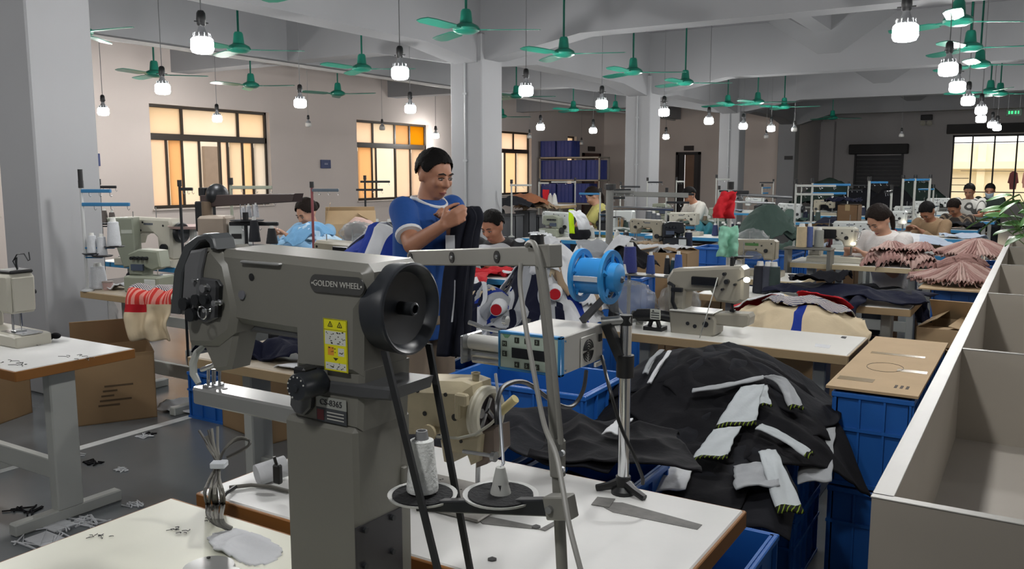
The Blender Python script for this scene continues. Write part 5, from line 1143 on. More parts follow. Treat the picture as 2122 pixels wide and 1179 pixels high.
# ---------------------------------------------------------------- potted plant at the end of the trough
pl = thing('potted_plant', 'leafy green potted plant standing in the trough at right edge', 'plant', (.16, 7.3, .63))
mb = MB(); mb.lathe([(.001, 0), (.07, 0), (.1, .16), (.105, .17), (.095, .17), (.085, .15), (.001, .15)], 20); mb.build('pot', M('pot_dark', '#4a4540', .6), pl)
leafm = M('plant_leaf', '#4f7f3d', .4, var=.25, scale=12); random.seed(9)
lm_ = None
for k in range(46):
    an = random.uniform(0, 2*PI); el = random.uniform(.75, 1.45); L0 = random.uniform(.26, .44); d = Vector((math.cos(an)*math.cos(el), math.sin(an)*math.cos(el), math.sin(el)))
    base_ = Vector((0, 0, .15)); tip = base_+d*L0*1.6
    if lm_ is None:
        def fl(u, v):
            w2 = .05*math.sin(PI*min(.999, v*1.0))**.8; return ((u-.5)*2*w2, v*.19, -.05*v*v+.01*abs(u-.5)*2)
        lo = sheet('leaf', fl, 4, 8, leafm, th=.001, parent=pl); lm_ = lo.data
    else:
        lo = bpy.data.objects.new('leaf', lm_); C.objects.link(lo); lo.parent = pl
    lo.location = tip; lo.rotation_euler = (random.uniform(-.5, .3), random.uniform(-.4, .4), an-PI/2)
    mb = MB(); mb.tube([base_, base_.lerp(tip, .5)+Vector((0, 0, .02)), tip], .003, 5); mb.build('stem', M('plant_stem', '#56733c', .6), pl)
# ---------------------------------------------------------------- left group: table at the nearest column
def sp(px, py, t, z=None):                              # a point at pixel px whose depth is t, standing on height z
    p = at(px, py, t)
    if z is not None: p = Vector((p.x, p.y, z))
    return p
TB = table(-5.55, -4.5, 3.36, 3.9, .75, edge_tan, 'tan-edged table beside the nearest column', M('tan_top', '#a79a86', .5))
stand(onz(182, 603, .75), .72, 'thread stand with black grip and blue arms at the nearest column', (0, .2), M('stand_white', '#b9bbbb', .4), YAW, ((.05, .257), (.115, .24), (.2, .305)), blue_arm, (0, .32))
TBP = onz(182, 603, .75)
mb = MB(); mb.cyl((0, 0, 0), (0, 0, .09), .016, n=12); mb.build('grip', blk, [o for o in C.objects if o.name.startswith('thread_stand')][-1]).location = (0, 0, .735)
for i, (x, y, t, r_, h_, lab) in enumerate(((196, 526, 5.45, .034, .13, 'left white thread cone on the blue stand by the column'), (214, 531, 5.4, .034, .14, 'right white thread cone on the blue stand by the column'), (243, 510, 5.9, .045, .18, 'large white thread cone beside the grey-green machine'), (203, 592, 5.5, .06, .17, 'large milky thread cone standing on the tan table'))):
    p = [TBP+RT*.05+Vector((0, 0, .26)), TBP+RT*.115+Vector((0, 0, .243)), TBP+RT*.2+Vector((0, 0, .308)), onz(205, 598, .75)][i]; spool(p, '#c3c6ca', r_, h_, lab, .75)
for i, (x, y, t) in enumerate(((217, 462, 7.5), (233, 466, 7.5))): p = at(x, y, t); spool(p, '#5b5350', .035, .12, ['left', 'right'][i]+' brown thread cone on the thin stand left of the first window', .6)
overlock(onz(318, 604, .75), .3, mach_green, 'grey-green overlock machine on the tan table', .85, True)
draped('striped cloth scraps on the tan table', onz(232, 598, .75).x, onz(232, 598, .75).y, .2, .16, .3, lambda x, y: .752, 0, [c_nst, c_white], pan(.5, 1, 0, 1), m_round, .06, 9, 101, n=22)
r = thing('cup', 'pinkish lidded cup on the tan table', 'cup', onz(224, 600, .75)); mb = MB(); mb.lathe([(.001, 0), (.03, 0), (.036, .05), (.001, .05)], 16); mb.build('body', M('cup_pink', '#a98d88', .5), r); mb = MB(); mb.lathe([(.038, .05), (.038, .058), (.001, .06)], 16); mb.build('lid', M('cup_lid', '#8d7f78', .5), r)
pe = ony(322, 610, 3.34); pe.z = .75
hang('cream cloth with red and navy stripes hanging off the tan table', [pe+Vector((-.04, .16, .05)), pe+Vector((-.02, .04, .085)), pe+Vector((0, -.03, .05)), pe+Vector((0, -.06, -.05)), pe+Vector((.01, -.07, -.16)), pe+Vector((.02, -.06, -.24))], .34, [c_nst, c_rst, c_red, c_cream], lambda u, v: 0 if v < .34 else (1 if v < .56 else (2 if v < .66 and u < .5 else 3)), None, .025, 2.2, 12, side=RT, taper=.25)
p = onz(322, 760, .35); draped('dark blue garment heap under the striped hanging cloth', -4.35, 3.55, .4, .3, .2, mound(-4.35, 3.55, .2, .16, .3, .32, 0, 1.3), .0, c_navy, None, m_round, .05, 6, 103, n=26)
crate((-4.35, 3.58, 0), 0, .36, .3, .3, 'dark blue crate under the dark blue garment heap')
bag((onz(190, 770, 0).x-.25, onz(190, 770, 0).y+.2, .0), .2, .16, .62, 'clear plastic bag standing on the floor by the nearest column', 3)
carton((-5.02, 3.22, 0), R(59.6), .47, .42, .43, 'large open cardboard box on the floor by the white line', kraft, (172, 20, 165, 168))
draped('bright red cloth inside the large open cardboard box', -4.96, 3.2, .2, .2, .3, lambda x, y: .38, 0, c_red, None, m_round, .05, 8, 105, n=18)
carton((-5.62, 2.75, 0), .35, .36, .3, .4, 'smaller cardboard box left of the large open one', kraft, (170, 60, 160, 150), prints=False)
L_, B_ = onz(462, 882, 0), onz(560, 921, 0); d = B_-L_; an = math.atan2(d.y, d.x); n_ = Vector((-math.sin(an), math.cos(an), 0)); ce = (L_+B_)/2+n_*.2
carton((ce.x, ce.y, 0), an, d.length, .4, .38, 'closed cardboard box on the floor behind the grey machine', kraft, closed=True, prints=False)
draped('white paper sheet on the floor behind the large cardboard box', onz(395, 845, 0).x, onz(395, 845, 0).y, .35, .25, .4, lambda x, y: .002, 0, c_white, None, m_rect, .05, 5, 106, name='paper_sheet', cat='paper', n=20)
random.seed(31)
for i, (x, y, s_) in enumerate(((150, 945, 1), (190, 960, .8), (120, 1090, 2), (185, 1085, 1.6), (60, 1060, 1.4), (300, 905, .8), (250, 975, .7), (310, 900, .6), (95, 1120, 2.2), (280, 1048, .8))):
    c = onz(x, y, 0); mb = MB(); pts = []
    for k in range(5):
        a = [Vector((random.uniform(-.07, .07)*s_, random.uniform(-.05, .05)*s_, .004)) for _ in range(4)]; mb.tube(a, .004, 4)
    if i in (2, 8): mb.box(-.08, .06, -.05, .05, .001, .006)
    o = mb.build('thread_scraps', c_white if i % 3 != 1 else c_black); o.location = (c.x, c.y, .001)
    tag(o, ['pale thread scraps by the white floor line', 'dark thread scraps by the white floor line', 'crumpled pale scraps beside the left table foot', 'curled pale thread at the right of the left table foot', 'dark and pale scraps left of the left table foot', 'pale scrap under the white floor line', 'small pale thread in the middle of the floor', 'dark thread in the middle of the floor', 'large pale paper scrap in front of the left table foot', 'short thread near the bottom-edge table'][i], 'thread scraps', kind='stuff')
# ---------------------------------------------------------------- tables and machines behind the big grey machine
def tab(px0, px1, t, depth, em, label, z=.76, top=None):
    y = 358+(HCAM-z)*FPX/t; a, b = onz(px0, y, z), onz(px1, y, z); Y = (a.y+b.y)/2
    a = ony(px0, y, Y); b = ony(px1, y, Y); return table(a.x, b.x, Y, Y+depth, z, em, label, top)
tab(425, 715, 5.2, .6, edge_tan, 'tan-edged table carrying the beige machine behind the grey arm')
p = at(690, 611, 5.45); machine((p.x-.02, p.y, .76), PI, mach_beige, 'beige sewing machine with dark panel between grey arm and woman in blue', 1.1, panel=M('panel_black'), tension=True).rotation_euler = (0, 0, 0)
p = at(455, 600, 5.5); r = thing('machine_cabinet', 'tall beige machine cabinet under the brown overhead rail', 'machine', (p.x, p.y, .76), YAW)
mb = MB(); mb.box(-.09, .09, -.1, .1, 0, .52, b=.015); mb.build('body', M('cabinet_beige', '#9a8c7e', .45), r); mb = MB(); mb.box(.1, .2, -.08, .08, 0, .48, b=.01); mb.build('side_unit', mach_white, r)
mb = MB(); mb.box(.125, .15, -.086, -.08, .3, .33); mb.box(.12, .18, -.086, -.08, .38, .41); mb.build('switch', blk, r); mb = MB(); mb.cyl((.28, -.04, .05), (.28, -.04, .3), .05, n=18); mb.build('winder', dkmetal, r)
p = at(437, 600, 5.65); r = thing('overhead_rail', 'brown overhead rail on a post in front of the first window', 'rail', (p.x, p.y, .76)); q0, q1 = at(425, 417, 5.65), at(621, 411, 5.2); 
mb = W(r); mb.cyl((p.x, p.y, .76), (p.x, p.y, q0.z), .035, n=12); mb.build('post', M('post_brown', '#6d5c4a', .5), r)
d = q1-q0; mb = MB(Matrix.Translation(q0-r.location) @ d.to_track_quat('X', 'Z').to_matrix().to_4x4()); mb.prism([(0, -.04), (d.length-.02, -.02), (d.length, .03), (0, .04)], -.04, .04, 'y', b=.004); mb.build('rail', M('rail_brown', '#3f3230', .5), r)
mb = W(r); mb.box(q0.x-.05, q0.x+.05, q0.y-.05, q0.y+.05, q0.z-.2, q0.z+.0, b=.008); mb.box(q0.x-.03, q0.x+.03, q0.y-.03, q0.y+.03, q0.z+.035, q0.z+.09, b=.005); mb.build('bracket', dkmetal, r)
mb = MB(); mb.ball((0, 0, 0), (.075, .075, .075), 18, 10); o = mb.build('round_cap', dkmetal); o.location = at(450, 404, 5.6); tag(o, 'black dome-shaped cap sitting on the brown overhead rail', 'cap')
for i, (x, y0, y1, c_, t) in enumerate(((505, 452, 428, '#c2c4c8', 5.3), (516, 452, 424, '#c2c4c8', 5.3), (531, 452, 422, '#c2c4c8', 5.3), (528, 502, 452, '#15181f', 5.2), (564, 506, 470, '#191b20', 5.2))):
    p = at(x, y0, t); spool(p, c_, .02 if i < 3 else .036, (y1-y0)*-1*t/FPX, ['left small white thread cone under the brown rail', 'middle small white thread cone under the brown rail', 'right small white thread cone under the brown rail', 'left tall black thread cone above the grey arm', 'right black thread cone above the grey arm'][i], .6)
p = at(515, 600, 5.3); r = stand((p.x, p.y, .76), .52, 'thread rack with tray bar holding white cones behind the grey arm', (-.1, .2), dkmetal, YAW, ((-.03, .5), (.0, .5), (.045, .5), (.04, .345), (.145, .335)), dkmetal)
p = at(545, 545, 5.0); overlock((p.x, p.y, .76), .2, mach_white, 'small white machine head just above the grey arm', .9)
# pink tray behind
r = thing('sewing_tray', 'pale pink round tray on a table below the first window', 'tray', at(400, 470, 7.2)); mb = MB(); mb.lathe([(.001, -.01), (.18, -.01), (.2, .012), (.19, .012), (.17, 0), (.001, 0)], 30); mb.build('dish', M('tray_pink', '#c9aaa5', .5), r)
mb = MB(); mb.cyl((0, 0, -.01), (0, 0, .76-at(400, 470, 7.2).z), .03, n=10); mb.build('stem', leg_grey, r)
TG = tab(200, 400, 7.3, .55, edge_blue, 'blue-edged table below the first window')
p = at(285, 533, 7.4); machine((p.x, p.y, .76), YAW*.4, mach_cream, 'cream sewing machine below the first window, nearest the column', 1.25)
p = at(262, 530, 7.2); r = thing('machine_cover', 'grey-green tapered machine housing left of the cream machine', 'machine', (p.x, p.y, .76), YAW)
mb = MB(); mb.prism([(-.12, .42), (.1, .42), (.11, .02), (.0, 0)], -.07, .07, 'y', b=.01); mb.build('housing', mach_green, r); mb = MB(); mb.box(.0, .09, -.072, -.069, .29, .32); mb.build('label', M('label_pale'), r)
p = at(360, 525, 7.6); r = thing('black_panel', 'black folded display panel leaning beside the cream machine', 'panel', (p.x, p.y, .76)); mb = MB(); mb.box(-.06, .06, -.012, .012, 0, .3, b=.004, rot=Matrix.Rotation(.25, 3, 'Y')); mb.build('panel', blk, r); mb = MB(); mb.box(-.03, .03, -.03, .03, 0, .06, b=.004); mb.build('foot', blk, r)
def thin(px, ytop, t, arm, label, col=None, tc=None, zb=.76, trays=(), arm2=None, r_=.011):
    p = at(px, ytop, t); return stand((p.x, p.y, zb), p.z-zb, label, arm, col, YAW, trays, tc, arm2, r_=r_)
thin(205, 378, 7.5, (0, .15), 'thin stand with short dark arm left of the first window', dkmetal, dkmetal, 0, ((.05, 1.108), (.12, 1.09)))
thin(372, 381, 6.6, (0, .1), 'thin dark stand in front of the first window', dkmetal, dkmetal, 0)
thin(478, 377, 6.2, (0, .3), 'grey-green jointed stand arm in front of the first window', mach_green, mach_green, 0, arm2=(.1, .32))
thin(646, 384, 7.0, (0, .22), 'thin reddish stand with blue-grey arm between the windows', M('stand_red', '#7c3d42', .5), M('arm_bluegrey', '#4d5a66', .4))
thin(756, 369, 9.5, (-.05, .28), 'thin stand with arm in front of the second window', dkmetal, dkmetal, 0, arm2=(-.1, .2))
# woman in blue: blue-edged table
TF = table(-6.0, -5.1, 4.85, 5.35, .90, edge_blue, 'blue-edged table of the woman in the light blue shirt', laminate)
# stuff right of her: carton, bags, brown table
TJ = tab(745, 880, 10.2, .6, M('brown_edge', '#5b4436', .5), 'brown table below the second window', .76, M('brown_top', '#6d5545', .5))
p = at(728, 520, 8.6); crate((p.x, p.y, 0), YAW, .6, .45, .8, 'tall crate under the open cardboard box below the second window'); carton((p.x, p.y, .81), YAW+.2, .5, .4, .24, 'open cardboard box with raised flap below the second window', kraft_l, (40, 20, 15, 60))
for i in range(6):
    p = at(768+13*i, 461+i*.5, 10.2); spool((p.x, p.y, .76), ['#3a3d42', '#2c2f33', '#45474c'][i % 3], .055, .2+.03*(i % 2), f'dark thread cone, {ORD[i]} from the left on the brown table', .8, group='dark cones on the brown table')
p = at(745, 540, 7.2)
crate((p.x, p.y, 0), YAW, .6, .45, .72, 'tall crate under the white cloth pile below the cardboard box', M('bin_grey', '#4a4c50', .5))
for i, (dx, m_, lab) in enumerate(((-.12, c_white, 'white garment heap left below the open cardboard box'), (.15, c_grey, 'grey white garment heap below the brown table'), (.02, c_pinkp, 'pale pink sheet on the white garment heap'))):
    draped(lab, p.x+dx, p.y+.1*i, .5, .5, .3*i, mound(p.x, p.y, .3, .25, .18+.08*i, .73, 0, 1.2), .03*i, m_, None, m_round, .07, 5, 110+i, n=30)
bag((p.x+.1, p.y-.12, .95), .16, .12, .2, 'crumpled clear bag on the white garment heap', 7)
# red white blue heap behind the grey arm
p = at(770, 600, 5.0); TR = tab(690, 860, 4.75, .7, edge_tan, 'table under the red white and blue garment heap'); hw = mound(p.x, p.y+.1, .36, .3, .40, .77, .2, 1.1)
for i, (dx, dy, w_, l_, rz_, ms, mf, lab) in enumerate(((-.14, .0, .5, .45, .5, [c_royal, c_white], pan(.8, 1, 0, 1), 'royal blue garment left in the red white and blue heap'), (.05, .06, .55, .5, .7, [c_white, c_white, c_royal], lambda u, v: 2 if (.4 < u < .5 and v > .3) else 0, 'white garment with navy stripes in the red white and blue heap'), (.2, .05, .35, .4, -.4, [c_red, c_white], pan(0, .15, 0, 1), 'red garment right in the red white and blue heap'), (.2, -.14, .4, .3, .2, [c_royal, c_white], lambda u, v: int(u*5) % 2, 'blue and white checked garment low in the red white and blue heap'), (-.05, .22, .4, .3, .1, [c_white, c_grey], pan(.4, .6, 0, 1), 'white garment on the back of the red white and blue heap'))):
    draped(lab, p.x+dx, p.y+.1+dy, w_, l_, rz_, hw, .015+.02*i, ms, mf, m_shirt if i < 3 else m_round, .05, 5, 120+i, n=40)
p = at(792, 505, 6.6); draped('orange cloth scrap behind the red white and blue heap', p.x, p.y, .22, .2, .2, lambda x, y, z=p.z: z, 0, cl('orange', '#cf8a60'), None, m_round, .07, 7, 131, n=18)
crate((p.x, p.y, 0), 0, .3, .3, p.z-.02, 'tall crate under the orange cloth scrap')
# ---------------------------------------------------------------- middle: table behind the standing man, jersey heaps
TA = table(-4.1, -3.13, 5.35, 5.9, .76, edge_blue, 'blue-edged table of the man in the black striped shirt', laminate)
draped('red cloth on the left end of the blue-edged table', -3.62, 5.6, .35, .4, .1, lambda x, y: .762, 0, c_red, None, m_round, .07, 6, 140, n=26)
draped('white garment with brown trim on the blue-edged table', -3.32, 5.6, .4, .36, .1, lambda x, y: .762, .01, [c_white, c_tan], pan(.3, .36, 0, 1), m_round, .05, 6, 141, n=30)
hang('red cloth corner hanging off the front of the blue-edged table', [onz(985, 565, .80), onz(990, 578, .78), at(995, 600, 6.1), at(992, 620, 6.1)], .2, [c_red, c_white], lambda u, v: 1 if u < .4 and v > .5 else 0, None, .02, 1, 8, side=RT, taper=.6)
p = at(1008, 700, 4.7); crate((p.x, p.y, 0), .2, .4, .36, .5, 'blue crate under the jersey heap beside the man\'s trousers')
hj = mound(p.x, p.y, .25, .2, .34, .52, 0, 1.2)
def jersey_heap(px_, py_, hf, rows, seed, size=.34):
    for i, (dx, dy, ms, mf, lab) in enumerate(rows):
        draped(lab, px_+dx, py_+dy, size, size*1.1, .7*i, hf, .012*i+.005, ms, mf, m_shirt if i % 2 else m_round, .05, 9, seed+i, n=40, crumple=.025)
stp = lambda a, n=9: (lambda u, v: 1 if int(u*n) % a == 0 else 0)
jersey_heap(p.x, p.y, hj, [(0, 0, [c_white, c_royal], pan(.4, .6, 0, 1), 'white jersey with blue stripe in the heap beside the man'), (.1, -.1, [c_white, c_royal, c_red], lambda u, v: 1 if v > .75 else (2 if v < .1 else 0), 'white jersey with red hem in the heap beside the man'), (-.1, -.06, [c_royal, c_white], lambda u, v: int(u*6) % 2, 'blue and white jersey left in the heap beside the man'), (.02, .06, [c_cream, c_white], pan(.5, 1, 0, 1), 'cream jersey on top of the heap beside the man'), (.13, .02, [c_grey, c_royal], stp(3), 'grey jersey with blue lines right in the heap beside the man'), (-.04, -.14, [c_white, c_navy], pan(.3, .42, 0, 1), 'white jersey with navy line low in the heap beside the man')], 150)
def cuff(loc, rz, label):
    r = thing('jersey_cuff', label, 'cuff', loc, rz); mb = MB(); mb.lathe([(.033, .0), (.045, .11), (.001, .11)], 16, ax='y'); mb.build('sleeve', c_white, r)
    mb = MB(); mb.lathe([(.001, -.002), (.028, -.002), (.031, .001)], 16, ax='y'); mb.build('lining', c_red, r)
cuff(at(1028, 642, 4.42), .4, 'white sleeve end with red lining on the heap beside the man'); cuff(at(1150, 610, 4.42), .5, 'white sleeve end with red lining on the heap behind the reel')
p = at(1140, 680, 4.75); crate((p.x, p.y, 0), .1, .46, .4, .36, 'lower blue crate under the cream garment heap'); crate((p.x, p.y, .365), .1, .46, .4, .3, 'upper blue crate under the cream garment heap')
hc = mound(p.x, p.y, .27, .24, .42, .66, 0, 1.1)
jersey_heap(p.x, p.y, hc, [(0, 0, [c_cream, c_white], pan(.3, .45, 0, 1), 'cream garment on the heap behind the blue reel'), (-.12, -.12, [c_white, c_royal], pan(.55, .8, .2, 1), 'white and blue garment low on the heap behind the reel'), (.12, -.1, [c_white, c_royal], pan(.45, .55, 0, 1), 'white garment with blue stripe on the heap behind the reel'), (-.08, .1, [c_royal, c_white], pan(.5, 1, 0, 1), 'blue garment at the left of the heap behind the reel'), (.05, .08, [c_cream, c_tan], lambda u, v: int(u*9) % 2, 'pleated cream cloth topping the heap behind the reel'), (-.02, -.18, [c_grey, c_navy], stp(3), 'grey garment with navy lines low on the heap behind the reel'), (.14, .05, [c_white, c_tan], stp(4), 'white garment with tan lines right on the heap behind the reel'), (-.14, .0, [c_nst, c_white], pan(.5, 1, 0, 1), 'navy striped garment left on the heap behind the reel')], 160, .38)
p = at(1222, 570, 6.1); crate((p.x, p.y, 0), .1, .36, .36, .8, 'tall crate under the white heap behind the blue reel')
for i, (dx, m_, lab) in enumerate(((-.08, c_white, 'left white garment on the tall crate behind the reel'), (.12, c_grey, 'right white garment on the tall crate behind the reel'))): draped(lab, p.x+dx, p.y, .4, .4, .4*i, mound(p.x, p.y, .22, .2, .2, .81, 0, 1.2), .03*i, m_, None, m_round, .08, 6, 170+i, n=30)
p = at(1300, 560, 5.8); crate((p.x, p.y, 0), .1, .28, .3, .86, 'tall crate under the black and white cloth behind the big blue cone')
draped('black cloth behind the big blue thread cone', p.x+.03, p.y, .32, .3, .2, mound(p.x, p.y, .16, .16, .16, .87, 0, 1.2), 0, c_black, None, m_round, .08, 7, 175, n=26)
draped('white cloth on the black cloth behind the big blue thread cone', p.x-.04, p.y-.03, .22, .2, .5, mound(p.x, p.y, .16, .16, .18, .89, 0, 1.2), .02, c_white, None, m_round, .08, 8, 176, n=24)
# frame stand with long rails
p = onz(1258, 535, .0); pb_ = at(1262, 520, 7.8)
r = stand((pb_.x, pb_.y, .5), at(1268, 388, 7.8).z-.5, 'tall grey frame stand with two long rails behind the blue reel', (0, .22), M('frame_grey', '#7d7e7a', .4), YAW, (), M('frame_grey'), None, r_=.035)
for (x0, y0, x1, y1, rr) in ((1268, 401, 1425, 405, .03), (1255, 430, 1395, 434, .016)):
    a, b = at(x0, y0, 7.8), at(x1, y1, 7.9); mb = W(r); mb.M = (Matrix.Translation(r.location) @ Matrix.Rotation(YAW, 4, 'Z')).inverted(); mb.tube([a, b], rr, 4 if rr > .02 else 8); mb.build('long_rail', M('frame_grey') if rr > .02 else steel, r)
crate((pb_.x, pb_.y, 0), YAW, .4, .4, .49, 'crate carrying the tall grey frame stand')
# rows of blue-edged tables in front of the far columns
TBb = table(-5.4, -4.3, 8.95, 9.5, .76, edge_blue, 'blue-edged table nearest to the second column', laminate)
TCc = table(-5.4, -4.1, 10.5, 11.05, .76, edge_blue, 'blue-edged table with dark green cloth right of the white cloth', laminate)
TDd = table(-5.4, -3.9, 12.3, 12.85, .76, edge_blue, 'blue-edged table of the man in the white tee', laminate)
TEe = table(-7.6, -6.5, 10.4, 10.95, .76, edge_blue, 'blue-edged table right of the column behind the man', laminate)
TEg = table(-5.6, -4.4, 16.9, 17.5, .76, edge_blue, 'far blue-edged table before the fourth column', laminate)
machine(onz(1120, 490, .76)+Vector((0, .2, 0)), .0, mach_white, 'white sewing machine on the table nearest the second column', .92)
machine((-4.75, 10.75, .76), PI, mach_white, 'white overlock-like machine on the dark green cloth table', .85)
overlock((-5.1, 12.6, .76), 0, mach_green, 'grey-green machine on the table of the man in the white tee', .95)
machine((-7.1, 10.65, .76), 0, mach_cream, 'cream machine on the table right of the column behind the man', .9)
p = at(1165, 488, 9.8); mb = MB(); mb.ball((0, 0, .07), (.13, .1, .09)); mb.ball((-.08, 0, .05), (.07, .07, .06)); o = mb.build('dark_bundle', c_char); o.location = (p.x, 9.1, .76); tag(o, 'round dark bundle on the blue-edged table nearest the second column', 'bundle')
p = at(1198, 480, 10.0); hang('white cloth hanging over the machine right of the lime strip', [at(1190, 437, 10), at(1200, 446, 9.9), at(1208, 460, 9.85), at(1212, 476, 9.85)], .14, c_white, None, None, .02, 1, 9, side=RT)
hang('bright lime cloth strip hanging beside the white cloth', [at(1184, 434, 10.15), at(1184, 455, 10.12), at(1186, 484, 10.1)], .06, c_lime, None, None, .01, 1, 10, side=RT)
draped('dark green cloth lying on the blue-edged table', -4.6, 10.8, .7, .45, .1, lambda x, y: .762, 0, c_green, None, m_round, .05, 5, 180, n=26)
draped('dark green garment on the table of the man in the white tee', -4.35, 12.5, .8, .5, .0, lambda x, y: .762, .0, c_green, None, m_round, .1, 5, 181, n=30)
hang('teal cloth hanging from the table of the man in the white tee', [onz(1465, 458, .80)+Vector((0, .2, 0)), onz(1465, 466, .79), at(1462, 480, 12.35), at(1455, 490, 12.35)], .5, c_teal, None, None, .03, 2, 11, side=RT, taper=.4)
thin(1060, 377, 10.5, (-.02, .25), 'white thread stand right of the column behind the man', leg_grey, leg_grey)
thin(1117, 374, 13, (-.01, .15), 'white thread stand with red cloth in front of the crate rack', leg_grey, leg_grey)
hang('red cloth hanging in front of the crate rack', [at(1131, 393, 12.9), at(1131, 415, 12.9), at(1128, 440, 12.9)], .1, c_red, None, None, .02, 1, 13, side=RT, taper=.3)
thin(1192, 372, 13.5, (-.38, 0), 'white thread stand with long bar before the brown door', leg_grey, leg_grey, 0)
for i, (x, c_) in enumerate(((1140, '#b9b6b2'), (1149, '#c6c6c2'))): p = at(x, 424, 12.8); spool(p, c_, .05, .16, ['left', 'right'][i]+' white cone in front of the crate rack', .5); 
r = table(at(1100, 440, 12.8).x, at(1190, 440, 12.8).x, at(1140, 424, 12.8).y-.25, at(1140, 424, 12.8).y+.25, at(1145, 424, 12.8).z, edge_tan, 'high table with white cones before the crate rack')
thin(1342, 372, 12.5, (0, .22), 'grey thread stand before the third column', leg_grey, dkmetal, 0)
thin(1402, 371, 13.5, (0, .12), 'white thread stand before the half-open door', leg_grey, leg_grey)
thin(1485, 366, 12.5, (0, .2), 'thread stand before the fourth column', leg_grey, leg_grey)
for i in range(3): p = at(1345+9*i, 444, 12.4); spool((p.x, p.y, .76), '#565a60', .055, .26-.03*i, f'grey thread cone, {ORD[i]} from the left on the table of the man in white tee', .85, group='grey cones on the white tee man\'s table')
# hanging red bag, mint cloth, stand at left end of trouser table
rs = thin(1514, 386, 5.6, (0, .12), 'thread stand with long rails beside the red bag', leg_grey, dkmetal, .76, ((.1, .24), ), None, .014)
for (x0, y0, x1, y1, rr) in ((1516, 402, 1640, 409, .01), (1520, 418, 1605, 421, .008)):
    a, b = at(x0, y0, 5.6), at(x1, y1, 5.9); mb = W(rs); mb.M = (Matrix.Translation(rs.location) @ Matrix.Rotation(YAW, 4, 'Z')).inverted(); mb.tube([a, b], rr, 6); mb.build('long_rail', steel, rs)
hang('bright red bag hanging from the thread stand', [at(1510, 398, 5.55), at(1504, 420, 5.52), at(1498, 440, 5.5), at(1500, 452, 5.5)], .1, c_red, None, None, .03, 1.2, 14, side=RT, taper=-.35, name='red_bag', cat='bag')
hang('mint green cloth hanging on the thread stand', [at(1510, 470, 5.575), at(1510, 476, 5.56), at(1508, 500, 5.53), at(1506, 532, 5.52)], .11, c_mint, None, None, .03, 1.3, 15, side=RT, taper=-.2)
# cartons and crates right of the reel
p = at(1375, 560, 7.2); carton((p.x, p.y, 0), .1, .5, .4, .9, 'tall cardboard box with dark print behind the blue cones', kraft, (95, 80, 80, 80), prints=True)
draped('white cloth in the tall cardboard box behind the blue cones', p.x, p.y, .4, .3, 0, lambda x, y: .88, 0, c_white, None, m_round, .09, 6, 185, n=24)
p = at(1455, 610, 6.2); carton((p.x-.05, 6.05, 0), .0, .42, .3, .68, 'long low cardboard box behind the pale machine', kraft, (30, 25, 70, 80), prints=False)
p = at(1488, 540, 8.5); crate((p.x, p.y, .0), 0, .35, .4, .42, 'lower blue crate right of the tall cardboard box'); crate((p.x, p.y, .425), 0, .35, .4, .4, 'upper blue crate right of the tall cardboard box')
p = at(1558, 560, 7.0); crate((p.x, p.y, .0), 0, .3, .35, .42, 'lower blue crate under the plastic bag'); crate((p.x, p.y, .425), 0, .3, .35, .42, 'upper blue crate under the plastic bag')
bag((p.x, p.y, .85), .14, .12, .24, 'clear plastic bag on the blue crates', 8)
for i, (x, c_) in enumerate(((1533, '#14191a'), (1585, '#161a26'), (1618, '#2f3f3c'), (1604, '#3c404c'))):
    p = at(x, 585, 5.75); spool((p.x, 5.62, .76), c_, .045, .2, ['black', 'navy', 'dark green', 'slate'][i]+' thread cone on the trouser table', .85)
for i, (x, c_) in enumerate(((1527, '#1d2b2a'), (1637, '#2a3438'))):
    p = onz(x, 632, .76); 
TT = table(-2.45, -1.45, 6.35, 6.9, .76, edge_cream, 'cream-edged table under the beige machine with green label', laminate)
p = onz(1690, 585, .76); mm = machine((-1.75, 6.6, .76), 0, mach_beige, 'beige sewing machine with green label in front of the woman in white', .85, True)
mb = MB(); mb.box(-.2, -.08, -.0672, -.066, .275, .3); mb.build('name_label', M('label_green', '#3e6a35', .5), mm)
for i, (x, y0, c_, r_, h_, lab) in enumerate(((1660, 500, '#b9a888', .045, .2, 'cream thread pack on the shelf left of the woman in white'), (1676, 500, '#4a5a8c', .03, .2, 'blue thread cone right of the cream thread pack'), (1696, 498, '#8d8f88', .04, .17, 'grey thread cone left of the woman in white'))): p = at(x, 520, 7.5); spool((p.x, 7.1 if 0 else p.y, .9), c_, r_, h_, lab, .95)
p = at(1677, 520, 7.5); r = thing('spool_shelf', 'small shelf with thread cones behind the beige machine', 'shelf', (p.x, p.y, 0)); mb = MB(); mb.box(-.2, .2, -.1, .1, .885, .9, b=.003); mb.build('board', M('rack_grey'), r)
for s in (-1, 1): mb = MB(); mb.box(s*.18-.015, s*.18+.015, -.08, .08, 0, .885); mb.build('side', M('rack_grey'), r)
pm = onz(1800, 540, .76); mw = machine((-1.42, 7.98, .76), 0, mach_cream, 'pale sewing machine with work lamp in front of the woman in white', .95, True, lamp=True, panel=M('panel_black'))
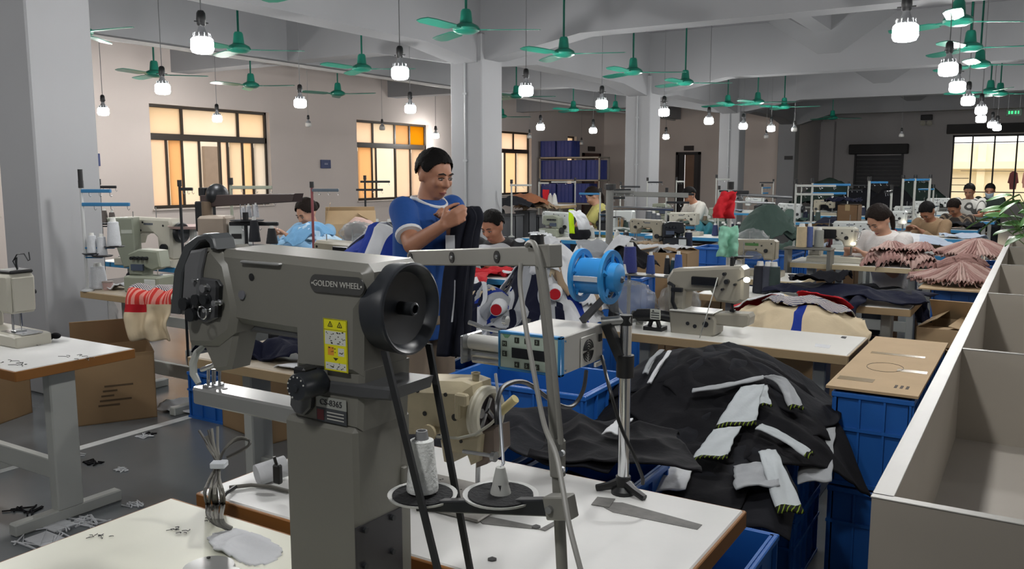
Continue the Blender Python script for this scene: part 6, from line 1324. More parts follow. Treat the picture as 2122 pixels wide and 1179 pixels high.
# dark green heap and thread stands behind
p = at(1590, 520, 8.6); crate((p.x, p.y, 0), 0, .6, .5, .76, 'tall crate under the dark green garment heap')
for i, (dx, dy) in enumerate(((-.1, 0), (.12, .05), (0, -.12))): draped(['left', 'right', 'front'][i]+' dark green garment on the heap beside the mint cloth', p.x+dx, p.y+dy, .6, .55, .5*i, mound(p.x, p.y, .3, .28, .36, .77, 0, 1.1), .03*i, c_green, None, m_round, .09, 5, 190+i, n=34)
thin(1650, 377, 9.0, (0, .42), 'white frame stand with double bars left of the blue arm', leg_grey, leg_grey, arm2=(0, .4))
thin(1684, 375, 9.0, (0, .4), 'white thread stand with bright blue arm before the dark recess', leg_grey, M('arm_bright_blue', '#2a6f9f', .4), arm2=(0, .36))
thin(1802, 371, 10.2, (0, .22), 'white thread stand with short blue arm above the woman in white', leg_grey, M('arm_bright_blue'), 0, r_=.016)
thin(1872, 367, 12, (0, .3), 'white leaning stand of the blue-topped frame before the back wall', leg_grey, M('arm_bright_blue'), r_=.016)
thin(1897, 366, 12, (0, .22), 'middle white post of the blue-topped frame', leg_grey, M('arm_bright_blue'), r_=.016)
thin(1928, 366, 12, (-.3, 0), 'right white post of the blue-topped frame', leg_grey, M('arm_bright_blue'), r_=.016)
# dark fabric mountains in front of the back wall
for i, (x, y, t, w_, h_, m_, lab) in enumerate(((1720, 362, 20.5, 1.9, .6, c_green, 'wide dark green fabric mountain before the recess'), (1790, 382, 18.3, 1.9, .45, c_char, 'charcoal fabric mountain left of the shutter'), (1850, 376, 17.2, 1.3, .5, c_black, 'black fabric mountain before the shutter'), (1900, 362, 20.3, 1.7, .6, c_green, 'dark green fabric mountain right of the shutter'), (1735, 430, 13.6, .9, .3, c_navy, 'navy fabric heap in front of the green mountain'), (1822, 440, 12.0, .5, .3, c_char, 'charcoal heap behind the woman in white'), (1640, 420, 15.8, 1.2, .3, c_green, 'green heap left of the white frame stand'))):
    p = at(x, y, t); z0 = min(.75, p.z-h_-.05)
    mb = MB(); mb.box(-w_*.45, w_*.45, -.3, .3, z0-.05, z0, b=.01); mb.box(-w_*.4, -w_*.34, -.25, .25, 0, z0-.05); mb.box(w_*.34, w_*.4, -.25, .25, 0, z0-.05)
    r = thing('fabric_trestle', 'plain trestle under the '+lab, 'trestle', (p.x, p.y, 0)); mb.build('trestle', leg_grey, r)
    draped(lab, p.x, p.y, w_, .8, .1*i, mound(p.x, p.y, w_*.4, .35, max(h_, p.z-z0-.05), z0-.12, 0, 1.1), .0, m_, None, m_round, .12, 3, 200+i, n=34, cat='fabric heap')
p = at(1745, 420, 11.5); draped('navy black garment piece before the fabric mountains', p.x, p.y, .5, .3, .2, lambda x, y, z=p.z: z, 0, c_navy, None, m_round, .1, 5, 215, n=22); carton((p.x+.1, p.y, 0), 0, .26, .3, p.z-.02, 'tall cardboard box under the navy garment piece', kraft_d, closed=True, prints=False)
# machines in the right-hand row
machine((-1.45, 11.5, .78), 0, mach_white, 'white sewing machine in front of the person in tan', .92, True, lamp=True)
machine((-1.45, 13.35, .78), 0, mach_white, 'white sewing machine in front of the person in plaid', .92, True, lamp=True)
machine((-1.5, 15.9, .78), 0, mach_white, 'white sewing machine in front of the man in white shirt', .92, True)
machine((-1.5, 9.35, .76), 0, mach_white, 'white sewing machine on the table behind the woman in white', .9, True)
machine((-1.5, 17.9, .78), 0, mach_white, 'farthest white sewing machine by the barred window', .92, True)
machine((-5.0, 17.2, .76), 0, mach_white, 'white sewing machine on the far table before the fourth column', .9)
# more middle-row stations
for i, (x0, y0, lab) in enumerate(((-3.7, 8.4, 'first'), (-3.7, 10.2, 'second'), (-3.6, 14.2, 'third'), (-3.3, 16.6, 'fourth'))):
    table(x0-.6, x0+.6, y0, y0+.55, .76, edge_blue if i else edge_cream, f'{lab} table from the camera in the cluttered middle row', laminate)
    machine((x0-.05, y0+.28, .76), 0, [mach_beige, mach_cream, mach_white, mach_beige][i], f'sewing machine on the {lab} table of the cluttered middle row', .88, bool(i % 2))
    for k in range(3): spool((x0+.3+.1*k, y0+.4, .76), ['#23262c', '#3c4a46', '#20263c'][(i+k) % 3], .045, .17, f'{["left", "middle", "right"][k]} dark thread cone on the {lab} table of the middle row', .85)
    stand((x0+.2, y0+.5, .76), .6, f'thread stand on the {lab} table of the cluttered middle row', (0, .3), leg_grey, .2, (), dkmetal, (0, .25))
# crate rack by the far windows
rk = thing('steel_rack', 'steel rack full of blue crates beside the third window', 'rack', (-10.65, 20.3, 0)); rm = M('rack_steel', '#a09a90', .45, .3)
for z in (.75, 1.36, 1.95): mb = MB(); mb.box(-.85, .95, -.3, .3, z-.02, z+.02, b=.004); mb.build('shelf', rm, rk)
for x in (-.83, .93):
    for y in (-.28, .28): mb = MB(); mb.box(x-.02, x+.02, y-.02, y+.02, 0, 1.97); mb.build('upright', rm, rk)
navyp = M('navy_plastic', '#2f3f86', .45, var=.1)
for i, (x, z, w_) in enumerate(((-.62, 1.975, .42), (-.13, 1.975, .42), (-.62, 1.385, .4), (-.16, 1.385, .44), (.3, 1.385, .4), (.72, 1.385, .34), (-.6, .775, .42), (-.1, .775, .44), (.4, .775, .42))):
    crate((-10.65+x, 20.3, z), 0, w_, .46, .42 if z > 1.9 else .5, ['left', 'right', 'first from left', 'second from left', 'third from left', 'fourth from left', 'left', 'middle', 'right'][i]+[' blue crate on top of the steel rack', ' blue crate on the middle shelf of the steel rack', ' blue crate on the lowest shelf of the steel rack'][0 if i < 2 else (1 if i < 6 else 2)], navyp, 'crates on the steel rack')
# clutter on the sill side right of the column: dark and brown heaps
for i, (x, y, t, m_, lab) in enumerate(((1062, 425, 11.5, c_char, 'charcoal cloth heap below the third window'), (1090, 418, 11.8, cl('rust', '#8a5a40'), 'rust brown cloth heap below the third window'), (1110, 428, 12, c_tan, 'tan cloth heap left of the crate rack'))):
    p = at(x, y, t); draped(lab, p.x, p.y, .6, .5, .2, mound(p.x, p.y, .3, .25, .15, p.z-.1, 0, 1.2), 0, m_, None, m_round, .1, 5, 220+i, n=22); crate((p.x, p.y, 0), -YAW*0, .22, .2, p.z-.12, ['tall crate under the charcoal heap below the third window', 'tall crate under the rust heap below the third window', 'tall crate under the tan heap left of the rack'][i], M('bin_grey', '#4a4c50', .5), ribs=False)
# ---------------------------------------------------------------- people
def loft(mb, rings, n=20):
    "rings: (centre, side vector*half width, front vector*half depth)"
    V = []; F = []
    for c, a, b in rings:
        for k in range(n):
            t = 2*PI*k/n; x, y = math.cos(t), math.sin(t); e = 1/max(.001, (abs(x)**2.4+abs(y)**2.4)**(1/2.4))
            V.append(Vector(c)+Vector(a)*x*e+Vector(b)*y*e)
    m = len(rings)
    for i in range(m-1):
        for k in range(n): F.append([i*n+k, i*n+(k+1) % n, (i+1)*n+(k+1) % n, (i+1)*n+k])
    F += [list(range(n))[::-1], [(m-1)*n+k for k in range(n)]]
    mb.add(V, F)
def fuse(mb, name, mat, parent, vox, smooth=4):
    o = mb.build(name, mat, None, sharp=None)
    r = o.modifiers.new('r', 'REMESH'); r.mode = 'VOXEL'; r.voxel_size = vox; r.use_smooth_shade = True
    s = o.modifiers.new('s', 'SMOOTH'); s.iterations = smooth; s.factor = .5
    dg = bpy.context.evaluated_depsgraph_get(); me = bpy.data.meshes.new_from_object(o.evaluated_get(dg)); me.name = name
    o.modifiers.clear(); old = o.data; o.data = me; bpy.data.meshes.remove(old)
    me.polygons.foreach_set('use_smooth', [True]*len(me.polygons))
    if not me.materials: me.materials.append(mat)
    o.parent = parent; return o
def head(mb, Mh):
    f = lambda x, y, z: Mh @ Vector((x, y, z)); R3 = Mh.to_3x3()
    mb.ball(f(-.008, 0, .025), (.097, .078, .092), 20, 14, rot=R3)
    mb.ball(f(.022, 0, -.03), (.072, .066, .085), 18, 12, rot=R3)
    mb.ball(f(.045, 0, -.085), (.040, .042, .030), 14, 9, rot=R3)
    mb.bone(f(.088, 0, .012), f(.110, 0, -.026), .007, .0125); mb.ball(f(.100, 0, -.030), (.013, .018, .009), rot=R3)
    mb.ball(f(.080, 0, -.066), (.020, .026, .012), rot=R3)
    for s in (-1, 1):
        mb.ball(f(-.008, s*.079, -.012), (.019, .009, .032), 12, 8, rot=R3)
        mb.ball(f(.066, s*.036, -.02), (.03, .026, .028), 12, 8, rot=R3); mb.ball(f(.075, s*.028, .024), (.018, .028, .010), 12, 8, rot=R3)
def ik(S_, H_, l1, l2, pole):
    S_, H_ = Vector(S_), Vector(H_); d = H_-S_; L_ = min(d.length, (l1+l2)*.995); u = d.normalized(); H_ = S_+u*L_
    a = (l1*l1-l2*l2+L_*L_)/(2*L_); h2 = math.sqrt(max(0, l1*l1-a*a)); p = Vector(pole); p = (p-u*p.dot(u)).normalized()
    return S_+u*a+p*h2, H_
def hand(mb, wr, d, n, side, curl=.5, sc=1.0, thumb=.5):
    d = Vector(d).normalized(); n = Vector(n); n = (n-d*n.dot(d)).normalized(); s = d.cross(n)*side
    ks = []
    for i, (o_, L_) in enumerate(((.030, .072), (.010, .080), (-.010, .074), (-.029, .058))):
        k = wr+d*(.085-.006*abs(i-1))*sc+s*o_*sc; ks.append((k, L_)); mb.bone(wr+s*o_*.55*sc+d*.01, k, .0125*sc, .0105*sc, 8)
    for i, (k, L_) in enumerate(ks):
        p = k; a = 0
        for j, f_ in enumerate((.45, .32, .25)):
            a += curl*(1.0+.12*i)*(.8 if j == 0 else 1); q_ = p+(d*math.cos(a)+n*math.sin(a))*L_*f_*sc; mb.bone(p, q_, (.0092-.0008*j)*sc, (.0086-.0009*j)*sc, 8); p = q_
    b0 = wr+d*.02*sc+s*.026*sc; b1 = b0+(d*.55+s*.62+n*.35).normalized()*.042*sc; b2 = b1+(d*.85+s*(.45-thumb)+n*(.2+thumb)).normalized()*.033*sc; b3 = b2+(d*.9-s*thumb*.6+n*(.2+thumb)).normalized()*.026*sc
    mb.bone(b0, b1, .0135*sc, .0105*sc, 8); mb.bone(b1, b2, .0105*sc, .0092*sc, 8); mb.bone(b2, b3, .0092*sc, .008*sc, 8)
def hair(Mh, style, mat, parent, seed=0):
    def f(u, v):
        th = (u-.5)*2*PI; ph = v*PI*.68; d = Vector((math.cos(th)*math.sin(ph), math.sin(th)*math.sin(ph), math.cos(ph)))
        r = Vector((d.x*.1, d.y*.082, d.z*.099)); k = 1+.035*mnoise.noise(d*7+Vector((seed, 0, 0)))+(.03 if style != 'short' else 0)
        return Mh @ Vector((-.010+r.x*k, r.y*k, .03+r.z*k))
    KP = ([(0, 57), (30, 60), (50, 70), (66, 92), (76, 97), (84, 88), (98, 82), (112, 100), (130, 116), (180, 118)] if style == 'short' else [(0, 50), (30, 58), (50, 82), (70, 96), (90, 100), (120, 114), (180, 118)])
    def mask(u, v):
        a = abs(u-.5)*2*180                    # angle from the forehead
        for (a0, l0), (a1, l1) in zip(KP, KP[1:]):
            if a <= a1: lim = l0+(l1-l0)*(a-a0)/(a1-a0); break
        return v*PI*.68 < R(lim+2.5*mnoise.noise(Vector((u*40, seed, 0))))
    o = sheet('hair', f, 96, 48, mat, None, mask, .007, parent)
    if style == 'tail':
        mb = MB(); mb.tube([Mh @ Vector(p) for p in ((-.08, 0, .0), (-.11, 0, -.03), (-.108, 0, -.08), (-.075, .0, -.14), (-.04, .0, -.19))], [.022, .028, .027, .022, .008], 10); mb.build('ponytail', mat, o)
    if style == 'bun':
        mb = MB(); mb.ball(Mh @ Vector((-.115, 0, .0)), (.035, .04, .04)); mb.build('hair_bun', mat, o)
    return o
def face(Mh, parent, mask_=None):
    dk_ = M('eye_dark', '#1a1412', .3, var=0); lip = M('lip', '#8c4f47', .5); wh = M('eye_white', '#a89a90', .3, var=0)
    for s in (-1, 1):
        mb = MB(); mb.ball(Mh @ Vector((.0855, s*.032, .003)), (.009, .0155, .0045), 12, 8, rot=Mh.to_3x3()); e = mb.build('eye', wh, parent)
        mb = MB(); mb.ball(Mh @ Vector((.0915, s*.032, .002)), (.0045, .0075, .0048), 10, 7, rot=Mh.to_3x3()); mb.build('iris', dk_, e)
        mb = MB(); mb.tube([Mh @ Vector((.0925, s*.016, .010)), Mh @ Vector((.0945, s*.032, .0125)), Mh @ Vector((.083, s*.05, .006))], .0022, 5); mb.build('eyelid', dk_, e)
        mb = MB(); mb.tube([Mh @ Vector((.0965, s*.013, .027)), Mh @ Vector((.0955, s*.032, .034)), Mh @ Vector((.082, s*.053, .027))], [.003, .0042, .002], 6); mb.build('eyebrow', M('brow', '#1c1512', .8), parent)
    if not mask_:
        mb = MB(); mb.tube([Mh @ Vector((.083, -.023, -.069)), Mh @ Vector((.0985, -.008, -.0655)), Mh @ Vector((.0985, .008, -.0655)), Mh @ Vector((.083, .023, -.069))], [.002, .0042, .0042, .002], 7); mb.tube([Mh @ Vector((.084, -.019, -.072)), Mh @ Vector((.0975, 0, -.0745)), Mh @ Vector((.084, .019, -.072))], [.002, .005, .002], 7); mb.build('lips', lip, parent)
    else:
        mb = MB()
        def fm_(u, v):
            th = (u-.5)*2.5; z = .0-.105*v; x = .034+.085*math.cos(th)*(1-.25*v*v)+.016*math.exp(-(th/.35)**2)*(1-v); return Mh @ Vector((x-.004, .078*math.sin(th)*(1-.22*v), z-.012))
        sheet('face_mask', fm_, 18, 10, mask_, None, None, .003, parent)
def torso_rings(hip, sp_, side, fw, k, widths):
    return [(Vector(hip)+Vector(sp_)*(h*k), Vector(side)*w_*k, Vector(fw)*d*k) for h, w_, d in widths]
def person(label, hip, rz, lean, neck_p, head_p, head_yaw, hands, sc, colors, style, standing=False, vox=.011, seat=True, sleeves='short', shirt_extra=None, mask_=None, curl=.6, hs=.93, hres=(64, 32)):
    "local frame: x forward, y left, z up, hip given at local (0,0,hipz)"
    skin, shirt, pants, hcol = colors; root = thing('person', label, 'person', (hip[0], hip[1], 0), rz)
    hz = hip[2]; H0 = Vector((0, 0, hz)); sp_ = Vector((math.sin(lean), 0, math.cos(lean))); fw = Vector((math.cos(lean), 0, -math.sin(lean))); sd = Vector((0, 1, 0)); k = sc
    nk = H0+sp_*.52*k; S2 = {s: H0+sp_*.455*k+sd*s*.175*k+fw*.01 for s in (-1, 1)}
    hp = nk+Vector((math.sin(neck_p), 0, math.cos(neck_p)))*.108*k
    Mh = Matrix.Translation(hp) @ Matrix.Rotation(head_yaw, 4, 'Z') @ Matrix.Rotation(head_p, 4, 'Y') @ Matrix.Scale(k*hs, 4)
    body = MB(); loft(body, torso_rings(H0, sp_, sd, fw, k, [(-.08, .14, .10), (.0, .155, .11), (.14, .135, .095), (.3, .155, .105), (.40, .165, .10), (.46, .14, .08), (.5, .07, .06)]))
    body.bone(nk-sp_*.06*k, hp+Vector((-.02, 0, -.05))*k, .058*k, .052*k, 14); head(body, Mh)
    sh = MB(); loft(sh, torso_rings(H0, sp_, sd, fw, k, [(-.16 if standing else -.05, .185, .135), (.0, .18, .132), (.14, .165, .12), (.3, .175, .122), (.40, .182, .115), (.455, .165, .098), (.495, .095, .078), (.505, .088, .072)]))
    ends = {}
    for s in (-1, 1):
        tgt, pole, dirn, nrm = hands[s][:4]
        el, wr = (Vector(hands[s][4]), Vector(tgt)) if len(hands[s]) > 4 else ik(S2[s], Vector(tgt), .285*k, .245*k, pole)
        body.bone(S2[s], el, .05*k, .041*k); body.bone(el, wr, .041*k, .0275*k)
        hand(body, wr, dirn or (wr-el), nrm, -s, curl, k)
        e2 = S2[s].lerp(el, .72) if sleeves == 'short' else el
        sh.ball(S2[s], .068*k); sh.cyl(S2[s], e2, .068*k, .061*k, 16)
        if sleeves == 'long': sh.ball(el, .055*k); sh.cyl(el, el.lerp(wr, .9), .055*k, .04*k, 14)
        ends[s] = (S2[s], el, e2, wr)
    tr_ = MB()
    for s in (-1, 1):
        hj_ = H0+sd*s*.085*k+Vector((0, 0, -.03*k))
        if standing: kn, an_ = H0+Vector((.03, s*.1*k, -.43*k)), H0+Vector((-.02, s*.1*k, -.83*k))
        else: kn, an_ = H0+Vector((.42*k, s*.13*k, .0)), H0+Vector((.40*k, s*.13*k, -hz+.09))
        body.bone(hj_, kn, .08*k, .055*k); body.bone(kn, an_, .055*k, .038*k); body.bone(an_+Vector((-.03, 0, -.04)), an_+Vector((.14*k, 0, -.055)), .035*k, .03*k)
        tr_.bone(hj_, kn, .098*k, .075*k); tr_.cyl(kn, an_+Vector((0, 0, .0)), .075*k, .07*k, 14)
        sho = MB(); sho.bone(an_+Vector((-.04, 0, -.045)), an_+Vector((.16*k, 0, -.05)), .043*k, .038*k); sho.build('shoe', M('shoe_dark', '#26262a', .6), root)
    loft(tr_, torso_rings(H0, Vector((0, 0, 1)), sd, Vector((1, 0, 0)), k, [(-.1, .175, .13), (0, .175, .128), (.08, .165, .12)]))
    bo = fuse(body, 'body', skin, root, vox)
    so = fuse(sh, 'shirt', shirt, root, vox*1.2); fuse(tr_, 'trousers', pants, root, vox*1.5)
    hair(Mh, style, hcol, root, seed=len(label)); face(Mh, root, mask_)
    if shirt_extra: shirt_extra(so, ends, nk, Mh, sp_, fw, k, H0)
    if seat and not standing:
        st_ = thing('stool', 'stool under the '+' '.join(label.split()[:12]), 'stool', (hip[0], hip[1], 0), rz); wd = M('stool_wood', '#6d5138', .6); zs = hz-.13*k
        mb = MB(); mb.box(-.17, .17, -.15, .15, zs-.03, zs, b=.006); mb.build('seat', wd, st_)
        for x in (-.14, .14):
            for y in (-.12, .12): mb = MB(); mb.box(x-.018, x+.018, y-.018, y+.018, 0, zs-.03); mb.build('leg', wd, st_)
    return root
skin1 = M('skin_warm', '#a8765c', .5, var=.06, scale=14); skin2 = M('skin_tan', '#96684f', .5, var=.06, scale=14); skin3 = M('skin_light', '#b58a72', .5, var=.06, scale=14)
hblack = M('hair_black', '#0d0b0a', .7, var=.2, scale=40, bump=.3, bscale=90, spec=.15); hbrown = M('hair_dark_brown', '#1a120e', .7, var=.2, scale=40, bump=.3, bscale=90, spec=.15)
# the standing man
def tee_trim(so, ends, nk, Mh, sp_, fw, k, H0):
    wt = M('trim_white', '#d4d6d8', .8)
    mb = MB(); c = nk-sp_*.012*k; mb.tube([c+fw*(.078*math.cos(t)+.012)*k+Vector((0, 1, 0))*.092*math.sin(t)*k-sp_*(.035*max(0, math.cos(t)))*k for t in [i*PI/14 for i in range(29)]], .008, 8); mb.build('collar_trim', wt, so)
    for s in (-1, 1):
        S_, el, e2, wr = ends[s]; d = (el-S_).normalized(); mb = MB(); mb.cyl(e2-d*.012, e2+d*.004, .0635*k, .0625*k, 20); mb.build('cuff_trim', wt, so)
    c = H0+sp_*.36*k+fw*.119*k+Vector((0, -.07, 0)); mb = MB(Matrix.Translation(c) @ Matrix(((fw.x, 0, sp_.x), (0, 1, 0), (fw.z, 0, sp_.z))).to_4x4()); mb.box(.0, .006, -.03, .03, .005, .016); mb.box(0, .006, -.022, .022, -.008, -.002); mb.build('chest_mark', wt, so)
mx, my = -2.535, 3.27
hz_ = .925
LP = lambda v: Vector(v)-Vector((mx, my, 0))
def man_h(px, py, t): return LP(at(px, py, t))
man = person('man in blue tee with white trim, standing and looking down at dark trousers', (mx, my, hz_), R(-4), .08, .42, .3, -.1,
    {-1: (man_h(932, 466, 3.72), 0, None, (.1, .9, .3), man_h(864, 508, 3.80)), 1: (man_h(940, 468, 3.98), (-.2, .4, -1), None, (.1, -1, 0))}, 1.0,
    (skin1, M('tee_royal_blue', '#16498f', .85, var=.06, bump=.25, bscale=9), M('trousers_khaki', '#8a7a68', .85, var=.08), hblack), 'short', True, .007, shirt_extra=tee_trim, curl=.75, hs=.93)
GN = M('cloth_navy_black', '#12141f', .85, var=.1, bump=.3, bscale=12, spec=.25)
tr = thing('held_trousers', 'black navy trousers with white side line held up by the standing man', 'trousers', at(962, 440, 3.9))
def leg_sheet(dx, dt, name, m_, wd, ph):
    P = [at(966+dx, 431, 3.93+dt), at(974+dx, 450, 3.9+dt), at(968+dx, 480, 3.9+dt), at(956+dx, 560, 3.9+dt), at(948+dx, 650, 3.9+dt), at(943+dx, 738, 3.9+dt)]
    o = hang('x', P, wd, m_, lambda u, v: 1 if (name == 'leg' and .42 < u < .5 and .5 < v < .78) else 0, None, .022, 1.3, 17+dx, side=RT, th=.008, phase=ph)
    o.name = name; del o['label']; del o['category']; o.parent = tr; o.location = Vector(o.location)-tr.location
leg_sheet(-10, 0, 'leg', [GN, c_white], .105, 0); leg_sheet(2, .06, 'rear_leg', [GN], .11, 1.6); leg_sheet(-6, .03, 'inner_leg', [GN], .09, 2.6)
mb = W(tr); c = at(933, 515, 3.84); mb.box(c.x-.021, c.x+.021, c.y-.001, c.y+.001, c.z-.055, c.z+.06, b=.0005, rot=Matrix.Rotation(YAW, 3, 'Z')); mb.build('paper_tag', M('tag_white', '#b9bcc0', .7), tr)
# seated people
def seated(label, px, py, t, rz, colors, style, sc=1.0, lean=.3, hp_=.5, hy=0, reach=.5, ztab=.82, spread=.1, vox=.013, sleeves='short', **kw):
    crown = at(px, py, t); up = .52*math.cos(lean)+.108*math.cos(lean+.25)+.112
    hz = crown.z-up*sc; fwd = (.52*math.sin(lean)+.108*math.sin(lean+.25)+.03)*sc
    hx, hy_ = crown.x-math.cos(rz)*fwd, crown.y-math.sin(rz)*fwd
    hands = {s: (Vector((reach*sc, s*spread, ztab)), (-.3, s*.7, -1), None, (0, 0, -1)) for s in (-1, 1)}
    return person(label, (hx, hy_, hz), rz, lean, lean+.25, hp_, hy, hands, sc, colors, style, False, vox, sleeves=sleeves, curl=.35, **kw)
def pat(n, c, st): return M('shirt_'+n, c, .85, var=.1, bump=.25, bscale=9, stripes=st)
pnt = M('trousers_dark', '#24262c', .85)
seated('man in a black and white striped shirt bending over his table', 1017, 437, 7.1, R(-88), (skin1, pat('bw', '#17181b', ('Z', 3.2, .72, '#b9bcc0', 6)), pnt, hblack), 'short', 1.15, .36, .5, -.15, .48, vox=.012)
seated('woman in a light blue shirt at the blue-edged table on the left', 630, 413, 8.0, R(-92), (skin3, M('shirt_sky', '#7fa9cc', .85, bump=.3, bscale=9), pnt, hbrown), 'bun', 1.12, .3, .55, -.1, .5, ztab=.98, sleeves='long')
seated('person in a yellow top working in front of the crate rack', 1224, 388, 12.5, R(-150), (skin3, M('shirt_yellow', '#b9b26a', .85, bump=.3), pnt, hbrown), 'tail', 1.15, .3, .6)
seated('man in a white tee leaning over dark green cloth', 1426, 388, 13.6, R(-132), (skin1, M('shirt_white_a', '#cfccc4', .85, bump=.3), pnt, hblack), 'short', 1.15, .42, .7)
seated('woman in a white tee with ponytail sewing pink garments', 1818, 425, 7.85, R(-122), (skin3, M('shirt_white_b', '#d6d2cf', .85, bump=.3), pnt, hbrown), 'tail', 1.2, .34, .75, -.1, .46, vox=.012)
seated('person in a tan shirt sewing behind the woman in white', 1920, 418, 10.9, R(-120), (skin2, M('shirt_tan', '#93795c', .85, bump=.3), pnt, hblack), 'short', 1.12, .45, .9, sleeves='long')
seated('person in a dark plaid shirt bending over the white machine', 1976, 412, 12.4, R(-120), (skin2, pat('plaid', '#2c2622', ('X', 6, .7, '#7a6a58', 2)), pnt, hbrown), 'short', 1.12, .42, .8, sleeves='short')
seated('man in a white printed shirt before the barred window', 2009, 381, 14.7, R(-100), (skin2, pat('print', '#c2c1bb', ('X', 4, .85, '#4a4a48', 9)), pnt, hblack), 'short', 1.12, .2, .45)
seated('person in a dark vest wearing a pale face mask by the barred window', 2052, 381, 16.2, R(-95), (skin2, M('shirt_vest', '#1f2a26', .85, bump=.3), pnt, hblack), 'short', 1.12, .2, .4, mask_=M('face_mask', '#a9c0cf', .8))
# cloth on the worked tables
p = at(645, 500, 7.3); 
for i, (dx, m_) in enumerate(((-.1, c_lblue), (.12, cl('sky_light', '#b3cfe4')), (.0, cl('sky_mid', '#6f9fc6')))): draped(['left', 'right', 'front'][i]+' light blue garment piled before the woman in light blue', p.x+dx, p.y-.05*(i == 2), .42, .36, .4*i, mound(p.x, p.y, .22, .18, .16, .905, 0, 1.2), .02*i, m_, None, m_round, .06, 6, 230+i, n=30)
# ---------------------------------------------------------------- extra clutter on the tables of the middle distance
TM = table(-3.15, -2.3, 2.38, 2.86, .75, edge_tan, 'small table seen under the arm of the big grey machine', M('tan_top'))
draped('dark navy garment on the small table under the grey arm', -2.72, 2.6, .42, .3, .2, lambda x, y: .752, 0, c_navy, None, m_round, .1, 6, 301, n=26)
draped('white cloth on the small table under the grey arm', -2.5, 2.5, .3, .2, .1, lambda x, y: .752, 0, c_white, None, m_round, .03, 7, 302, n=22)
random.seed(77)
STN = [(-4.95, 9.2, 'table nearest the second column'), (-4.6, 10.9, 'dark green cloth table'), (-4.7, 12.6, 'white tee man\'s table'), (-7.0, 10.7, 'table right of the man\'s column'), (-5.0, 17.2, 'far table at the fourth column'), (-1.75, 11.6, 'tan person\'s table'), (-1.75, 13.5, 'plaid person\'s table'), (-3.7, 8.65, 'first middle-row table'), (-3.7, 10.45, 'second middle-row table'), (-3.6, 14.45, 'third middle-row table'), (-1.75, 9.45, 'table behind the woman in white')]
cols = ['#b9bbb8', '#2b2e34', '#3d4f4a', '#25305a', '#7a6a58', '#8d8f94', '#5c2b2e']
for i, (x, y, nm) in enumerate(STN):
    for k in range(2):
        spool((x+(-.13+.12*k if x > -1.8 else (-.32+.12*k if i % 2 else .34-.12*k)), y+(.08 if x > -1.8 else .1)-.02*k, .78 if x > -1.8 and y > 11 else .76), cols[(i*2+k) % 7], .042, .15, f'{["outer", "inner"][k]} {["white", "black", "dark green", "navy", "brown", "grey", "maroon"][(i*2+k) % 7]} thread cone on the {nm}', .7)
    if i % 3 != 2:
        stand((x+(-.42 if i % 2 else .44), y+.12, .78 if x > -1.8 and y > 11 else .76), .58+.06*(i % 3), f'slim thread stand on the {nm}', (0, .28 if i % 2 else -.28), leg_grey, .15*i, ((.08, .3), ), [blue_arm, dkmetal, leg_grey][i % 3], (0, .2) if i % 2 else None)
    draped(f'crumpled cloth piece on the {nm}', x+(.2 if i % 2 else -.25), y-.08, .3, .26, i, lambda X, Y, z=(.785 if x > -1.8 and y > 11 else .765): z, 0, [c_white, c_tan, c_char, c_green, c_paleb, c_red][i % 6], None, m_round, .08, 7, 310+i, n=20)
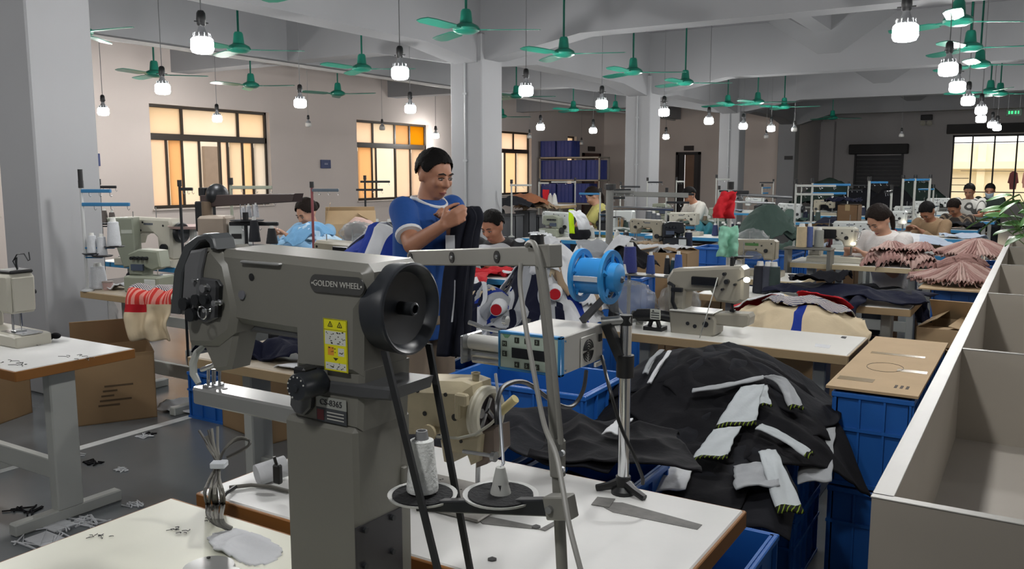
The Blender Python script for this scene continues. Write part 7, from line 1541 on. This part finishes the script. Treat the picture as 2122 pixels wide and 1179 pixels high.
# cartons, crates and bins between the rows
for i, (x, y, w_, d, h_, k) in enumerate(((-2.75, 4.6, .4, .35, .45, 0), (-2.85, 7.3, .4, .4, .6, 1), (-2.6, 8.9, .5, .4, .5, 0), (-2.5, 10.6, .45, .45, .62, 1), (-2.55, 12.4, .5, .4, .7, 0), (-6.1, 11.6, .5, .4, .7, 1), (-6.3, 13.2, .5, .4, .75, 0), (-3.0, 6.2, .4, .35, .4, 1))):
    lab = ['behind the jersey heap', 'before the first middle-row table', 'beside the first middle-row table', 'beside the second middle-row table', 'beside the white tee man', 'at the foot of the white tee man\'s table', 'between the second and third columns', 'behind the cream heap'][i]
    if k == 0: carton((x, y, 0), .2*i, w_, d, h_, 'cardboard box standing in the aisle '+lab, [kraft, kraft_l][i % 2], (60, 30, 80, 70), prints=False)
    else: crate((x, y, 0), .1*i, w_, d, h_*.5, 'lower blue crate in the aisle '+lab); crate((x, y, h_*.5+.005), .1*i, w_, d, h_*.5, 'upper blue crate in the aisle '+lab)
    draped('mixed cloth piece in the container '+lab, x, y, w_*.9, d*.9, .3, mound(x, y, .18, .15, .1, h_-.03, 0, 1.2), 0, [c_white, c_char, c_tan, c_green, c_navy, c_green, c_black, c_royal][i], None, m_round, .1, 6, 330+i, n=22)
# machine oil bottle and scissors-like small things on the tan-edged table
mb = MB(); mb.lathe([(.001, 0), (.02, 0), (.02, .05), (.008, .065), (.006, .08), (.001, .082)], 14); o = mb.build('oil_bottle', M('bottle_pale', '#c2c4bb', .3)); p = onz(1325, 672, .75); o.location = (p.x, p.y, .75); tag(o, 'small pale bottle beside the tall black cone', 'bottle')

random.seed(41)
for i, (x, y, lab) in enumerate(((60, 712, 'dark threads under the needle of the left-edge machine'), (35, 755, 'dark threads at the front corner of the left-edge table'), (165, 742, 'dark threads near the front edge of the left-edge table'))):
    c = onz(x, y, .7505); mb = MB()
    for k in range(9):
        a = Vector((random.uniform(-.09, .09), random.uniform(-.03, .03), .001)); d = Vector((random.uniform(-.06, .06), random.uniform(-.02, .02), .001)); mb.tube(cr([a, a+d*.5+Vector((0, .01, 0)), a+d], 3), .0012, 4)
    o = mb.build('thread_snips', blk); o.location = c; tag(o, lab, 'thread scraps', kind='stuff')

for i, (x, y, m_, nm) in enumerate(((-5.2, 9.28, mach_green, 'table nearest the second column'), (-5.1, 10.85, dkmetal, 'dark green cloth table'), (-4.2, 12.62, mach_green, 'white tee man\'s table'), (-3.3, 8.72, dkmetal, 'first middle-row table'), (-4.05, 10.5, mach_green, 'second middle-row table'), (-3.95, 14.5, dkmetal, 'third middle-row table'), (-7.35, 10.72, mach_green, 'table right of the man\'s column'))):
    overlock((x, y, .76), .2*i, m_, f'compact {"dark" if m_ is dkmetal else "grey-green"} overlock machine on the {nm}', .8, bool(i % 2))
